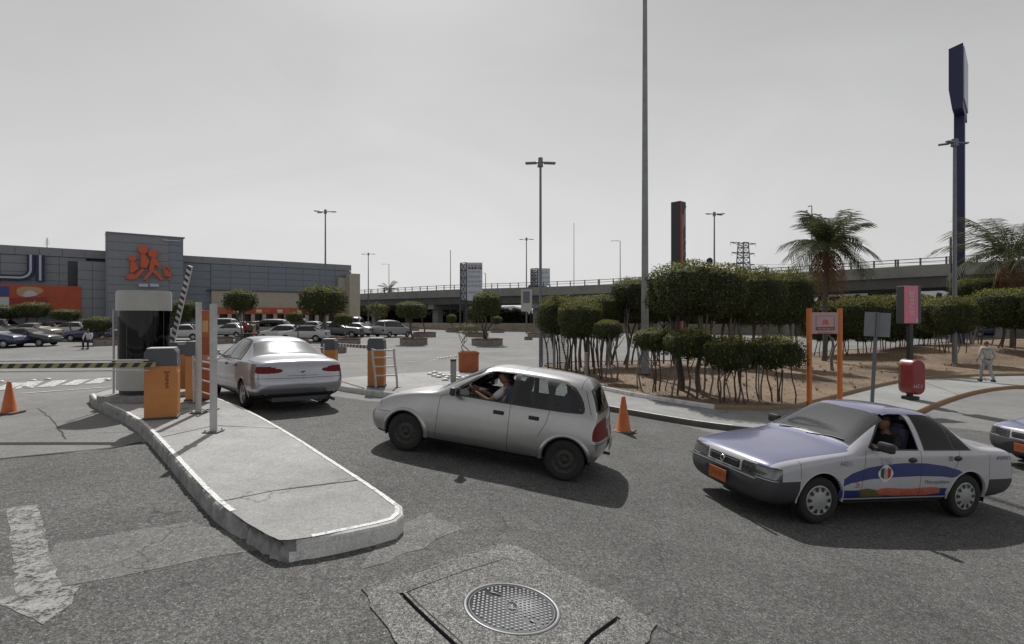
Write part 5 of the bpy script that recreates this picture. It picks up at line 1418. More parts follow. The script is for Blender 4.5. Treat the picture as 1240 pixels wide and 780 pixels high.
def accord_build(paint_=None, name='saloon_car', lod=0, rim='alloy', sg=None, seats_=True):
    tr = chaikin([(1.64, .945), (1.60, .96), (2.18, 1.365), (2.50, 1.388), (2.95, 1.378), (3.22, 1.33), (3.46, 1.14), (3.50, .975), (3.44, .955)], 1)
    w1_ = [(1.76, .965), (1.73, .98), (2.20, 1.335), (2.35, 1.358), (2.50, 1.362), (2.50, .965)]
    w2_ = [(2.56, .97), (2.56, 1.362), (2.92, 1.352), (3.10, 1.32), (3.18, 1.22), (3.22, .975)]
    w3_ = [(3.26, .98), (3.23, 1.24), (3.30, 1.23), (3.40, 1.10), (3.42, .985)]
    P_ = dict(name=name, ax=(.96, 3.67), trim=tr, wins=[w1_, w2_, w3_], wscreen=(1.50, .70, 2.12, .58), rscreen=(3.32, .555, 3.86, .70), zb=.95, paint=paint_ or m_silver2, rim=rim, mir=1.76, my=.86,
        mirmat=paint_ or m_silver2, seat=(2.5, 3.3), sg=sg or glass_mat('smoked_glass', (.22, .24, .25)), rg=dusty_sheen_glass('dusty_rear_glass', (.34, .36, .38), .22, ior=1.8, rough=.12), ar=.335, bf=.18, br=.13,
        cuts=[('R', 10, chaikin([(.38, .785), (.39, .835), (.56, .85), (.66, .885), (.90, .885), (.90, .755), (.5, .755)], 1), lambda f: f.calc_center_median().x < -AL/2+.55),
              ('S', 10, chaikin([(4.45, .77), (4.44, .83), (4.52, .885), (4.80, .89), (4.80, .75), (4.55, .75)], 1), None),
              ('F', 9, rrect(.42, .60, .86, .71, .03), None), ('S', 9, [(.02, .60), (.02, .71), (.34, .735), (.30, .62)], None), ('F', 22, rrect(-.3, .60, .36, .68, .02), None),
              ('R', 13, [(-.01, .655), (.80, .655), (.80, .663), (-.01, .663)], None), ('R', 13, [(-.01, .70), (.30, .70), (.30, .707), (-.01, .707)], None)],
        parts={22: ('grille', m_black, 'one', None), 23: ('plate_recess', paint('plate_recess_paint', (0.34, 0.36, 0.40), 0.5), 'one', None)},
        seams=[((1.62, .94), (1.58, .80)), ((1.58, .80), (1.55, .32)), ((2.53, .95), (2.54, .32)), ((3.32, .955), (3.28, .78)), ((3.28, .78), (3.18, .64)), ((4.30, .66), (4.76, .66)), ((3.90, .98), (4.30, .96)), ((1.5, .50), (3.2, .50)), ((4.0, .5), (4.1, .5))])
    root, bvh, ys, X = sedan(acc_rows, AL, AW, P_, lod=lod)
    if lod == 0:
        for s in (1, -1):
            handle(root, X(2.40), ys(X(2.4), .84), .84, P_['paint'], s, .17); handle(root, X(3.16), ys(X(3.16), .85), .85, P_['paint'], s, .16)
        bm = bmesh.new(); box(bm, (X(4.70), 0, .79), (.02, .06, .03), bevel=.01); obj('badge', bm, m_black, root)
        bm = bmesh.new(); box(bm, (X(4.32), 0, .24), (.5, 1.1, .08)); cyl(bm, (X(4.55), -.55, .24), (X(4.85), -.55, .22), .03, n=10); cyl(bm, (X(4.1), -.40, .26), (X(4.5), -.40, .26), .12, n=12); obj('exhaust', bm, m_dsteel, root)
    return root

# ---------------------------------------------------------------- placing vehicles on the sloping ground
def place_car(root, pf, pr, wb, W, axf_x, axr_x, front_first=True, side=1):
    """pf, pr: ground points under the near-side front and rear wheel (pixels); side=+1 when the near side is the car's left"""
    a = G(*pf); b = G(*pr); d = (a-b); print(root.name, 'wheelbase by ground', round(d.length, 2), 'model', wb)
    mid = (a+b)/2; h = Vector((d.x, d.y)).normalized(); ang = math.atan2(h.y, h.x)
    left = Vector((-h.y, h.x)); off = -(W/2-.115+.07)*side
    # local centre: axles are not symmetric about the origin
    cmid = (axf_x+axr_x)/2
    c = mid.to_2d()+left*off-h*cmid
    seat_car(root, c.x, c.y, ang, axf_x, axr_x, W)
def seat_car(root, x, y, ang, axf=1.2, axr=-1.25, W=1.6):
    h = Vector((cos(ang), sin(ang))); l = Vector((-h.y, h.x)); c = Vector((x, y))
    zf = sum(tz(*(c+h*axf+l*s*W*.43)) for s in (1, -1))/2; zr = sum(tz(*(c+h*axr+l*s*W*.43)) for s in (1, -1))/2
    zl = sum(tz(*(c+h*a+l*W*.43)) for a in (axf, axr))/2; zrt = sum(tz(*(c+h*a-l*W*.43)) for a in (axf, axr))/2
    fwd = Vector((h.x, h.y, (zf-zr)/(axf-axr))).normalized(); lf = Vector((l.x, l.y, (zl-zrt)/(W*.86))).normalized(); up = fwd.cross(lf).normalized(); lf = up.cross(fwd)
    M = Matrix((fwd, lf, up)).transposed().to_4x4()
    z = zf-(axf)*(zf-zr)/(axf-axr)
    root.rotation_euler = M.to_euler(); root.location = (x, y, z+.012)

hatch = build_hatch(); tag(hatch, 'silver five door hatchback with two people in front, driving past the island kerb', 'car')
hatch.name = 'hatchback_car'
place_car(hatch, (490, 548), (676, 583), 2.44, HW, HL/2-.76, HL/2-3.20)
taxi = taxi_build(); taxi.name = 'taxi_car'; tag(taxi, 'white and lilac taxi saloon with a blue band and shield badge on its door', 'taxi')
place_car(taxi, (990, 636), (1166, 627), 2.43, TW, TL/2-.86, TL/2-3.29)
hatch.scale = (.955,)*3
acc_ = accord_build(); acc_.name = 'saloon_car'; tag(acc_, 'silver rounded saloon seen from behind between the two barrier islands', 'car')

_w = G(297, 495); _a = R(130); _h = Vector((cos(_a), sin(_a))); _l = Vector((-_h.y, _h.x))
_c = _w.to_2d()-_h*(AL/2-3.67)*.96-_l*(AW/2-.10)*.96
seat_car(acc_, _c.x, _c.y, _a, 1.42*.96, -1.29*.96, AW); acc_.scale = (.96,)*3

for r_ in (hatch, taxi):      # the drivers' windows are wound down
    o_ = next(o for o in r_.children if o.name.startswith('front_side_window')); bpy.data.objects.remove(o_)

# ---------------------------------------------------------------- other vehicle shapes (seen far off)
def simple_rows(L, W, H, hood, trunk, zb=.92, zh=.98, cowl=1.1, roof0=1.9, roof1=3.0, tail=3.6, ztail=.98):
    w2 = W/2
    return [
     (.10, .00, .04, .08, .12, .68*w2/.8, .24, .95*w2, .42, .95*w2, .58, .90*w2, .66, .84*w2, .72, .74),
     (.25, .12, .14, .18, .24, .90*w2, .22, w2, .44, w2, .62, .93*w2, zb-.16, .87*w2, zb-.09, zb-.06),
     (.75, .75, .75, .75, .75, .93*w2, .22, w2, .46, w2, .66, .96*w2, zb-.06, .9*w2, zb, zb+.05),
     (cowl, cowl, cowl, cowl, cowl, .93*w2, .22, w2, .46, w2, .68, .96*w2, zb, .9*w2, zb+.05, zb+.09),
     (cowl+.3, cowl+.3, cowl+.3, cowl+.3, (cowl+roof0)/2, .93*w2, .22, w2, .46, w2, .68, .96*w2, zb+.01, .80*w2, (zb+H)/2, (zb+H)/2+.05),
     (roof0, roof0, roof0, roof0, roof0, .93*w2, .22, w2, .46, w2, .70, .96*w2, zb+.02, .72*w2, H-.09, H-.04),
     ((roof0+roof1)/2,)*5+(.93*w2, .22, w2, .46, w2, .70, .96*w2, zb+.02, .72*w2, H-.05, H),
     (roof1, roof1, roof1, roof1, roof1, .93*w2, .22, w2, .46, w2, .70, .96*w2, zb+.03, .72*w2, H-.08, H-.03),
     ((roof1+tail)/2,)*5+(.93*w2, .22, w2, .46, w2, .70, .95*w2, zb+.03, .80*w2, (ztail+H)/2, (ztail+H)/2+.04),
     (tail, tail, tail, tail, tail, .93*w2, .22, w2, .46, w2, .70, .95*w2, zb+.02, .88*w2, ztail, ztail+.03),
     (L-.12, L-.03, L-.06, L-.08, L-.10, .88*w2, .26, .97*w2, .46, .96*w2, .68, .92*w2, min(zb, ztail)-.02, .86*w2, ztail-.04, ztail-.01),
     (L-.05, L, L-.03, L-.05, L-.06, .8*w2, .30, .90*w2, .46, .90*w2, .64, .86*w2, min(zb, ztail)-.08, .8*w2, ztail-.10, ztail-.07)]
def generic(name, L, W, H, cowl, roof0, roof1, tail, ztail, zb, ax, paint_, rim='cap', nwin=2):
    rows = simple_rows(L, W, H, 0, 0, zb, 0, cowl, roof0, roof1, tail, ztail)
    zt = H-.13; a0 = cowl+.35; e = tail-.12 if ztail < H-.3 else tail-.05
    top1 = roof1+(tail-roof1)*.15
    tr = [(a0-.12, zb+.03), (roof0-.02, zt+.02), (top1, zt+.02), (e, zb+.05)]
    m1 = a0+(e-a0)*.44
    w1_ = [(a0, zb+.045), (roof0+.02, zt), (m1-.03, zt), (m1-.03, zb+.045)]; 
    w2_ = [(m1+.03, zb+.045), (m1+.03, zt), (top1-.08, zt), (e-.14, zb+.06)]
    P_ = dict(name=name, ax=ax, trim=tr, wins=[w1_, w2_], wscreen=(cowl+.12, .80*W/2, roof0-.05, .66*W/2), rscreen=(roof1+.08, .62*W/2, tail-.04, .76*W/2), zb=zb+.04, paint=paint_, rim=rim, mir=cowl+.4, my=W/2-.05,
        seat=(2.2, 3), sg=g_dark, wg=g_dark, rg=g_dark, ar=.33,
        cuts=[('F', 9, rrect(.5*W/2, .56, .93*W/2, .68, .02), None), ('S', 9, [(.02, .56), (.02, .68), (.22, .68), (.22, .58)], None),
              ('R', 10, rrect(.68*W/2, .60, .93*W/2, .80, .02), None), ('S', 10, [(L-.14, .62), (L-.14, .80), (L, .80), (L, .62)], None),
              ('F', 21, rrect(-.3, .28, .9*W/2, .40, .02), None)],
        parts={21: ('lower_grille', m_black, 'one', None)})
    return sedan(rows, L, W, P_, lod=1)[0]
def repaint(root, m):
    for o in root.children:
        if o.name.split('.')[0] in ('body', 'side_mirror'):
            if len(o.material_slots): o.material_slots[0].link = 'OBJECT'; o.material_slots[0].material = m
proto = {}
m_far = {'white': paint('far_white', (.50, .50, .52)), 'silver': paint('far_silver', (.33, .34, .36), .4), 'black': paint('far_black', (.022, .024, .03), 0, .25), 'blue': paint('far_blue', (.03, .05, .12), 0, .3),
         'beige': paint('far_beige', (.26, .24, .19), .3), 'grey': paint('far_grey', (.11, .115, .13), .3), 'navy': paint('far_navy', (.02, .03, .08), 0, .25), 'red': paint('far_red', (.25, .02, .02))}
proto['sedan'] = generic('saloon_car', 4.3, 1.7, 1.43, 1.25, 1.95, 2.95, 3.55, .99, .88, (.85, 3.35), m_far['white'])
proto['hatch'] = generic('hatchback_car', 3.75, 1.62, 1.45, 1.05, 1.75, 3.05, 3.60, 1.00, .88, (.72, 3.12), m_far['white'])
proto['suv'] = generic('suv_car', 4.6, 1.85, 1.78, 1.25, 1.95, 4.05, 4.45, 1.10, 1.02, (.9, 3.65), m_far['beige'])
proto['van'] = generic('van', 4.5, 1.75, 1.95, .75, 1.45, 4.10, 4.42, 1.15, 1.05, (.75, 3.55), m_far['white'])
proto['pickup'] = generic('pickup_truck', 4.9, 1.8, 1.65, 1.30, 1.95, 2.60, 2.95, 1.00, .95, (.9, 3.95), m_far['grey'])
used = set()
def far_car(kind, u, v, heading, colr, label, group='cars parked in the lot', z=None, Y=None):
    p = proto[kind]
    if kind in used: p = copy_tree(p)
    used.add(kind)
    repaint(p, m_far[colr]); p['label'] = label; p['category'] = {'van': 'van', 'pickup': 'pickup truck'}.get(kind, 'car'); p['group'] = group
    c = G(u, v) if Y is None else basey(u, Y)
    seat_car(p, c.x, c.y, R(heading)); 
    if z is not None: p.location.z = z
    return p
far_car('sedan', 34, 419, 6, 'black', 'black saloon facing right in front of the dark row at far left')
far_car('pickup', -14, 421, 8, 'navy', 'dark pickup truck cut by the left edge of the picture')
far_car('sedan', 44, 409, 2, 'beige', 'pale gold saloon roof showing behind the black saloon')
far_car('suv', 4, 408, 10, 'grey', 'dark grey wagon at the left edge under the clipped hedge')
far_car('hatch', 84, 407, 184, 'white', 'white compact car left of the clipped tree by the booth')
far_car('sedan', 113, 413, 186, 'navy', 'dark blue saloon nose behind the sitting man')
far_car('sedan', 60, 405.5, 178, 'silver', 'silver saloon half hidden behind the pale gold one')
far_car('sedan', 222, 412, 184, 'white', 'white saloon framed between booth and tall posts')
far_car('hatch', 240, 406.5, 178, 'silver', 'silver hatchback glimpsed behind the tall orange board')
far_car('sedan', 281, 409, 165, 'silver', 'silver saloon left of the clipped tree with dark trunk', )
far_car('suv', 264, 405.5, 176, 'white', 'white wagon behind the silver saloon, left of the tree')
far_car('sedan', 290, 404.5, 182, 'white', 'white saloon roof directly behind the clipped tree trunk')
far_car('suv', 323, 409, 182, 'beige', 'beige wagon behind the white cars in the middle')
far_car('hatch', 340, 413, 178, 'white', 'white hatchback touching the small round planter')
far_car('sedan', 368, 413.5, 184, 'white', 'white saloon with dark wheels beside the forked tree')
far_car('sedan', 309, 404, 178, 'white', 'white saloon near the store entrance behind the beige wagon')
far_car('suv', 350, 405, 184, 'grey', 'grey wagon in the back row near the entrance')
far_car('hatch', 374, 405, 170, 'silver', 'silver hatchback in the back row left of the forked tree')
far_car('sedan', 396, 405.5, 182, 'white', 'white saloon behind the forked tree trunk')
far_car('pickup', 410, 408, 182, 'grey', 'grey pickup behind the small planter tree at centre left')
far_car('van', 432, 402, 95, 'white', 'white van at the store corner, seen from behind')
far_car('sedan', 429, 407, 170, 'white', 'white saloon right of the grey pickup')
far_car('suv', 475, 408, 60, 'silver', 'silver wagon alone between two round planters')
far_car('sedan', 1176, 404, 150, 'white', 'white car seen under the hedge at right')
far_car('hatch', 1202, 408, 140, 'blue', 'blue car under the right hand clipped trees')
far_car('suv', 1196, 402, 170, 'white', 'white wagon roof behind the blue car at right')
far_car('sedan', 706, 350, 172, 'grey', 'dark car driving on the flyover', 'cars on the flyover', z=opz(Vector((11.5, 92)))-.85, Y=91)
far_car('van', 648, 350, 160, 'white', 'white van driving on the flyover behind the near lamp post', 'cars on the flyover', z=opz(Vector((4, 96)))-.85, Y=96.5)
# the next taxi, entering at the right edge
tx2 = copy_tree(taxi); tx2['label'] = 'second white taxi, only its nose inside the right edge of the picture'; tx2['category'] = 'taxi'
for o in list(tx2.children_recursive):
    if o.name.split('.')[0] in ('lettering', 'number_plate'): pass
_p = Vector((9.12, 9.30)); _a = R(186); _h = Vector((cos(_a), sin(_a))); _c = _p-_h*TL/2+Vector((0, .55)); seat_car(tx2, _c.x, _c.y, _a, 1.3, -1.13, TW)

# ================================================================= ENTRANCE GEAR
m_or = mat('cabinet_orange', (0.50, 0.20, 0.055), 0.5, noise=.18, nscale=3)
m_cap = mat('cabinet_dark_cap', (0.075, 0.08, 0.095), 0.45, noise=.2, nscale=4)
m_wp = mat('white_painted_metal', (0.48, 0.48, 0.47), 0.5, noise=.25, nscale=5)
m_yel = mat('barrier_yellow', (0.30, 0.27, 0.12), 0.5); m_blk = mat('barrier_black', (0.02, 0.02, 0.022), 0.5)
m_grime = mat('cabinet_mark', (0.22, 0.05, 0.02), .6)
def cabinet(pt, H, w_, d_, rz, label, marks=False):
    t = empty('barrier_cabinet', pt, rz, label, 'barrier cabinet', 'orange barrier cabinets')
    hb = H*.74
    bm = bmesh.new(); box(bm, (0, 0, hb/2+.02), (w_, d_, hb), bevel=.012); obj('cabinet_body', bm, m_or, t)
    bm = bmesh.new()
    pr = [(-w_/2-.008, hb+.02), (-w_/2+.005, H-.05), (-w_/2+.04, H), (w_/2-.04, H), (w_/2-.005, H-.05), (w_/2+.008, hb+.02)]
    prism(bm, pr, -d_/2-.008, d_/2+.008); obj('cabinet_cap', bm, m_cap, t)
    bm = bmesh.new(); box(bm, (0, 0, H+.006), (w_-.07, d_-.01, .012)); obj('cap_top', bm, m_wp, t)
    bm = bmesh.new(); box(bm, (0, 0, .015), (w_+.03, d_+.03, .03)); obj('base_plate', bm, m_dsteel, t)
    bm = bmesh.new(); box(bm, (w_/2+.002, 0, hb*.5), (.006, d_*.8, hb*.8)); obj('door_panel', bm, m_or, t)
    if marks:
        t2 = text_obj('FAAC'[:0]+'N', .0001, m_grime, FRONT(0, 0, 0)) if False else None
        bm = bmesh.new()
        for k, (dx, ww) in enumerate([(0, .085), (0, .03), (.004, .05), (-.004, .035), (0, .05), (.004, .03), (0, .055), (0, .03), (.004, .05)]): box(bm, (w_*.20+dx, -d_/2-.002, hb-.08-k*.030), (ww, .006, .022))
        obj('worn_mark', bm, m_grime, t)
    return t
def arm(name, a, b, h_, th, n, label, parent, two=(m_yel, m_blk)):
    """striped boom from a to b"""
    a = Vector(a); b = Vector(b); t = empty(name, a, 0, label); d = b-a; L_ = d.length
    q = Matrix((d.normalized(), Vector((0, 0, 1)).cross(d).normalized() if abs(d.normalized().z) < .95 else Vector((0, 1, 0)), Vector((0, 0, 1)))).transposed()
    x = d.normalized(); y = Vector((0, 1, 0)) if abs(x.y) < .5 else Vector((1, 0, 0)); y = (y-x*y.dot(x)).normalized(); z = x.cross(y); M = Matrix((x, y, z)).transposed().to_4x4()
    t.parent = parent; LM = (Matrix.Translation(parent.location) @ Matrix.Rotation(parent.rotation_euler.z, 4, 'Z')).inverted() @ Matrix.Translation(a) @ M; t.location, q_, _s = LM.decompose(); t.rotation_euler = q_.to_euler()
    bm = bmesh.new(); box(bm, (L_/2, 0, 0), (L_, th, h_), bevel=.008); obj('boom', bm, two[0], t)
    s = L_/n
    for k in range(n):
        me = bpy.data.meshes.get('stripe_'+label[:6]+str(n))
        if me is None:
            bm = bmesh.new(); prism(bm, [(0, -h_/2+.004), (s*.48, -h_/2+.004), (s*.78, h_/2-.004), (s*.30, h_/2-.004)], -th/2-.003, th/2+.003)
            bmesh.ops.recalc_face_normals(bm, faces=bm.faces); me = bpy.data.meshes.new('stripe_'+label[:6]+str(n)); bm.to_mesh(me); bm.free(); me.materials.append(two[1])
        o = bpy.data.objects.new('stripe', me); col.objects.link(o); o.parent = t; o.location = (k*s+.02, 0, 0)
    return t
# front cabinet with its boom lowered to the left
pc = G(187, 508, IH)
c1 = cabinet((pc.x, pc.y+.20, pc.z), 1.10, .44, .40, R(24), 'nearest orange barrier cabinet on the island, holding the lowered striped arm', True)
za = pc.z+.86
boom1 = arm('barrier_arm', (pc.x+.06, pc.y-.07, za), (pc.x-5.4, pc.y-.42, za-.02), .078, .045, 30, 'lowered yellow and black striped barrier arm crossing the left lane', c1)
bm = bmesh.new(); box(bm, (2.9, 0, .0-.085*-1), (5.6, .03, .02)); box(bm, (2.9, 0, -.075), (5.6, .03, .022)); obj('edge_rail', bm, m_wp, boom1)
# white post strip right behind it
pw = G(207, 478, IH)
# cabinet with raised boom
pb_ = G(211, 475, IH); c2 = cabinet((pb_.x, pb_.y+.2, pb_.z), 1.05, .25, .40, R(-6), 'narrow orange cabinet behind the booth with its arm raised')
t0 = P(209, 414, pb_.y+.2); t1 = P(230.5, 322, pb_.y+.1)
arm('barrier_arm', t0, t1, .10, .05, 13, 'raised white barrier arm with dark stripes leaning beside the booth', c2, (m_wp, m_blk))
pc3 = G(233, 486, IH); c3 = cabinet((pc3.x, pc3.y+.2, pc3.z), 1.12, .30, .34, R(-6), 'orange cabinet hidden behind the tall posts and orange board')
# white slim post beside cabinet 1
def post(name, u, vt, vb, r, m, label, cat='post', dz=IH, rnd=True, plate=True, top=None):
    b = G(u, vb, dz); H = (vb-vt)/F*b.y; t = empty(name, b, 0, label, cat)
    bm = bmesh.new()
    if rnd: cyl(bm, (0, 0, 0), (0, 0, H), r, r, 14)
    else: box(bm, (0, 0, H/2), (2*r, 2*r, H), bevel=.006)
    for f in bm.faces:
        if len(f.verts) == 4: f.smooth = rnd
    obj('pole', bm, m, t)
    if plate:
        bm = bmesh.new(); box(bm, (0, 0, .008), (r*4.4, r*4.4, .016)); 
        for sx in (-1, 1):
            for sy in (-1, 1): cyl(bm, (sx*r*1.6, sy*r*1.6, .01), (sx*r*1.6, sy*r*1.6, .04), .009, n=6)
        obj('base_plate', bm, m_steel, t)
    return t, b, H
post('white_post', 208.5, 415, 474, .03, m_wp, 'slim white post between the booth and the near orange cabinet', plate=False)
pA, bA, hA = post('gate_post', 240.5, 366, 500, .045, m_wp, 'far tall white post of the pair beside the orange board')
pB, bB, hB = post('gate_post', 258.5, 368, 523, .048, m_wp, 'near tall white post of the pair, standing on the open slab')
bm = bmesh.new(); cyl(bm, (0, 0, 1.02), (0, 0, 1.05), .075, .075, 14); obj('collar', bm, m_wp, pB)
# tall orange board between the posts
ob = G(250, 486, IH); t = empty('orange_board', ob, R(-8), 'tall narrow orange information board standing between the two white posts', 'sign', )
hO = (486-376)/F*ob.y; bm = bmesh.new(); box(bm, (0, 0, hO/2+.03), (.245, .05, hO-.06), bevel=.01); obj('board', bm, mat('board_orange', (.40, .10, .03), .55, noise=.35, nscale=9), t)
bm = bmesh.new(); box(bm, (0, -.028, hO-.30), (.12, .006, .22)); obj('print_block', bm, mat('board_yellow', (.45, .28, .10), .5), t)
bm = bmesh.new(); box(bm, (0, -.028, hO-.92), (.18, .006, .16)); obj('print_block', bm, mat('board_pink', (.42, .16, .13), .5), t)
for k in range(9):
    bm = bmesh.new(); box(bm, (.0, -.028, hO-.52-k*.04), (.16-.03*(k % 3), .005, .014)); obj('print_line', bm, m_grime, t)
bm = bmesh.new(); tube(bm, [(-.16, 0, hO-.02), (-.08, 0, hO+.01), (-.09, 0, hO-.12), (-.15, 0, hO-.10)], .012, 6); obj('bracket', bm, m_wp, t)
# ladder-like pedestrian guard rails
def guard(pxs_base, vt, rungs, label, curve=0.0, r=.028, dz=IH):
    """pxs_base: two base pixels; rungs: pixel rows at the first post"""
    a = G(*pxs_base[0], dz); b = G(*pxs_base[1], dz); t = empty('guard_rail', a, 0, label, 'guard rail', 'white tubular guard rails')
    H = (pxs_base[0][1]-vt)/F*a.y; dd = b-a
    for o, sgn in ((Vector((0, 0, 0)), 1), (dd, 1)):
        n_ = dd.normalized(); pts = [o+Vector((0, 0, H*k/6))-n_*curve*sin(k/6*pi/2)**2 for k in range(7)]
        bm = bmesh.new(); tube(bm, pts, r, 8); obj('upright', bm, m_wp, t)
        bm = bmesh.new(); box(bm, o+Vector((0, 0, .008)), (.17, .12, .016)); obj('base_plate', bm, m_steel, t)
    for vr in rungs:
        z = (pxs_base[0][1]-vr)/F*a.y; sh = -dd.normalized()*curve*sin(z/H*pi/2)**2
        bm = bmesh.new(); cyl(bm, Vector((0, 0, z))+sh, dd+Vector((0, 0, z))+sh, r*.7, n=8); obj('rung', bm, m_wp, t)
    return t
guard([(235, 488), (258, 496)], 431, [436, 444, 458, 472], 'white ladder shaped guard rail leaning beside the orange board', .04, .022)
guard([(455, 470), (481, 469)], 422, [424, 433, 444, 455], 'curved white guard rail beside the right hand orange cabinet on the far median', .09, .028, .14)
guard([(372, 464), (392, 464)], 416, [421, 431], 'white guard rail seen behind the rear screen of the silver saloon', .0, .02, .14)
pD = G(396, 463, .14); cabinet((pD.x, pD.y+.2, pD.z), (463-411)/F*pD.y, .37, .34, R(4), 'orange cabinet standing right behind the silver saloon boot')
pE = G(454, 469, .14); c5 = cabinet((pE.x, pE.y+.2, pE.z), (469-410)/F*pE.y, .40, .36, R(4), 'orange cabinet on the far median behind the hatchback bonnet')
arm('barrier_arm', P(444, 420, pE.y+.4), P(400, 417, pE.y+3.2), .09, .05, 12, 'lowered striped barrier arm between the two far orange cabinets', c5, (m_wp, m_blk))

# booth
bb_ = G(151, 487, IH); booth = empty('ticket_booth', (bb_.x, bb_.y+.55, bb_.z), R(-14), 'white parking booth with a dark wraparound window on the island', 'booth')
def rr_poly(w_, d_, r, n=8):
    o = []
    for cx, cy, a in ((w_/2-r, d_/2-r, 0), (-w_/2+r, d_/2-r, pi/2), (-w_/2+r, -d_/2+r, pi), (w_/2-r, -d_/2+r, 1.5*pi)):
        for k in range(n+1): o.append((cx+r*cos(a+pi/2*k/n), cy+r*sin(a+pi/2*k/n)))
    return o
def shell(bm, poly, z0, z1, caps=True, mi=0):
    A = [bm.verts.new((x, y, z0)) for x, y in poly]; B = [bm.verts.new((x, y, z1)) for x, y in poly]; n = len(poly)
    for i in range(n): f = bm.faces.new((A[i], A[(i+1) % n], B[(i+1) % n], B[i])); f.smooth = True; f.material_index = mi
    if caps:
        for z, rv in ((z1, 1), (z0, -1)): bm.faces.new([bm.verts.new((x, y, z)) for x, y in poly][::rv])
BHt = (487-352)/F*bb_.y*1.0; bw, bd = .86, .88
z1, z2 = BHt*(487-437)/135, BHt*(487-376)/135
m_bw = mat('booth_white', (0.40, 0.40, 0.385), 0.5, noise=.18, nscale=2.5)
bm = bmesh.new(); shell(bm, rr_poly(bw+.34, bd+.34, .25), 0, .10); obj('plinth', bm, m_kerbg, booth)
bm = bmesh.new(); shell(bm, rr_poly(bw-.10, bd-.10, .33), .09, .20); obj('base_band', bm, m_blk, booth)
bm = bmesh.new(); shell(bm, rr_poly(bw, bd, .38), .19, z1); obj('lower_panel', bm, m_bw, booth)
bm = bmesh.new(); shell(bm, rr_poly(bw-.05, bd-.05, .36), z1, z2, False); obj('window_glass', bm, glass_mat('booth_glass', (.42, .44, .48), .6), booth)
bm = bmesh.new(); shell(bm, rr_poly(bw+.01, bd+.01, .385), z2, BHt-.01); obj('fascia', bm, m_bw, booth)
bm = bmesh.new(); shell(bm, rr_poly(bw-.03, bd-.03, .37), BHt-.01, BHt+.015); obj('roof', bm, m_bw, booth)
for (x, y) in rr_poly(bw-.06, bd-.06, .355, 2)[::3]:
    bm = bmesh.new(); cyl(bm, (x*.985, y*.985, z1), (x*.985, y*.985, z2), .016, n=6); obj('mullion', bm, m_blk, booth)
m_cur = mat('booth_curtain', (.012, .013, .018), .9); m_curb = mat('booth_wood', (.13, .09, .05), .7)
rc_ = random.Random(3)
cp = rr_poly(bw-.16, bd-.16, .31, 4)
for i in range(len(cp)):
    a = Vector(cp[i]); b = Vector(cp[(i+1) % len(cp)]); n = max(1, int((b-a).length/.10))
    for k in range(n):
        c = a.lerp(b, (k+.5)/n)
        if rc_.random() < .72:
            bm = bmesh.new(); ww = rc_.uniform(.035, .075); box(bm, (c.x, c.y, (z1+z2)/2), (ww, .012, z2-z1), math.atan2((b-a).y, (b-a).x)+rc_.uniform(-.5, .5))
            obj('blind_slat', bm, m_curb if (c.x < -.12 and c.x > -.26 and c.y < 0) else m_cur, booth)
bm = bmesh.new(); box(bm, (0, .1, (z1+z2)/2), (bw*.6, bd*.5, z2-z1)); obj('inner_dark_block', bm, m_cur, booth)  # dark block added inside so the booth window reads dark
bm = bmesh.new(); cyl(bm, (-bw/2-.03, -.25, .10), (-bw/2-.03, -.25, z2+.02), .018, n=8); obj('conduit', bm, m_wp, booth)
bm = bmesh.new(); box(bm, (-bw/2-.03, -.25, z1-.08), (.04, .05, .08)); obj('switch_box', bm, m_blk, booth)

# traffic cones
def cone(pt, H, label):
    t = empty('traffic_cone', pt, random.uniform(0, 1), label, 'traffic cone', 'orange traffic cones')
    bm = bmesh.new(); lathe(bm, [(H*.225, .035), (H*.20, .05), (H*.055, H*.97), (H*.045, H), (0, H)], 20); obj('cone', bm, mat('cone_orange', (.52, .13, .03), .5, noise=.3, nscale=6), t)
    bm = bmesh.new(); box(bm, (0, 0, .02), (H*.58, H*.58, .035), bevel=.01); obj('cone_base', bm, mat('cone_base_rubber', (.12, .09, .07), .8), t)
k1 = G(11, 501); cone(k1, (502-463)/F*k1.y, 'orange traffic cone in the left lane under the lowered arm')
k2 = G(755, 523); cone(k2, (523-480)/F*k2.y, 'orange traffic cone standing behind the silver hatchback')

# bollard, white domes, orange tub
b, hb_ = G(549, 463, .14), 0; t, _, _ = post('bollard', 549, 435, 463, .085, mat('bollard_concrete', (.26, .26, .25), .8, noise=.3, nscale=5), 'short grey concrete bollard beside the orange tub', 'bollard', .14, plate=False)
bm = bmesh.new(); cyl(bm, (0, 0, (463-435)/F*b.y-.06), (0, 0, (463-435)/F*b.y+.004), .088, .088, 14); obj('top_cap', bm, m_blk, t)
dm = None
for i, (u, v) in enumerate([(521, 454), (526, 456), (531, 457.5), (537, 456), (541, 458.5), (533, 454), (545, 456), (556, 457), (561, 459), (553, 460), (526, 452), (548, 452), (539, 461), (567, 457), (530, 435), (534, 434.5), (538, 434), (542, 433.3), (546, 432.6), (552, 431.8)]):
    p = G(u, v, .0 if v > 440 or v < 440 else 0)
    if v > 448: p = G(u, v, .14)
    if dm is None:
        bm = bmesh.new(); lathe(bm, [(.11, 0), (.105, .03), (.08, .06), (.04, .075), (0, .08)], 14); bmesh.ops.recalc_face_normals(bm, faces=bm.faces); dm = bpy.data.meshes.new('lane_stud'); bm.to_mesh(dm); bm.free(); dm.materials.append(m_wp)
    o = bpy.data.objects.new('lane_stud', dm); col.objects.link(o); o.location = p; tag(o, 'white dome stud, one of the cluster around the bollard' if v > 448 else 'white dome stud, one of the short row in the lot left of the orange tub', 'road stud', 'white dome studs by the bollard' if v > 448 else 'white dome studs in a row')
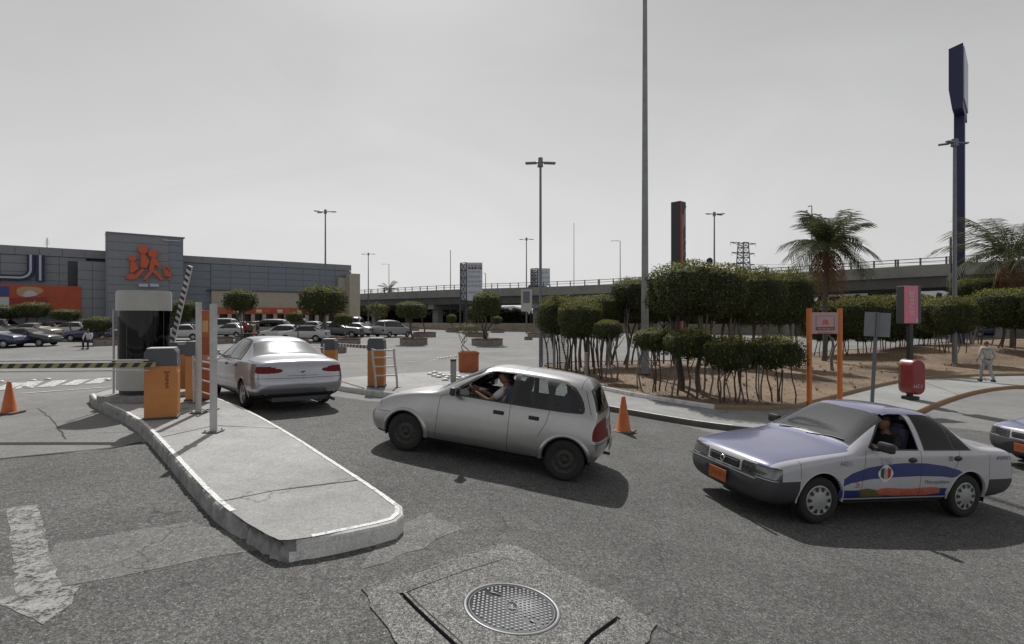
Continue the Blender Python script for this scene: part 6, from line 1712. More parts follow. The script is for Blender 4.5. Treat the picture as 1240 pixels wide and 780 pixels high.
for i, (u, v) in enumerate([(1, 463.5), (40, 462), (58, 460.5), (32, 470), (130, 461)]):
    o = bpy.data.objects.new('lane_stud', dm); col.objects.link(o); o.location = G(u, v); o.scale = (.9, .9, .9); tag(o, 'white dome stud on the hatched marking behind the left cone', 'road stud', 'white dome studs on the hatching')
t = empty('orange_tub', G(568, 451, .14), R(8), 'square orange planter tub with a thin sparse young tree', 'planter'); q = G(568, 451, .14); s_ = 25/F*q.y
bm = bmesh.new(); 
ht_ = (452-428)/F*q.y
box(bm, (0, s_/2, ht_/2), (s_*.94, s_*.94, ht_), bevel=.01); obj('tub', bm, mat('tub_orange', (.36, .095, .035), .7, noise=.3, nscale=4), t)
bm = bmesh.new(); box(bm, (0, s_/2, ht_-.03), (s_, s_, .09), bevel=.01); obj('rim', bm, MATS['tub_orange'], t)
bm = bmesh.new(); box(bm, (0, s_/2, ht_+.02), (s_*.85, s_*.85, .03)); obj('soil', bm, m_dirt, t)
t.location.y -= 0
tub_top = Vector((q.x, q.y+s_/2, q.z+ht_))

# short concrete post at the bed corner
post('concrete_post', 710, 427, 462, .07, MATS['bollard_concrete'], 'pale concrete post at the bed corner, just above the hatchback roof', 'post', .14, plate=False)
post('concrete_post', 671, 392, 448, .05, MATS['bollard_concrete'], 'thin pale fence post at the left end of the hedge', 'post', .2, plate=False)
# mesh panel beside the nearest lamp post
f0 = G(657, 446, .1); f1 = G(688, 449, .2); t = empty('mesh_panel', f0, 0, 'grey wire mesh panel between the nearest lamp post and the hedge', 'fence'); dd = f1-f0; H = (446-400)/F*f0.y
bm = bmesh.new()
for k in range(25): a = dd*(k/24); cyl(bm, a, a+Vector((0, 0, H)), .006, n=4, caps=False)
for k in range(26): z = H*k/25; cyl(bm, Vector((0, 0, z)), dd+Vector((0, 0, z)), .006, n=4, caps=False)
obj('wire_mesh', bm, m_steel, t)
bm = bmesh.new(); cyl(bm, (0, 0, 0), (0, 0, H), .02, n=6); cyl(bm, dd, dd+Vector((0, 0, H)), .02, n=6); cyl(bm, Vector((0, 0, H)), dd+Vector((0, 0, H)), .015, n=6); obj('frame', bm, m_steel, t)

# ---- signs on the right
def sbase(u, v, dz=.2): return G(u, v, dz)
m_op = mat('sign_post_orange', (.52, .15, .035), .5)
sa, sb2 = sbase(980, 488), sbase(1017, 487); t = empty('framed_sign', (sa+sb2)/2, math.atan2((sb2-sa).y, (sb2-sa).x), 'pale pink notice board held between two tall orange posts', 'sign'); wS = (sb2-sa).length; Hs = (488-373)/F*sa.y
for s in (-1, 1):
    bm = bmesh.new(); cyl(bm, (s*wS/2, 0, -.2), (s*wS/2, 0, Hs), .072, n=12); 
    for f in bm.faces: f.smooth = len(f.verts) == 4
    obj('post', bm, m_op, t)
pz0, pz1 = (488-404)/F*sa.y, (488-378)/F*sa.y
bm = bmesh.new(); box(bm, (0, 0, (pz0+pz1)/2), (wS-.12, .04, pz1-pz0)); obj('panel', bm, mat('sign_pale_pink', (.40, .27, .27), .5), t)
bm = bmesh.new(); 
for (cx, cz, w_, h_) in ((0, pz1-.10, .62, .015), (0, pz1-.44, .62, .015), (-.31, pz1-.27, .015, .34), (.31, pz1-.27, .015, .34)): box(bm, (cx, -.024, cz), (w_, .006, h_))
obj('border_line', bm, mat('sign_grey_line', (.2, .2, .22), .5), t)
m_sr = mat('sign_red_brown', (.20, .05, .035), .5)
bm = bmesh.new(); box(bm, (0, -.024, pz1-.47), (.64, .006, .10)); obj('red_band', bm, m_sr, t)
e_ = bmesh.new()
for (x, z, r) in ((-.05, .06, .022), (.02, .075, .028), (.07, .055, .024)): prism(e_, [(x+r*cos(k*pi/5), pz1-.30+z+r*sin(k*pi/5)) for k in range(10)], -.032, -.022)
for pg in ([(-.10, -.05), (-.05, .03), (-.02, .02), (-.06, -.05)], [(0, .04), (.04, .04), (.03, -.06), (.0, -.06)], [(.05, .02), (.08, .03), (.12, -.05), (.09, -.05)]): prism(e_, [(x, pz1-.30+z) for x, z in pg], -.032, -.022)
obj('emblem', e_, m_redor, t)
text_obj('~13', .062, mat('sign_cream_text', (.5, .38, .3), .5), FRONT(0, -.03, pz1-.47), t)
text_obj('~14', .062, m_sr, FRONT(0, -.026, pz1-.60), t)
# grey sign seen from behind
g0 = sbase(1056, 487, .13); t = empty('road_sign', g0, R(3), 'plain grey sign seen from behind on a slightly leaning post', 'sign'); Hs = (487-378)/F*g0.y
bm = bmesh.new(); box(bm, (0, 0, Hs/2), (.085, .06, Hs), bevel=.005); obj('post', bm, mat('sign_post_grey', (.12, .125, .135), .5, metal=.4), t)
bm = bmesh.new(); box(bm, (0, -.05, Hs-.37), (.80, .025, .72), bevel=.004); obj('panel', bm, mat('sign_back_grey', (.17, .18, .20), .5, metal=.4, noise=.2, nscale=4), t)
bm = bmesh.new(); box(bm, (0, -.075, Hs-.37), (.12, .02, .72)); obj('bracket', bm, MATS['sign_post_grey'], t)
t.rotation_euler = (0, R(3.2), R(3))
# telephone pillar: pink sign box on a black post with a rounded red hood
k0 = sbase(1103, 484, .13); t = empty('phone_pillar', k0, R(10), 'public telephone pillar, pink upright sign box above a rounded dark red hood', 'telephone'); sc_ = k0.y/F
bm = bmesh.new(); box(bm, (0, .04, (484-392)*sc_/2), (.13, .13, (484-392)*sc_), bevel=.01); obj('post', bm, m_blk, t)
bm = bmesh.new(); box(bm, (0, .02, .06), (.36, .30, .10)); obj('foot', bm, m_blk, t)
bm = bmesh.new(); box(bm, (.06, .14, (484-369)*sc_), (.60, .32, 46*sc_), bevel=.03); obj('sign_box', bm, mat('sign_box_grey', (.05, .055, .06), .5), t)
bm = bmesh.new(); box(bm, (-.02, -.03, (484-369)*sc_), (.48, .03, 45*sc_), bevel=.01); face = obj('sign_face', bm, mat('sign_pink', (.58, .17, .25), .45), t)
bm = bmesh.new(); box(bm, (.16, -.05, (484-388)*sc_), (.07, .01, .13)); obj('white_mark', bm, m_wp, t)
me_ = text_mesh('~7', .22, .002, spacing=1.0); me_.transform(Matrix.Diagonal((.85, .9, 1, 1))); me_.transform(FRONT(-.02, -.049, (484-367)*sc_) @ Matrix.Rotation(pi/2, 4, 'Z')); mobj('lettering', me_, mat('sign_mint_text', (.42, .5, .42), .5), t)
rz0, rz1 = (484-477)*sc_, (484-435)*sc_; rw = 26*sc_*.86; n = 12
def capsule(w_, h_, r, n=8): return [(x, z) for x, z in rr_poly(w_, h_, r, n)]
cap = [(x, z+(rz0+rz1)/2) for x, z in capsule(rw*.84, rz1-rz0, rw*.38, 8)]
bm = bmesh.new(); zc_ = (rz0+rz1)/2; prev = None; rings_ = []
for (yy, kx, kz) in ((-.30, .80, .90), (-.285, .90, .95), (-.25, .97, .985), (-.19, 1, 1), (.12, 1, 1)):
    rings_.append([bm.verts.new((x*kx, yy, zc_+(z-zc_)*kz)) for x, z in cap])
for a_, b_ in zip(rings_[:-1], rings_[1:]):
    for k in range(len(cap)): f = bm.faces.new((a_[k], a_[(k+1) % len(cap)], b_[(k+1) % len(cap)], b_[k])); f.smooth = True
bm.faces.new(rings_[0]); bm.faces.new(rings_[-1][::-1])
obj('hood', bm, mat('phone_red', (.22, .018, .022), .4, coat=.3), t)
cap2 = [(x*1.05+.06, z+(rz0+rz1)/2) for x, z in capsule(rw*.9, (rz1-rz0)*1.0, rw*.36)]
bm = bmesh.new(); prism(bm, cap2, .121, .24); obj('hood_back', bm, mat('phone_beige', (.26, .16, .12), .5, noise=.5, nscale=9), t)
text_obj('~4', .13, m_wp, FRONT(-.06, -.305, rz0+.28), t, bold=.004)

# ================================================================= MANHOLE in its broken concrete collar
mc = G(620, 741); dz0 = .016
outer = jag(px([(436, 713), (470, 703), (520, 688), (565, 672), (609, 659), (640, 668), (672, 688), (705, 705), (738, 720), (770, 738), (797, 758), (786, 778), (770, 800), (500, 800), (478, 780), (455, 750)]), .012, .12, 4)
kerb_wall('collar_edge', outer, dz0, 0, m_manslab, rough=lambda p, i: .008*random.random())
cut_c = [(mc.x+.345*cos(2*pi*k/40), mc.y+.345*sin(2*pi*k/40)) for k in range(40)]
inner = jag(px([(487, 722), (560, 695), (610, 679), (655, 692), (700, 718), (748, 751), (716, 775), (690, 805), (575, 805), (530, 765)]), .006, .2, 9)
sheet('manhole_collar', inset(outer, .01), dz0, m_manslab, .12, holes=[inset(inner, -.018)])
sheet('manhole_slab', inner, .034, m_manslab, .12, holes=[cut_c])
inn_e = kerb_wall('slab_edge', inner, .036, 0, m_tar, rough=lambda p, i: .0)
0 and strip('slab_joint', None, .035, .030, m_tar, .005, world=px([(487, 722), (530, 757), (560, 783), (590, 810)], .03))
0 and strip('slab_joint', None, .028, .030, m_tar, .005, world=px([(748, 751), (716, 772), (690, 790)], .03))
mh = empty('manhole_cover', (mc.x, mc.y, mc.z+.03), R(12), 'round cast iron manhole cover with raised square studs, set in the broken slab', 'manhole cover')
m_iron = mat('cast_iron', (.135, .138, .145), .55, metal=.35, noise=.35, nscale=12, bump=.3, bscale=80)
m_ironl = mat('worn_iron', (.235, .24, .25), .45, metal=.4, noise=.25, nscale=20)
sl = Vector((-(tz(mc.x+.3, mc.y)-tz(mc.x-.3, mc.y))/.6, -(tz(mc.x, mc.y+.3)-tz(mc.x, mc.y-.3))/.6, 1)).normalized(); mh.rotation_euler = sl.to_track_quat('Z', 'Y').to_euler()
bm = bmesh.new(); lathe(bm, [(.345, -.03), (.345, .006), (.338, .010), (.322, .010), (.318, .004), (.318, -.03)], 64); obj('frame_ring', bm, m_ironl, mh)
bm = bmesh.new(); lathe(bm, [(.312, -.02), (.312, .004), (.30, .006), (.30, .001), (0, .001)], 64); obj('cover_plate', bm, m_iron, mh)
ms = None; cnt = 0
for i in range(-9, 10):
    for j in range(-9, 10):
        x = i*.036+(.018 if j % 2 else 0); y = j*.030
        if x*x+y*y > .285**2 or (abs(x) < .085 and abs(y) < .055): continue
        if (abs(x+.16) < .035 and abs(y+.13) < .05) or (abs(x-.16) < .035 and abs(y-.13) < .05): continue
        if ms is None:
            bm = bmesh.new(); box(bm, (0, 0, .003), (.021, .016, .009), bevel=.002); ms = bpy.data.meshes.new('stud'); bm.to_mesh(ms); bm.free(); ms.materials.append(m_ironl)
        o = bpy.data.objects.new('stud', ms); col.objects.link(o); o.parent = mh; o.location = (x, y, .001); cnt += 1
bm = bmesh.new(); lathe(bm, [(.07, .001), (.07, .006), (.062, .006), (.062, .001)], 28); bmesh.ops.scale(bm, vec=(1.1, .65, 1), verts=bm.verts); box(bm, (0, 0, .004), (.07, .012, .006)); box(bm, (-.02, 0, .004), (.012, .05, .006)); obj('centre_emblem', bm, m_ironl, mh)
for s in (-1, 1):
    bm = bmesh.new(); tube(bm, [(s*.145, s*.11-.03, .004), (s*.15, s*.12, .012), (s*.175, s*.16, .004)], .006, 6); obj('lifting_handle', bm, m_ironl, mh)

# ================================================================= VEGETATION
l_dark = leaf_mat('ficus_leaf', (0.052, 0.062, 0.024)); l_young = leaf_mat('young_ficus_leaf', (0.20, 0.205, 0.052), .35)
l_olive = leaf_mat('olive_leaf', (0.075, 0.075, 0.030)); l_core = mat('crown_core', (0.030, 0.038, 0.018), .9)
l_palm = leaf_mat('palm_leaflet', (0.085, 0.095, 0.045), .3); l_dead = leaf_mat('dead_frond', (0.17, 0.10, 0.05), .3)
m_bark = mat('grey_bark', (0.10, 0.088, 0.072), .9, noise=.5, nscale=7, bump=.5, bscale=30)
m_bark2 = mat('pale_bark', (0.20, 0.185, 0.16), .9, noise=.5, nscale=7, bump=.5, bscale=30)
def se(dirv, ex):     # superellipsoid radius in direction
    x, y, z = [abs(c)+1e-6 for c in dirv]
    return (x**ex+y**ex+z**ex)**(-1/ex)
def crown_mesh(W, D, H, n, leaf, seed, ex=4.2, young=.16, mats=None, lumps=.10, core=.80, hole=0.0):
    """clipped crown: leaf sized faces through the outer shell of a lumpy rounded box"""
    r_ = random.Random(seed); V = []; FF = []; MI = []
    off = Vector((seed*3.1, seed*1.7, 0))
    def surf(d):
        k = se(d, ex); p = Vector((d.x*k*W/2, d.y*k*D/2, d.z*k*H/2))
        l = 1+lumps*mnoise.noise(p*2.0/max(.4, min(W, H)**.5)+off)*2+lumps*.5*mnoise.noise(p*6+off)
        return p*l
    for i in range(n):
        d = Vector((r_.gauss(0, 1), r_.gauss(0, 1), r_.gauss(0, 1))).normalized()
        # even out over the flat box
        d = Vector((d.x*W, d.y*D, d.z*H)).normalized() if r_.random() < .35 else d
        dd = Vector((d.x/W, d.y/D, d.z/H)).normalized() if r_.random() < .3 else d
        p = surf(dd)
        if hole and mnoise.noise(p*3.2+off) > 1-hole: continue
        dep = r_.random()**1.6*.30
        p = p*(1-dep) + Vector((r_.gauss(0, .012), r_.gauss(0, .012), r_.gauss(0, .02)))
        if r_.random() < .035: p = p*(1+r_.uniform(.02, .10))
        nrm = (Vector((dd.x/W, dd.y/D, dd.z/H)).normalized()+Vector((r_.gauss(0, .55), r_.gauss(0, .55), r_.gauss(0, .55)+.25))).normalized()
        t1 = nrm.cross(Vector((r_.gauss(0, 1), r_.gauss(0, 1), r_.gauss(0, 1)))).normalized(); t2 = nrm.cross(t1)
        s = leaf*r_.uniform(.65, 1.3); k = len(V)
        V += [p+t1*s, p+t2*s*.48, p-t1*s, p-t2*s*.48]
        FF.append((k, k+1, k+2, k+3))
        topness = p.z/(H/2)
        MI.append(1 if (topness > .55 and dep < .20 and r_.random() < young*4.4) or r_.random() < young*.25 else 0)
    # inner core, so the crown is opaque where it is thick
    nu, nv = 18, 10; k0 = len(V)
    for j in range(nv+1):
        for i in range(nu):
            a = 2*pi*i/nu; b = -pi/2+pi*j/nv; d = Vector((cos(a)*cos(b), sin(a)*cos(b), sin(b))); V.append(surf(d)*core)
    for j in range(nv):
        for i in range(nu):
            FF.append((k0+j*nu+i, k0+j*nu+(i+1) % nu, k0+(j+1)*nu+(i+1) % nu, k0+(j+1)*nu+i)); MI.append(2)
    me = bpy.data.meshes.new('crown'); me.from_pydata(V, [], FF)
    for m in (mats or (l_dark, l_young, l_core)): me.materials.append(m)
    me.polygons.foreach_set('material_index', MI); me.update()
    return me
CR = {'box': (crown_mesh(2.4, 2.0, 1.2, 17000, .034, 1), (2.4, 2.0, 1.2)), 'box2': (crown_mesh(2.2, 1.9, 1.4, 17000, .034, 2, lumps=.14), (2.2, 1.9, 1.4)),
      'round': (crown_mesh(1.2, 1.1, .9, 5200, .031, 3, 2.9, lumps=.12), (1.2, 1.1, .9)), 'low': (crown_mesh(2.0, 1.3, .75, 9500, .031, 4, 3.6, lumps=.16, hole=.04), (2.0, 1.3, .75)),
      'far': (crown_mesh(2.4, 2.2, 1.5, 4200, .065, 5, 3.6, lumps=.07), (2.4, 2.2, 1.5)), 'fars': (crown_mesh(1.6, 1.6, 1.0, 1100, .09, 6, 3.2, lumps=.07, mats=(l_olive, l_young, l_core)), (1.6, 1.6, 1.0)),
      'sparse': (crown_mesh(1.8, 1.7, 1.2, 900, .06, 7, 2.2, young=.3, mats=(l_olive, l_young, l_core), core=.05, lumps=.3, hole=.25), (1.8, 1.7, 1.2))}
def stem_bm(bm, a, b, r0, r1, wob, seed, n=7, branch=True, H=1):
    r_ = random.Random(seed); pts = []; rr = []
    ph1, ph2 = r_.uniform(0, 6), r_.uniform(0, 6)
    for k in range(n+1):
        t = k/n; p = a.lerp(b, t); p += Vector((sin(ph1+t*5.2)*wob*sin(t*pi)*1.2, sin(ph2+t*4.4)*wob*sin(t*pi), 0))
        pts.append(p); rr.append(r0+(r1-r0)*t)
    tube(bm, pts, rr, 7)
    if branch:
        for k in range(2):
            t = r_.uniform(.55, .8); p = pts[int(t*n)]; q = p+Vector((r_.uniform(-.35, .35), r_.uniform(-.25, .25), (b.z-p.z)*r_.uniform(.9, 1.25))); tube(bm, [p, p.lerp(q, .5)+Vector((r_.uniform(-.05, .05), 0, 0)), q], [r1*.9, r1*.7, r1*.5], 5)
    return pts
def tree(kind, ub, vb, u0, u1, vt, vbt, nst, r0, label, group='clipped ficus trees of the hedge', bush=0, cat='tree', ground=None, depth=1.0, bark=None, seed=None, spread=.7, name='ficus_tree', Y=None, wob=.12, lean=0, dy=0.0):
    base = ground if ground is not None else BZ(ub, vb)
    Yc = base.y+dy; seed = seed if seed is not None else int(ub*7+vb)
    x0, x1 = (u0-CX)/F*Yc, (u1-CX)/F*Yc; zt = CAMZ-(vt-HY)/F*Yc; zb = CAMZ-(vbt-HY)/F*Yc
    t = empty(name, base-Vector((0, 0, .05)), 0, label, cat, group)
    me, dim = CR[kind]; W = x1-x0; H = zt-zb
    c = bpy.data.objects.new('crown', me); col.objects.link(c); c.parent = t
    c.location = ((x0+x1)/2-base.x, Yc-base.y, (zt+zb)/2-base.z+.05)
    r_ = random.Random(seed); c.scale = (W/dim[0]*1.04, max(W*.62, min(W*.9, 2.2))*depth/dim[1], H/dim[2]*1.03)
    if r_.random() < .5: c.scale.x *= -1
    c.rotation_euler = (R(r_.uniform(-2, 2)), R(r_.uniform(-2.5, 2.5)), 0)
    if group == 'clipped ficus trees of the hedge' and nst > 2: nst = int(nst*1.4); vbt += 3; wob *= .42; r0 *= 1.2
    for k in range(nst):
        bx = (k-(nst-1)/2)*W*spread/max(1, nst)*1.05+r_.uniform(-.05, .05)*W; by = r_.uniform(-.25, .25)*min(1, W)
        a = Vector((bx if nst > 1 else 0, by if nst > 1 else 0, -.12)); b = Vector((c.location.x+bx*1.1+r_.uniform(-.12, .12)*W, c.location.y+by*.8, zb-base.z+.25*H+.05))
        bm = bmesh.new(); stem_bm(bm, a, b, r0*r_.uniform(.7, 1.15), r0*.55, wob*r_.uniform(.5, 1.3), seed+k*13, branch=nst < 9)
        obj('trunk', bm, bark or (m_bark if r_.random() < .6 else m_bark2), t)
    return t
hedge_group = 'clipped ficus trees of the hedge'
# left end of the bed
tree('box2', 679, 447, 653, 704, 361, 404, 5, .035, 'clipped ficus at the very left end of the bed, on many thin stems')
tree('box', 703, 452, 677, 728, 367, 408, 6, .035, 'lower clipped ficus in front at the left end, above the concrete post')
tree('round', 736, 460, 720, 752, 388, 412, 4, .03, 'small ball shaped ficus between the left clump and the tall pole')
tree('box', 722, 444, 694, 752, 359, 390, 5, .04, 'clipped ficus behind the left clump, crown running towards the tall pole')
tree('box2', 752, 441, 732, 800, 361, 388, 4, .05, 'flat dark ficus crown behind the tall pole')
tree('box2', 768, 445, 744, 800, 338, 374, 2, .06, 'square topped ficus directly behind the tall pole')
tree('box', 838, 474, 790, 896, 321, 380, 2, .085, 'largest ficus of the bed, broad crown on two stout leaning trunks', wob=.16, spread=.35, dy=.3)
tree('box2', 908, 446, 878, 942, 328, 390, 3, .07, 'tall clipped ficus right of the largest one', )
tree('box2', 950, 444, 922, 980, 330, 390, 3, .07, 'tall clipped ficus at the right end of the high group')
tree('box', 866, 442, 838, 900, 350, 388, 3, .05, 'ficus crown filling in behind the two stout trunks')
tree('box', 815, 441, 780, 846, 352, 388, 4, .05, 'dark ficus crown behind the largest one, right of the tall pole')
# low hedge in front
tree('low', 790, 474, 768, 818, 399, 424, 5, .022, 'low clipped bush on thin stems just right of the tall pole foot', name='ficus_bush')
tree('low', 832, 481, 804, 864, 400, 432, 4, .028, 'low clipped bush in front of the stout trunks', name='ficus_bush')
tree('low', 881, 487, 852, 910, 409, 446, 6, .025, 'low clipped bush above the ochre kerb, second from its right end', name='ficus_bush')
tree('low', 934, 487, 900, 968, 409, 444, 7, .022, 'low clipped bush nearest the orange framed sign', name='ficus_bush')
# long hedge on the right
for i, (ub, vb, u0, u1, vt, vbt) in enumerate([(1000, 431, 972, 1030, 368, 408), (1040, 431, 1014, 1066, 363, 408), (1078, 429, 1052, 1100, 361, 408), (1110, 427, 1088, 1136, 363, 405), (1148, 424, 1124, 1172, 362, 400)]):
    tree('box', ub, vb, u0-2, u1+3, vt-1, vbt+3, 7, .032, ['first ficus of the long right hedge, behind the orange framed sign', 'second ficus of the long right hedge, behind the plain grey sign', 'third ficus of the long right hedge, left of the pink sign box',
        'fourth ficus of the long right hedge, right of the pink sign box', 'last ficus of the long right hedge, by the navy mast'][i])
tree('box2', 1176, 418, 1156, 1196, 340, 376, 3, .05, 'light green ficus between the navy mast and the right hand palm')
tree('box', 1196, 420, 1176, 1244, 338, 362, 3, .06, 'back one of the two stacked clipped crowns at the right edge')
tree('box', 1217, 436, 1182, 1268, 352, 396, 2, .07, 'front clipped ficus at the right edge with a crooked trunk', wob=.2)
tree('box2', 1262, 428, 1236, 1300, 350, 394, 2, .06, 'clipped ficus half outside the right edge')
# bare crooked small tree by the palm
q = BZ(1008, 449); t = empty('bare_tree', q, 0, 'small bare crooked tree beside the palm trunk', 'tree'); bm = bmesh.new()
k_ = q.y/F
tube(bm, [(0, 0, -.1), (-.05, 0, .5), (.06, 0, 1.0), (.0, 0, 1.5)], [.085, .07, .055, .04], 7); tube(bm, [(.06, 0, 1.0), (.3, .05, 1.35), (.42, 0, 1.8)], [.045, .035, .02], 6); tube(bm, [(0, 0, 1.4), (-.3, 0, 1.8)], [.04, .02], 6)
obj('trunk', bm, m_bark2, t)

# palms
def frond_mesh(L_, droop, seed, dead=False, n=34):
    r_ = random.Random(seed); V = []; FF = []
    def P_(t): return Vector((L_*(t-.12*t*t*droop), 0, L_*(.42*t-droop*.95*t*t)))
    for k in range(14):           # rachis as a thin ribbon pair
        a = P_(k/14); b = P_((k+1)/14); w_ = .035*(1-k/15); i = len(V); V += [a+Vector((0, w_, 0)), a-Vector((0, w_, 0)), b-Vector((0, w_*.9, 0)), b+Vector((0, w_*.9, 0))]; FF.append((i, i+1, i+2, i+3))
        i = len(V); V += [a+Vector((0, 0, w_)), a-Vector((0, 0, w_)), b-Vector((0, 0, w_*.9)), b+Vector((0, 0, w_*.9))]; FF.append((i, i+1, i+2, i+3))
    for k in range(n):
        t = .10+.90*k/n; p = P_(t); d = (P_(min(1, t+.02))-P_(t-.02)).normalized(); ll = L_*.30*sin(min(1, .25+t)*pi*.62)*(1 if t < .9 else .8)
        for s in (1, -1):
            sd = Vector((0, s, 0)); tip = p+(d*.55+sd*.75).normalized()*ll*r_.uniform(.8, 1.1)+Vector((0, 0, -ll*r_.uniform(.35, .75)*(1.6 if dead else 1))); midp = p.lerp(tip, .5)+Vector((0, 0, ll*.12)); w_ = d*.028
            i = len(V); V += [p-w_, p+w_, midp+w_, midp-w_, tip]; FF += [(i, i+1, i+2, i+3), (i+3, i+2, i+4)]
    me = bpy.data.meshes.new('frond'); me.from_pydata(V, [], FF); me.materials.append(l_dead if dead else l_palm); return me
def palm(base, vtop, L_, label, nf=20, seed=1, r=.14, lean=0, dead=7):
    t = empty('palm_tree', base-Vector((0, 0, .1)), 0, label, 'palm tree', 'palm trees'); H = CAMZ-(vtop-HY)/F*base.y-base.z; r_ = random.Random(seed)
    bm = bmesh.new(); pts = [(lean*k/10+.04*sin(k), 0, H*k/10) for k in range(11)]; tube(bm, pts, [r*1.25, r*1.05]+[r]*7+[r*1.15, r*1.3], 12)
    for k in range(24): 
        z = H*(k+.5)/24; lathe(bm, [(r*1.0, z-.02), (r*1.10, z), (r*1.0, z+.02)], 10, c=(lean*z/H+.04*sin(z/H*10), 0, 0))
    obj('trunk', bm, m_bark, t)
    bm = bmesh.new()
    for k in range(22):
        a = r_.uniform(0, 2*pi); z = H-r_.uniform(-.1, .55); tube(bm, [(lean, 0, z-.1), (lean+cos(a)*r*1.9, sin(a)*r*1.9, z+.22)], [.05, .02], 5)
    obj('leaf_bases', bm, m_bark, t)
    ms_ = [frond_mesh(L_, d, seed*10+i) for i, d in enumerate((.35, .55, .75, .95, 1.2))]; md_ = [frond_mesh(L_*.8, 1.5, seed*10+9, True, 22)]
    for k in range(nf):
        a = 2*pi*k/nf*2.4+r_.uniform(-.25, .25); el = [92, 70, 48, 26, 4][k*5//nf]; me = ms_[k*5//nf]
        o = bpy.data.objects.new('frond', me); col.objects.link(o); o.parent = t; o.location = (lean, 0, H+.05); o.rotation_euler = (R(r_.uniform(-12, 12)), -R(el*.55+r_.uniform(-6, 6)), a); o.scale = (r_.uniform(.85, 1.1),)*3
    for k in range(dead):
        o = bpy.data.objects.new('dead_frond', md_[0]); col.objects.link(o); o.parent = t; o.location = (lean, 0, H-.15); o.rotation_euler = (R(r_.uniform(-20, 20)), R(r_.uniform(12, 42)), 2*pi*k/dead+r_.uniform(-.3, .3))
    return t
pb1 = BZ(998, 437); palm(pb1, 299, 62/F*pb1.y*.88, 'palm with arching fronds and a brown skirt of dead leaves behind the orange sign', 36, 3, .13, lean=.15, dead=9)
pb2 = BZ(1226, 423); palm(pb2, 312, 84/F*pb2.y*.88, 'palm at the right edge, its left fronds crossing the navy mast', 30, 5, .17, lean=-.1, dead=6)
pb3 = basey(471, 150); palm(pb3, 352, 3.2, 'small distant palm silhouette beyond the left end of the flyover', 12, 8, .25, dead=0)

# round planters with clipped trees in the lot
m_plant = mat('planter_concrete', (.235, .225, .20), .9, noise=.3, nscale=3); m_prim = mat('planter_brick_rim', (.17, .085, .058), .9, noise=.35, nscale=5)
def planter(u, v, wpx, hpx, label, ground=None, group='round concrete planters', crown=None, kind='far', nst=1, r0=.07, tl=None, bark=None, wob=.1, tgroup='clipped trees in the round planters'):
    c = ground or G(u, v); k = c.y/F; Rr = wpx*k/2; H = min(.55, hpx*k); cy = c.y+Rr
    t = empty('round_planter', (c.x, cy, tz(c.x, cy)), 0, label, 'planter', group)
    bm = bmesh.new(); lathe(bm, [(Rr, -.2), (Rr, H*.82), (Rr*.97, H*.9)], 24, smooth=True); obj('planter_wall', bm, m_plant, t)
    for a in range(8):
        an = 2*pi*(a+.5)/8; bm = bmesh.new(); box(bm, (cos(an)*(Rr+.003), sin(an)*(Rr+.003), H*.45), (.02, .10, .10), an); obj('wall_mark', bm, m_prim, t)
    bm = bmesh.new(); lathe(bm, [(Rr*1.01, H*.80), (Rr*1.02, H), (Rr*.86, H), (Rr*.86, H*.9)], 24); obj('brick_rim', bm, m_prim, t)
    bm = bmesh.new(); lathe(bm, [(Rr*.87, H*.90), (0, H*.97)], 20); obj('soil', bm, m_dirt, t)
    if crown:
        u0, u1, vt, vb = crown
        tree(kind, u, v, u0, u1, vt, vb, nst, r0, tl, group=tgroup, ground=Vector((c.x+((u0+u1)/2-u)*k*.3, cy, tz(c.x, cy)+H)), name='clipped_tree', bark=bark, spread=.25, wob=wob)
planter(589, 419, 39, 11, 'largest round planter in the middle of the lot, behind the orange tub', crown=(573, 606, 355, 382), nst=2, r0=.11, tl='tall clipped tree with a ragged crown above the largest planter', wob=.3)
planter(498, 418, 34, 10, 'round planter in front of the flyover, left of the billboard', crown=(481, 514, 366, 385), r0=.10, tl='flat topped tree on a single stem left of the billboard')
planter(419, 418.5, 27, 8, 'round planter behind the right hand orange cabinet', crown=(405, 427, 380, 393), kind='fars', r0=.07, tl='small lollipop tree left of the right hand orange cabinet')
planter(356, 418, 26, 9, 'low planter in front of the white hatchback', crown=(347, 366, 378, 389), kind='fars', r0=.06, tl='small round headed tree in front of the white hatchback')
planter(512, 408.5, 28, 6, 'round planter behind and right of the flat topped tree', crown=(503, 517, 369, 384), kind='fars', r0=.08, tl='slim small tree just right of the flat topped one')
planter(547, 402.5, 17, 6, 'small far planter below the billboard', crown=(541, 553, 381, 391), kind='fars', r0=.08, tl='tiny tree below the billboard')
planter(602, 403, 17, 5, 'small far planter right of the ragged tree', crown=(594, 608, 383, 392), kind='fars', r0=.08, tl='tiny tree behind the ragged crowned one')
planter(577, 408, 28, 5, 'empty looking planter behind the largest one', crown=(566, 588, 371, 388), kind='fars', r0=.10, tl='broad olive crown leaning left behind the ragged tree')
planter(655, 409, 32, 8, 'round planter behind the nearest lamp post', )
planter(497, 400.5, 18, 5, 'small far planter beyond the flat topped tree')
planter(455, 406, 34, 5, 'round planter under the brownish spreading tree', crown=(444, 471, 368, 386), kind='sparse', r0=.09, tl='thin brownish tree below the flyover end', nst=2)
planter(292, 413, 24, 6, 'planter at the foot of the dark clipped tree among the cars', crown=(274, 308, 352, 376), nst=3, r0=.09, tl='clipped dome tree in front of the beige band of the store')
planter(391, 413, 30, 5, 'planter at the foot of the big forked tree', crown=(364, 417, 348, 381), nst=2, r0=.12, tl='big rectangular clipped tree with a forked trunk hiding the store corner', wob=.25)
planter(120, 419, 34, 9, 'round planter where the man in the white shirt is sitting', crown=(104, 133, 384, 402), kind='far', r0=.08, tl='clipped dark tree left of the booth')
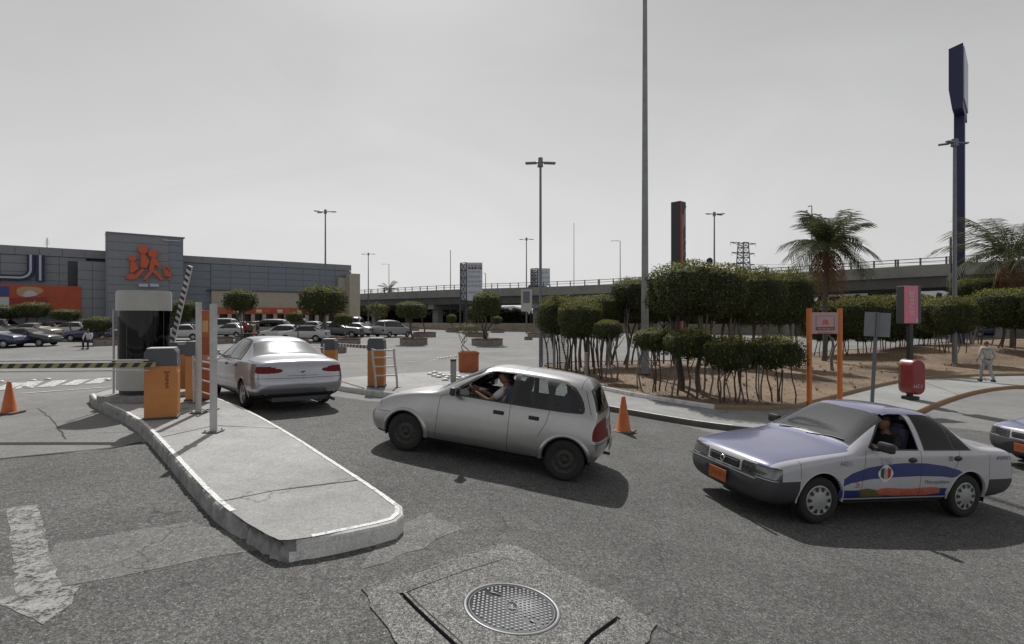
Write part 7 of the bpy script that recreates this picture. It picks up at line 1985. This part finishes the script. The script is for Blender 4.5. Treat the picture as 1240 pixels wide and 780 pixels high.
planter(250, 417, 40, 8, 'planter with reddish rim behind the tall posts', crown=(206, 236, 365, 389), kind='far', r0=.08, tl='dark clipped tree behind the raised barrier arm')
planter(405, 428, 22, 11, 'tall drum planter behind the orange cabinet of the silver saloon', )
planter(640, 412, 10, 4, 'tiny planter ring beside the pennant lamp post')
planter(82, 413, 30, 6, 'planter between the black saloon and the sitting man', crown=(66, 94, 375, 388), kind='far', r0=.07, tl='dark clipped tree under the right end of the red banner')
for i, (u0, u1, vt, vb, ub) in enumerate([(-30, 22, 370, 386, 0), (20, 58, 367, 384, 38)]):
    g_ = G(ub, 407); tree('far', ub, 407, u0, u1, vt, vb, 2, .09, ['dark clipped tree at the far left edge below the banner', 'dark clipped tree below the picture on the banner'][i], group='clipped trees in front of the store', ground=g_, name='clipped_tree')
tree('sparse', 567, 430, 552, 580, 393, 406, 2, .022, 'young sparse tree growing in the square orange tub', group='young trees', ground=tub_top, name='young_tree', spread=.15, wob=.18)
# greenish top tree row behind the retaining wall and darkness below the flyover
def mass(name, pts, zf, n, leaf, m, label, seed, thick=3.0, cat=None):
    r_ = random.Random(seed); V = []; FF = []; MI = []
    L_ = [0]
    for a, b in zip(pts[:-1], pts[1:]): L_.append(L_[-1]+(Vector(b)-Vector(a)).length)
    def at(s):
        for i in range(len(pts)-1):
            if s <= L_[i+1]: t = (s-L_[i])/(L_[i+1]-L_[i]); return Vector(pts[i]).lerp(Vector(pts[i+1]), t)
        return Vector(pts[-1])
    for i in range(n):
        s = r_.uniform(0, L_[-1]); p = at(s); h = zf(s/L_[-1])*(1+.22*mnoise.noise(Vector((p.x*.35, seed, 0)))+.12*mnoise.noise(Vector((p.x*1.3, seed, 4)))); z = h*r_.random()**.6
        y = p.y+r_.uniform(-thick/2, thick/2)*(1-.6*z/max(h, .1)); c = Vector((p.x, y, z)); a1 = Vector((r_.gauss(0, 1), r_.gauss(0, 1), r_.gauss(0, 1))).normalized(); a2 = a1.cross(Vector((r_.gauss(0, 1), r_.gauss(0, 1), r_.gauss(0, 1)))).normalized(); k = len(V); q_ = leaf*r_.uniform(.6, 1.3)
        V += [c+a1*q_, c+a2*q_*.6, c-a1*q_, c-a2*q_*.6]; FF.append((k, k+1, k+2, k+3)); MI.append(0)
    ns_ = 60; k0 = len(V)
    for i in range(ns_+1):
        p = at(L_[-1]*i/ns_); h = zf(i/ns_)*(1+.22*mnoise.noise(Vector((p.x*.35, seed, 0))))*.8; V += [(p.x, p.y, -.3), (p.x, p.y, max(.1, h))]
    for i in range(ns_): FF.append((k0+2*i, k0+2*i+2, k0+2*i+3, k0+2*i+1)); MI.append(1)
    me = bpy.data.meshes.new(name); me.from_pydata(V, [], FF); me.materials.append(m); me.materials.append(l_core); me.polygons.foreach_set('material_index', MI)
    return tag(mobj(name, me), label, cat, kind='stuff')
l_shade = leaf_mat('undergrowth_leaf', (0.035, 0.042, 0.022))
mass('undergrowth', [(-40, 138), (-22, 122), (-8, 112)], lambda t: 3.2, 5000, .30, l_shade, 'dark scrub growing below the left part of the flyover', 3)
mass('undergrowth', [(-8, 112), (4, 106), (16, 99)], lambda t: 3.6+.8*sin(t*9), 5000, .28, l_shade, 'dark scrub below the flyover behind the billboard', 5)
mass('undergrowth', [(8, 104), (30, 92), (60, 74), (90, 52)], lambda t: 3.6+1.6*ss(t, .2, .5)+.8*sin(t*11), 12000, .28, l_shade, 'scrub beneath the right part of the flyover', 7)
mass('distant_trees', [(-60, 210), (-30, 190)], lambda t: 9.5, 2500, .7, l_shade, 'dark distant tree line at the left end of the flyover', 9, 8)
mass('distant_trees', [(80, 150), (105, 120), (135, 95)], lambda t: 14.5*sin(min(1, .25+t)*pi*.55), 7000, .6, l_shade, 'wooded rise beyond the flyover at right', 11, 10)
# dark embankment and low sheds under the deck
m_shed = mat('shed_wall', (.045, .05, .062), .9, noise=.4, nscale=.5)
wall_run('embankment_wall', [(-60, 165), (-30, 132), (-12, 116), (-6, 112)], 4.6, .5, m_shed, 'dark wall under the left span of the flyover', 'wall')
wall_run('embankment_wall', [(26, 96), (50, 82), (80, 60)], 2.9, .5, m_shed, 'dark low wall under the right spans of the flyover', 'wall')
# pale roofed halls under the deck; the wide one stands in for bright sky
m_wr = mat('white_sheet_roof', (.62, .64, .66), .6); m_ww = mat('grey_hall_wall', (.25, .26, .28), .8)
def hall(x, y, w_, d_, h, rz, label):
    t = empty('roofed_hall', (x, y, 0), rz, label, 'building'); bm = bmesh.new(); box(bm, (0, 0, h/2), (w_, d_, h)); obj('wall', bm, m_ww, t)
    bm = bmesh.new(); prism(bm, [(-w_/2-.4, h), (w_/2+.4, h), (w_*.12, h+1.9), (-w_*.2, h+1.6)], -d_/2-.4, d_/2+.4); obj('roof', bm, m_wr, t)
    for k in range(6): bm = bmesh.new(); box(bm, (-w_/2+w_*(k+.5)/6, -d_/2-.05, h*.55), (w_/9, .08, h*.4)); obj('window', bm, m_dark, t)
hall(-2, 135, 26, 10, 2.8, R(-8), 'white roofed shape standing in for bright sky in the gap under the flyover')
hall(80, 108, 14, 8, 5.5, R(-30), 'pale hall under the flyover behind the right hand palm')
bs = basey(1016, 88)
t = empty('white_bus', (bs.x, 88, 0), R(-28), 'white coach parked under the flyover, seen above the hedge', 'coach')
bm = bmesh.new(); box(bm, (0, 0, 2.2), (7.5, 2.5, 2.9), bevel=.15); obj('body', bm, m_far['white'], t)
for k in range(5): bm = bmesh.new(); box(bm, (-2.9+k*1.45, -1.27, 2.75), (1.25, .04, .8)); obj('window', bm, m_dark, t)
for x in (-2.4, 2.4): bm = bmesh.new(); cyl(bm, (x, -1.28, .5), (x, -1.0, .5), .5, n=14); obj('wheel', bm, m_rub_, t)
t.location.z = CAMZ+(383-357)/F*88-1.0

bm = bmesh.new(); r_ = random.Random(21)
for i in range(420):
    x = r_.uniform(2, 34); y = r_.uniform(14, 31)
    if not in_poly(x, y, bed): continue
    s_ = r_.uniform(.012, .045); vs = bmesh.ops.create_icosphere(bm, subdivisions=1, radius=s_)['verts']
    for v_ in vs: v_.co = Vector((v_.co.x*r_.uniform(.7, 1.3)+x, v_.co.y*r_.uniform(.7, 1.3)+y, v_.co.z*.6+bedz(x, y)+s_*.2))
tag(obj('pebbles', bm, m_rub), 'small pale stones lying on the dirt of the planting bed', kind='stuff')
V = []; FF = []; r_ = random.Random(23)
for i in range(150):
    x = r_.uniform(2, 34); y = r_.uniform(14, 31)
    if not in_poly(x, y, bed): continue
    z = bedz(x, y)
    for k in range(14):
        a = r_.uniform(0, 6.28); h = r_.uniform(.05, .2); w_ = .012; k0 = len(V); dx, dy = cos(a), sin(a)
        V += [(x+dx*.02-dy*w_, y+dy*.02+dx*w_, z-.01), (x+dx*.02+dy*w_, y+dy*.02-dx*w_, z-.01), (x+dx*h*.7, y+dy*h*.7, z+h)]; FF.append((k0, k0+1, k0+2))
me = bpy.data.meshes.new('dry_weeds'); me.from_pydata(V, [], FF); me.materials.append(leaf_mat('dry_weed_leaf', (.16, .14, .06)))
tag(mobj('dry_weeds', me), 'dry weed tufts scattered over the planting bed', kind='stuff')

# ================================================================= PEOPLE
m_skin = mat('skin', (.22, .12, .075), .6); m_hair = mat('dark_hair', (.012, .010, .009), .7)
def skin_chain(joints, bones, sub=1):
    """joints: name -> (pos, radius); one continuous skinned surface"""
    names = list(joints); idx = {n: i for i, n in enumerate(names)}
    me = bpy.data.meshes.new('s'); me.from_pydata([joints[n][0] for n in names], [(idx[a], idx[b]) for a, b in bones], [])
    o = bpy.data.objects.new('s', me); col.objects.link(o); md = o.modifiers.new('k', 'SKIN'); md.use_smooth_shade = True
    for i, n in enumerate(names):
        sv = me.skin_vertices[0].data[i]; r = joints[n][1]; sv.radius = r if isinstance(r, tuple) else (r, r); sv.use_root = (i == 0)
    sb_ = o.modifiers.new('b', 'SUBSURF'); sb_.levels = sub
    dg = bpy.context.evaluated_depsgraph_get(); m2 = bpy.data.meshes.new_from_object(o.evaluated_get(dg)); bpy.data.objects.remove(o); bpy.data.meshes.remove(me)
    for p_ in m2.polygons: p_.use_smooth = True
    return m2
def add_mesh(bm, me, M=None):
    n0 = len(bm.verts); bm.from_mesh(me); bm.verts.ensure_lookup_table()
    if M is not None: bmesh.ops.transform(bm, matrix=M, verts=bm.verts[n0:])
def head_bm(bm, c, r, face, up=Vector((0, 0, 1))):
    """face: forward direction; skull, jaw, nose, ears and eye sockets in one shape"""
    f = face.normalized(); l = up.cross(f).normalized(); M = Matrix((f, l, up)).transposed().to_4x4(); M.translation = c
    n0 = len(bm.verts); bmesh.ops.create_uvsphere(bm, u_segments=16, v_segments=12, radius=r); bm.verts.ensure_lookup_table(); vs = bm.verts[n0:]
    for v in vs:
        x, y, z = v.co/r; y *= .78; x *= .95
        if z < 0: k = 1+.16*z; y *= k; x = x*(1+.05*z)+(.05*-z if x > 0 else .10*-z*-0)
        z *= 1.22 if z < 0 else 1.08
        if x > .7 and abs(y) < .16 and -.35 < z < .05: x += .16*(1-abs(y)/.2)
        if x > .5 and .12 < abs(y) < .5 and .02 < z < .28: x -= .05
        v.co = Vector((x, y, z))*r
    for s in (1, -1): box(bm, (-.02*r, s*.80*r, -.05*r), (.28*r, .12*r, .42*r), bevel=.04*r)
    bm.verts.ensure_lookup_table(); bmesh.ops.transform(bm, matrix=M, verts=bm.verts[n0:])
    return M
def hair_obj(root, M, r, m=None, long=False):
    bm = bmesh.new(); bmesh.ops.create_uvsphere(bm, u_segments=16, v_segments=12, radius=r*1.07)
    for v in bm.verts:
        v.co.y *= .83; v.co.z *= 1.10
    bmesh.ops.delete(bm, geom=[v for v in bm.verts if (v.co.z < (.30*r if v.co.x > 0 else -.35*r) and v.co.x > -.55*r) or v.co.z < -.55*r], context='VERTS')
    bmesh.ops.transform(bm, matrix=M, verts=bm.verts); o = obj('hair', bm, m or m_hair, root, smooth=True); return o
def hand_bm(bm, wrist, direction, palm_n, s=1.0, curl=.5):
    """palm with four unequal curled fingers and a thumb leaving its side"""
    d = direction.normalized(); n = (palm_n-d*palm_n.dot(d)).normalized(); w_ = d.cross(n)
    M = Matrix((d, w_, n)).transposed().to_4x4(); M.translation = wrist
    n0 = len(bm.verts); box(bm, (.045*s, 0, 0), (.09*s, .078*s, .026*s), bevel=.010*s)
    for k, (y, L_) in enumerate(((-.029, .066), (-.010, .076), (.010, .071), (.028, .056))):
        p = Vector((.085*s, y*s, 0)); a = 0; pts = [p]
        for q in range(3): a += curl*.8; p = p+Vector((cos(a), 0, -sin(a)))*L_*s/3*(1.2-.2*q); pts.append(p)
        tube(bm, pts, [.0095*s, .009*s, .0082*s, .0065*s], 6)
    tube(bm, [Vector((.02, -.034, -.004))*s, Vector((.048, -.060, -.012))*s, Vector((.075, -.066, -.024))*s], [.012*s, .011*s, .008*s], 6)
    bm.verts.ensure_lookup_table(); bmesh.ops.transform(bm, matrix=M, verts=bm.verts[n0:])
V3 = Vector
def person(name, loc, rz, pose, label, shirt, trousers, scale=1.0, hair=None, group=None, hands=True, parent_scale=None, legs=True, hat=None):
    t = empty(name, loc, rz, label, 'person', group); J = dict(pose)
    body_b = [('pel', 'spi'), ('spi', 'che'), ('che', 'nec'), ('nec', 'hea'), ('che', 'shL'), ('shL', 'elL'), ('elL', 'wrL'), ('che', 'shR'), ('shR', 'elR'), ('elR', 'wrR'), ('pel', 'hiL'), ('hiL', 'knL'), ('knL', 'anL'), ('pel', 'hiR'), ('hiR', 'knR'), ('knR', 'anR')]
    rad = dict(pel=(.13, .10), spi=(.125, .095), che=(.15, .105), nec=.055, hea=.055, shL=.062, shR=.062, elL=.042, elR=.042, wrL=.028, wrR=.028, hiL=.088, hiR=.088, knL=.058, knR=.058, anL=.038, anR=.038)
    me = skin_chain({k: (J[k], rad[k]) for k in rad}, body_b)
    bm = bmesh.new(); add_mesh(bm, me); fc = J.get('face', V3((1, 0, 0)))
    hc = V3(J['hea'])+V3((.015, 0, .06)); M = head_bm(bm, hc, .100, fc)
    for s, w_, e in (('L', 'wrL', 'elL'), ('R', 'wrR', 'elR')):
        d = V3(J[w_])-V3(J[e]); hand_bm(bm, V3(J[w_])+d.normalized()*.01, d, V3((0, -1 if s == 'L' else 1, .2)) if abs(d.normalized().y) < .8 else V3((1, 0, 0)), .95, J.get('curl', .45))
    for an, kn in (('anL', 'knL'), ('anR', 'knR')):
        a = V3(J[an]); f_ = V3((fc.x, fc.y, 0)).normalized() if 'foot' not in J else J['foot']; 
        if legs: 
            n0 = len(bm.verts)
    obj('body', bm, m_skin, t, smooth=True)
    hair_obj(t, M, .100, hair)
    sh = {k: (J[k], (rad[k][0]*1.22, rad[k][1]*1.30) if isinstance(rad[k], tuple) else rad[k]*1.30) for k in ('pel', 'spi', 'che', 'shL', 'shR', 'elL', 'elR')}
    sh['nec'] = (V3(J['che']).lerp(V3(J['nec']), .75), .075)
    b_ = [('pel', 'spi'), ('spi', 'che'), ('che', 'nec'), ('che', 'shL'), ('che', 'shR'), ('shL', 'elL'), ('shR', 'elR')]
    if J.get('long', True):
        for s in 'LR': sh['cu'+s] = (V3(J['el'+s]).lerp(V3(J['wr'+s]), .92), .040); b_.append(('el'+s, 'cu'+s))
    else:
        for s in 'LR': sh['el'+s] = (V3(J['sh'+s]).lerp(V3(J['el'+s]), .72), .062)
    mobj('shirt', skin_chain(sh, b_), shirt, t)
    if legs:
        tr_ = {'pel': (J['pel'], (.142, .118))}
        b2 = []
        for s in 'LR':
            tr_['hi'+s] = (J['hi'+s], .102); tr_['kn'+s] = (J['kn'+s], .073); tr_['cu'+s] = (V3(J['kn'+s]).lerp(V3(J['an'+s]), .96), .060); b2 += [('pel', 'hi'+s), ('hi'+s, 'kn'+s), ('kn'+s, 'cu'+s)]
        mobj('trousers', skin_chain(tr_, b2), trousers, t)
        for s in 'LR':
            a = V3(J['an'+s]); f_ = V3((fc.x, fc.y, 0)).normalized(); bm = bmesh.new(); box(bm, a+f_*.07+V3((0, 0, -.035)), (.26, .095, .085), math.atan2(f_.y, f_.x), bevel=.03); obj('shoe', bm, m_blk, t)
    t.scale = (scale,)*3
    return t
def standing(step=.0, armL=.0, armR=.0, face=V3((1, 0, 0))):
    return dict(pel=(0, 0, .93), spi=(0, 0, 1.08), che=(.01, 0, 1.30), nec=(.01, 0, 1.46), hea=(.03, 0, 1.56), shL=(0, .19, 1.40), elL=(armL*.28, .24, 1.12), wrL=(armL*.5+.05, .24, .88), shR=(0, -.19, 1.40), elR=(armR*.28, -.24, 1.12), wrR=(armR*.5+.05, -.24, .88),
        hiL=(0, .09, .88), knL=(step*.22+.03, .095, .48), anL=(step*.30, .095, .09), hiR=(0, -.09, .88), knR=(-step*.10+.03, -.095, .48), anR=(-step*.42, -.095, .12 if step else .09), face=face)
# pedestrian walking away along the right hand sidewalk
pp = G(1195, 463, .13)
pw_ = standing(.8, -.35, .35); pw_['elL'] = (-.02, .27, 1.13); pw_['wrL'] = (.16, .25, .96); pw_['elR'] = (-.04, -.27, 1.13); pw_['wrR'] = (.12, -.26, .95)
person('person', (pp.x, pp.y, pp.z), R(76), pw_, 'person in a cream hooded sweater walking away on the right hand sidewalk', mat('cream_knit', (.42, .40, .37), .9, noise=.3, nscale=20), mat('pale_grey_cloth', (.30, .31, .33), .9), 1.02, hair=mat('brown_hair', (.10, .055, .03), .8))
pr_ = bpy.data.objects['person']
bm = bmesh.new(); tube(bm, [(.08, .15, 1.45), (-.08, .16, 1.44), (-.13, 0, 1.42), (-.08, -.16, 1.44), (.08, -.15, 1.45)], [.04, .055, .065, .055, .04], 8); obj('hood', bm, MATS['cream_knit'], pr_, smooth=True)
bm = bmesh.new(); lathe(bm, [(.150, .93), (.150, .97)], 16); bmesh.ops.scale(bm, vec=(.85, 1.05, 1), verts=bm.verts); bmesh.ops.delete(bm, geom=[f for f in bm.faces if len(f.verts) > 4], context='FACES'); obj('belt', bm, m_blk, pr_)
# man sitting on the planter rim
ps = G(107, 423)
sit = dict(pel=(0, 0, .56), spi=(.04, 0, .72), che=(.09, 0, .93), nec=(.13, 0, 1.08), hea=(.17, 0, 1.18), shL=(.09, .19, 1.03), elL=(.22, .26, .78), wrL=(.42, .16, .66), shR=(.09, -.19, 1.03), elR=(.22, -.26, .78), wrR=(.42, -.14, .66),
    hiL=(.05, .10, .54), knL=(.46, .14, .52), anL=(.44, .14, .10), hiR=(.05, -.10, .54), knR=(.46, -.14, .52), anR=(.40, -.16, .10), face=V3((1, 0, -.25)))
m_sh = mat('white_shirt', (.50, .53, .60), .9); m_dk = mat('dark_trousers', (.015, .017, .03), .9)
person('person', (ps.x, ps.y+.1, ps.z), R(-80), sit, 'man in a white shirt and dark trousers sitting on the rim of a round planter', m_sh, m_dk, 1.05)
# people standing among the parked cars
p3 = G(298, 413.5); person('person', p3, R(-20), standing(.2), 'person in a red top standing by the clipped dome tree', mat('red_shirt', (.33, .03, .025), .9), m_dk, 1.0)
p4 = G(303, 414); person('person', p4, R(160), standing(.3), 'person in olive clothes behind the one in red', mat('olive_shirt', (.12, .10, .035), .9), m_dk, 1.0)
p5 = G(312, 413.5); person('person', p5, R(200), standing(.4), 'person in dark clothes between the dome tree and the beige wagon', mat('dark_shirt', (.03, .032, .045), .9), m_dk, .98)
p6 = G(445.5, 405); person('person', p6, R(90), standing(.5), 'person in a pale top crossing the far lot right of the white saloon', m_sh, mat('jeans', (.05, .06, .12), .9), .98)
# motorcycle next to them
mcg = G(306, 415); t = empty('motorcycle', mcg, R(15), 'dark motorcycle parked beside the dome tree', 'motorcycle')
for x in (-.62, .62):
    bm = bmesh.new(); c = V3((x, 0, .30)); n = 18; pts = [c+V3((.26*cos(2*pi*k/n), 0, .26*sin(2*pi*k/n))) for k in range(n+1)]; tube(bm, pts, .045, 6)
    for k in range(6): cyl(bm, c, pts[k*3], .008, n=4)
    obj('wheel', bm, m_rub_, t)
bm = bmesh.new(); tube(bm, [(-.62, 0, .30), (-.25, 0, .42), (.2, 0, .45), (.42, 0, .72), (.62, 0, .30)], .035, 6); box(bm, (-.05, 0, .42), (.35, .22, .28), bevel=.05); obj('frame', bm, m_dsteel, t)
bm = bmesh.new(); box(bm, (.12, 0, .74), (.42, .24, .18), bevel=.07); obj('tank', bm, m_far['red'], t)
bm = bmesh.new(); box(bm, (-.35, 0, .74), (.58, .22, .09), bevel=.04); obj('seat', bm, m_blk, t)
bm = bmesh.new(); tube(bm, [(.30, .34, .95), (.38, .15, .98), (.42, 0, .92), (.38, -.15, .98), (.30, -.34, .95)], .015, 6); cyl(bm, (.46, 0, .82), (.54, 0, .82), .09, n=12); obj('handlebar', bm, m_dsteel, t)

# people in the cars: placed in car space, parented to nothing, so they stay things of their own
def in_car(car, local, rz_, pose, label, shirt, s=1.0):
    M = Matrix.LocRotScale(car.location, car.rotation_euler, car.scale) @ Matrix.Translation(local) @ Matrix.Rotation(rz_, 4, 'Z') @ Matrix.Diagonal((s, s, s, 1))
    p_ = person('person', (0, 0, 0), 0, pose, label, shirt, m_dk, 1.0); l_, q_, s_ = M.decompose(); p_.location = l_; p_.rotation_euler = q_.to_euler(); p_.scale = s_
    return p_
drv = dict(pel=(0, 0, .13), spi=(-.04, 0, .27), che=(-.08, 0, .48), nec=(-.06, 0, .62), hea=(-.02, 0, .71), shL=(-.06, .19, .57), elL=(.12, .27, .40), wrL=(.40, .16, .50), shR=(-.06, -.19, .57), elR=(.13, -.22, .38), wrR=(.40, -.06, .50),
    hiL=(.08, .10, .12), knL=(.48, .13, .20), anL=(.72, .12, -.10), hiR=(.08, -.10, .12), knR=(.48, -.12, .20), anR=(.74, -.10, -.10), face=V3((1, 0, 0)), long=False, curl=.9)
in_car(hatch, V3((HL/2-2.10, .33, .50)), 0, drv, 'driver of the silver hatchback, bare arms reaching to the wheel', mat('grey_white_tee', (.40, .40, .42), .9))
pas = dict(drv); pas['wrL'] = (.30, .10, .22); pas['wrR'] = (.30, -.10, .22); pas['elL'] = (.08, .25, .34); pas['elR'] = (.08, -.25, .34); pas['face'] = V3((.9, .4, 0))
in_car(hatch, V3((HL/2-1.98, -.33, .50)), 0, pas, 'dark haired passenger on the far front seat of the silver hatchback', mat('pale_tee', (.33, .32, .30), .9))
in_car(taxi, V3((TL/2-2.30, .36, .41)), 0, drv, 'taxi driver in dark clothes behind the open front window', mat('dark_jacket', (.018, .018, .022), .9))
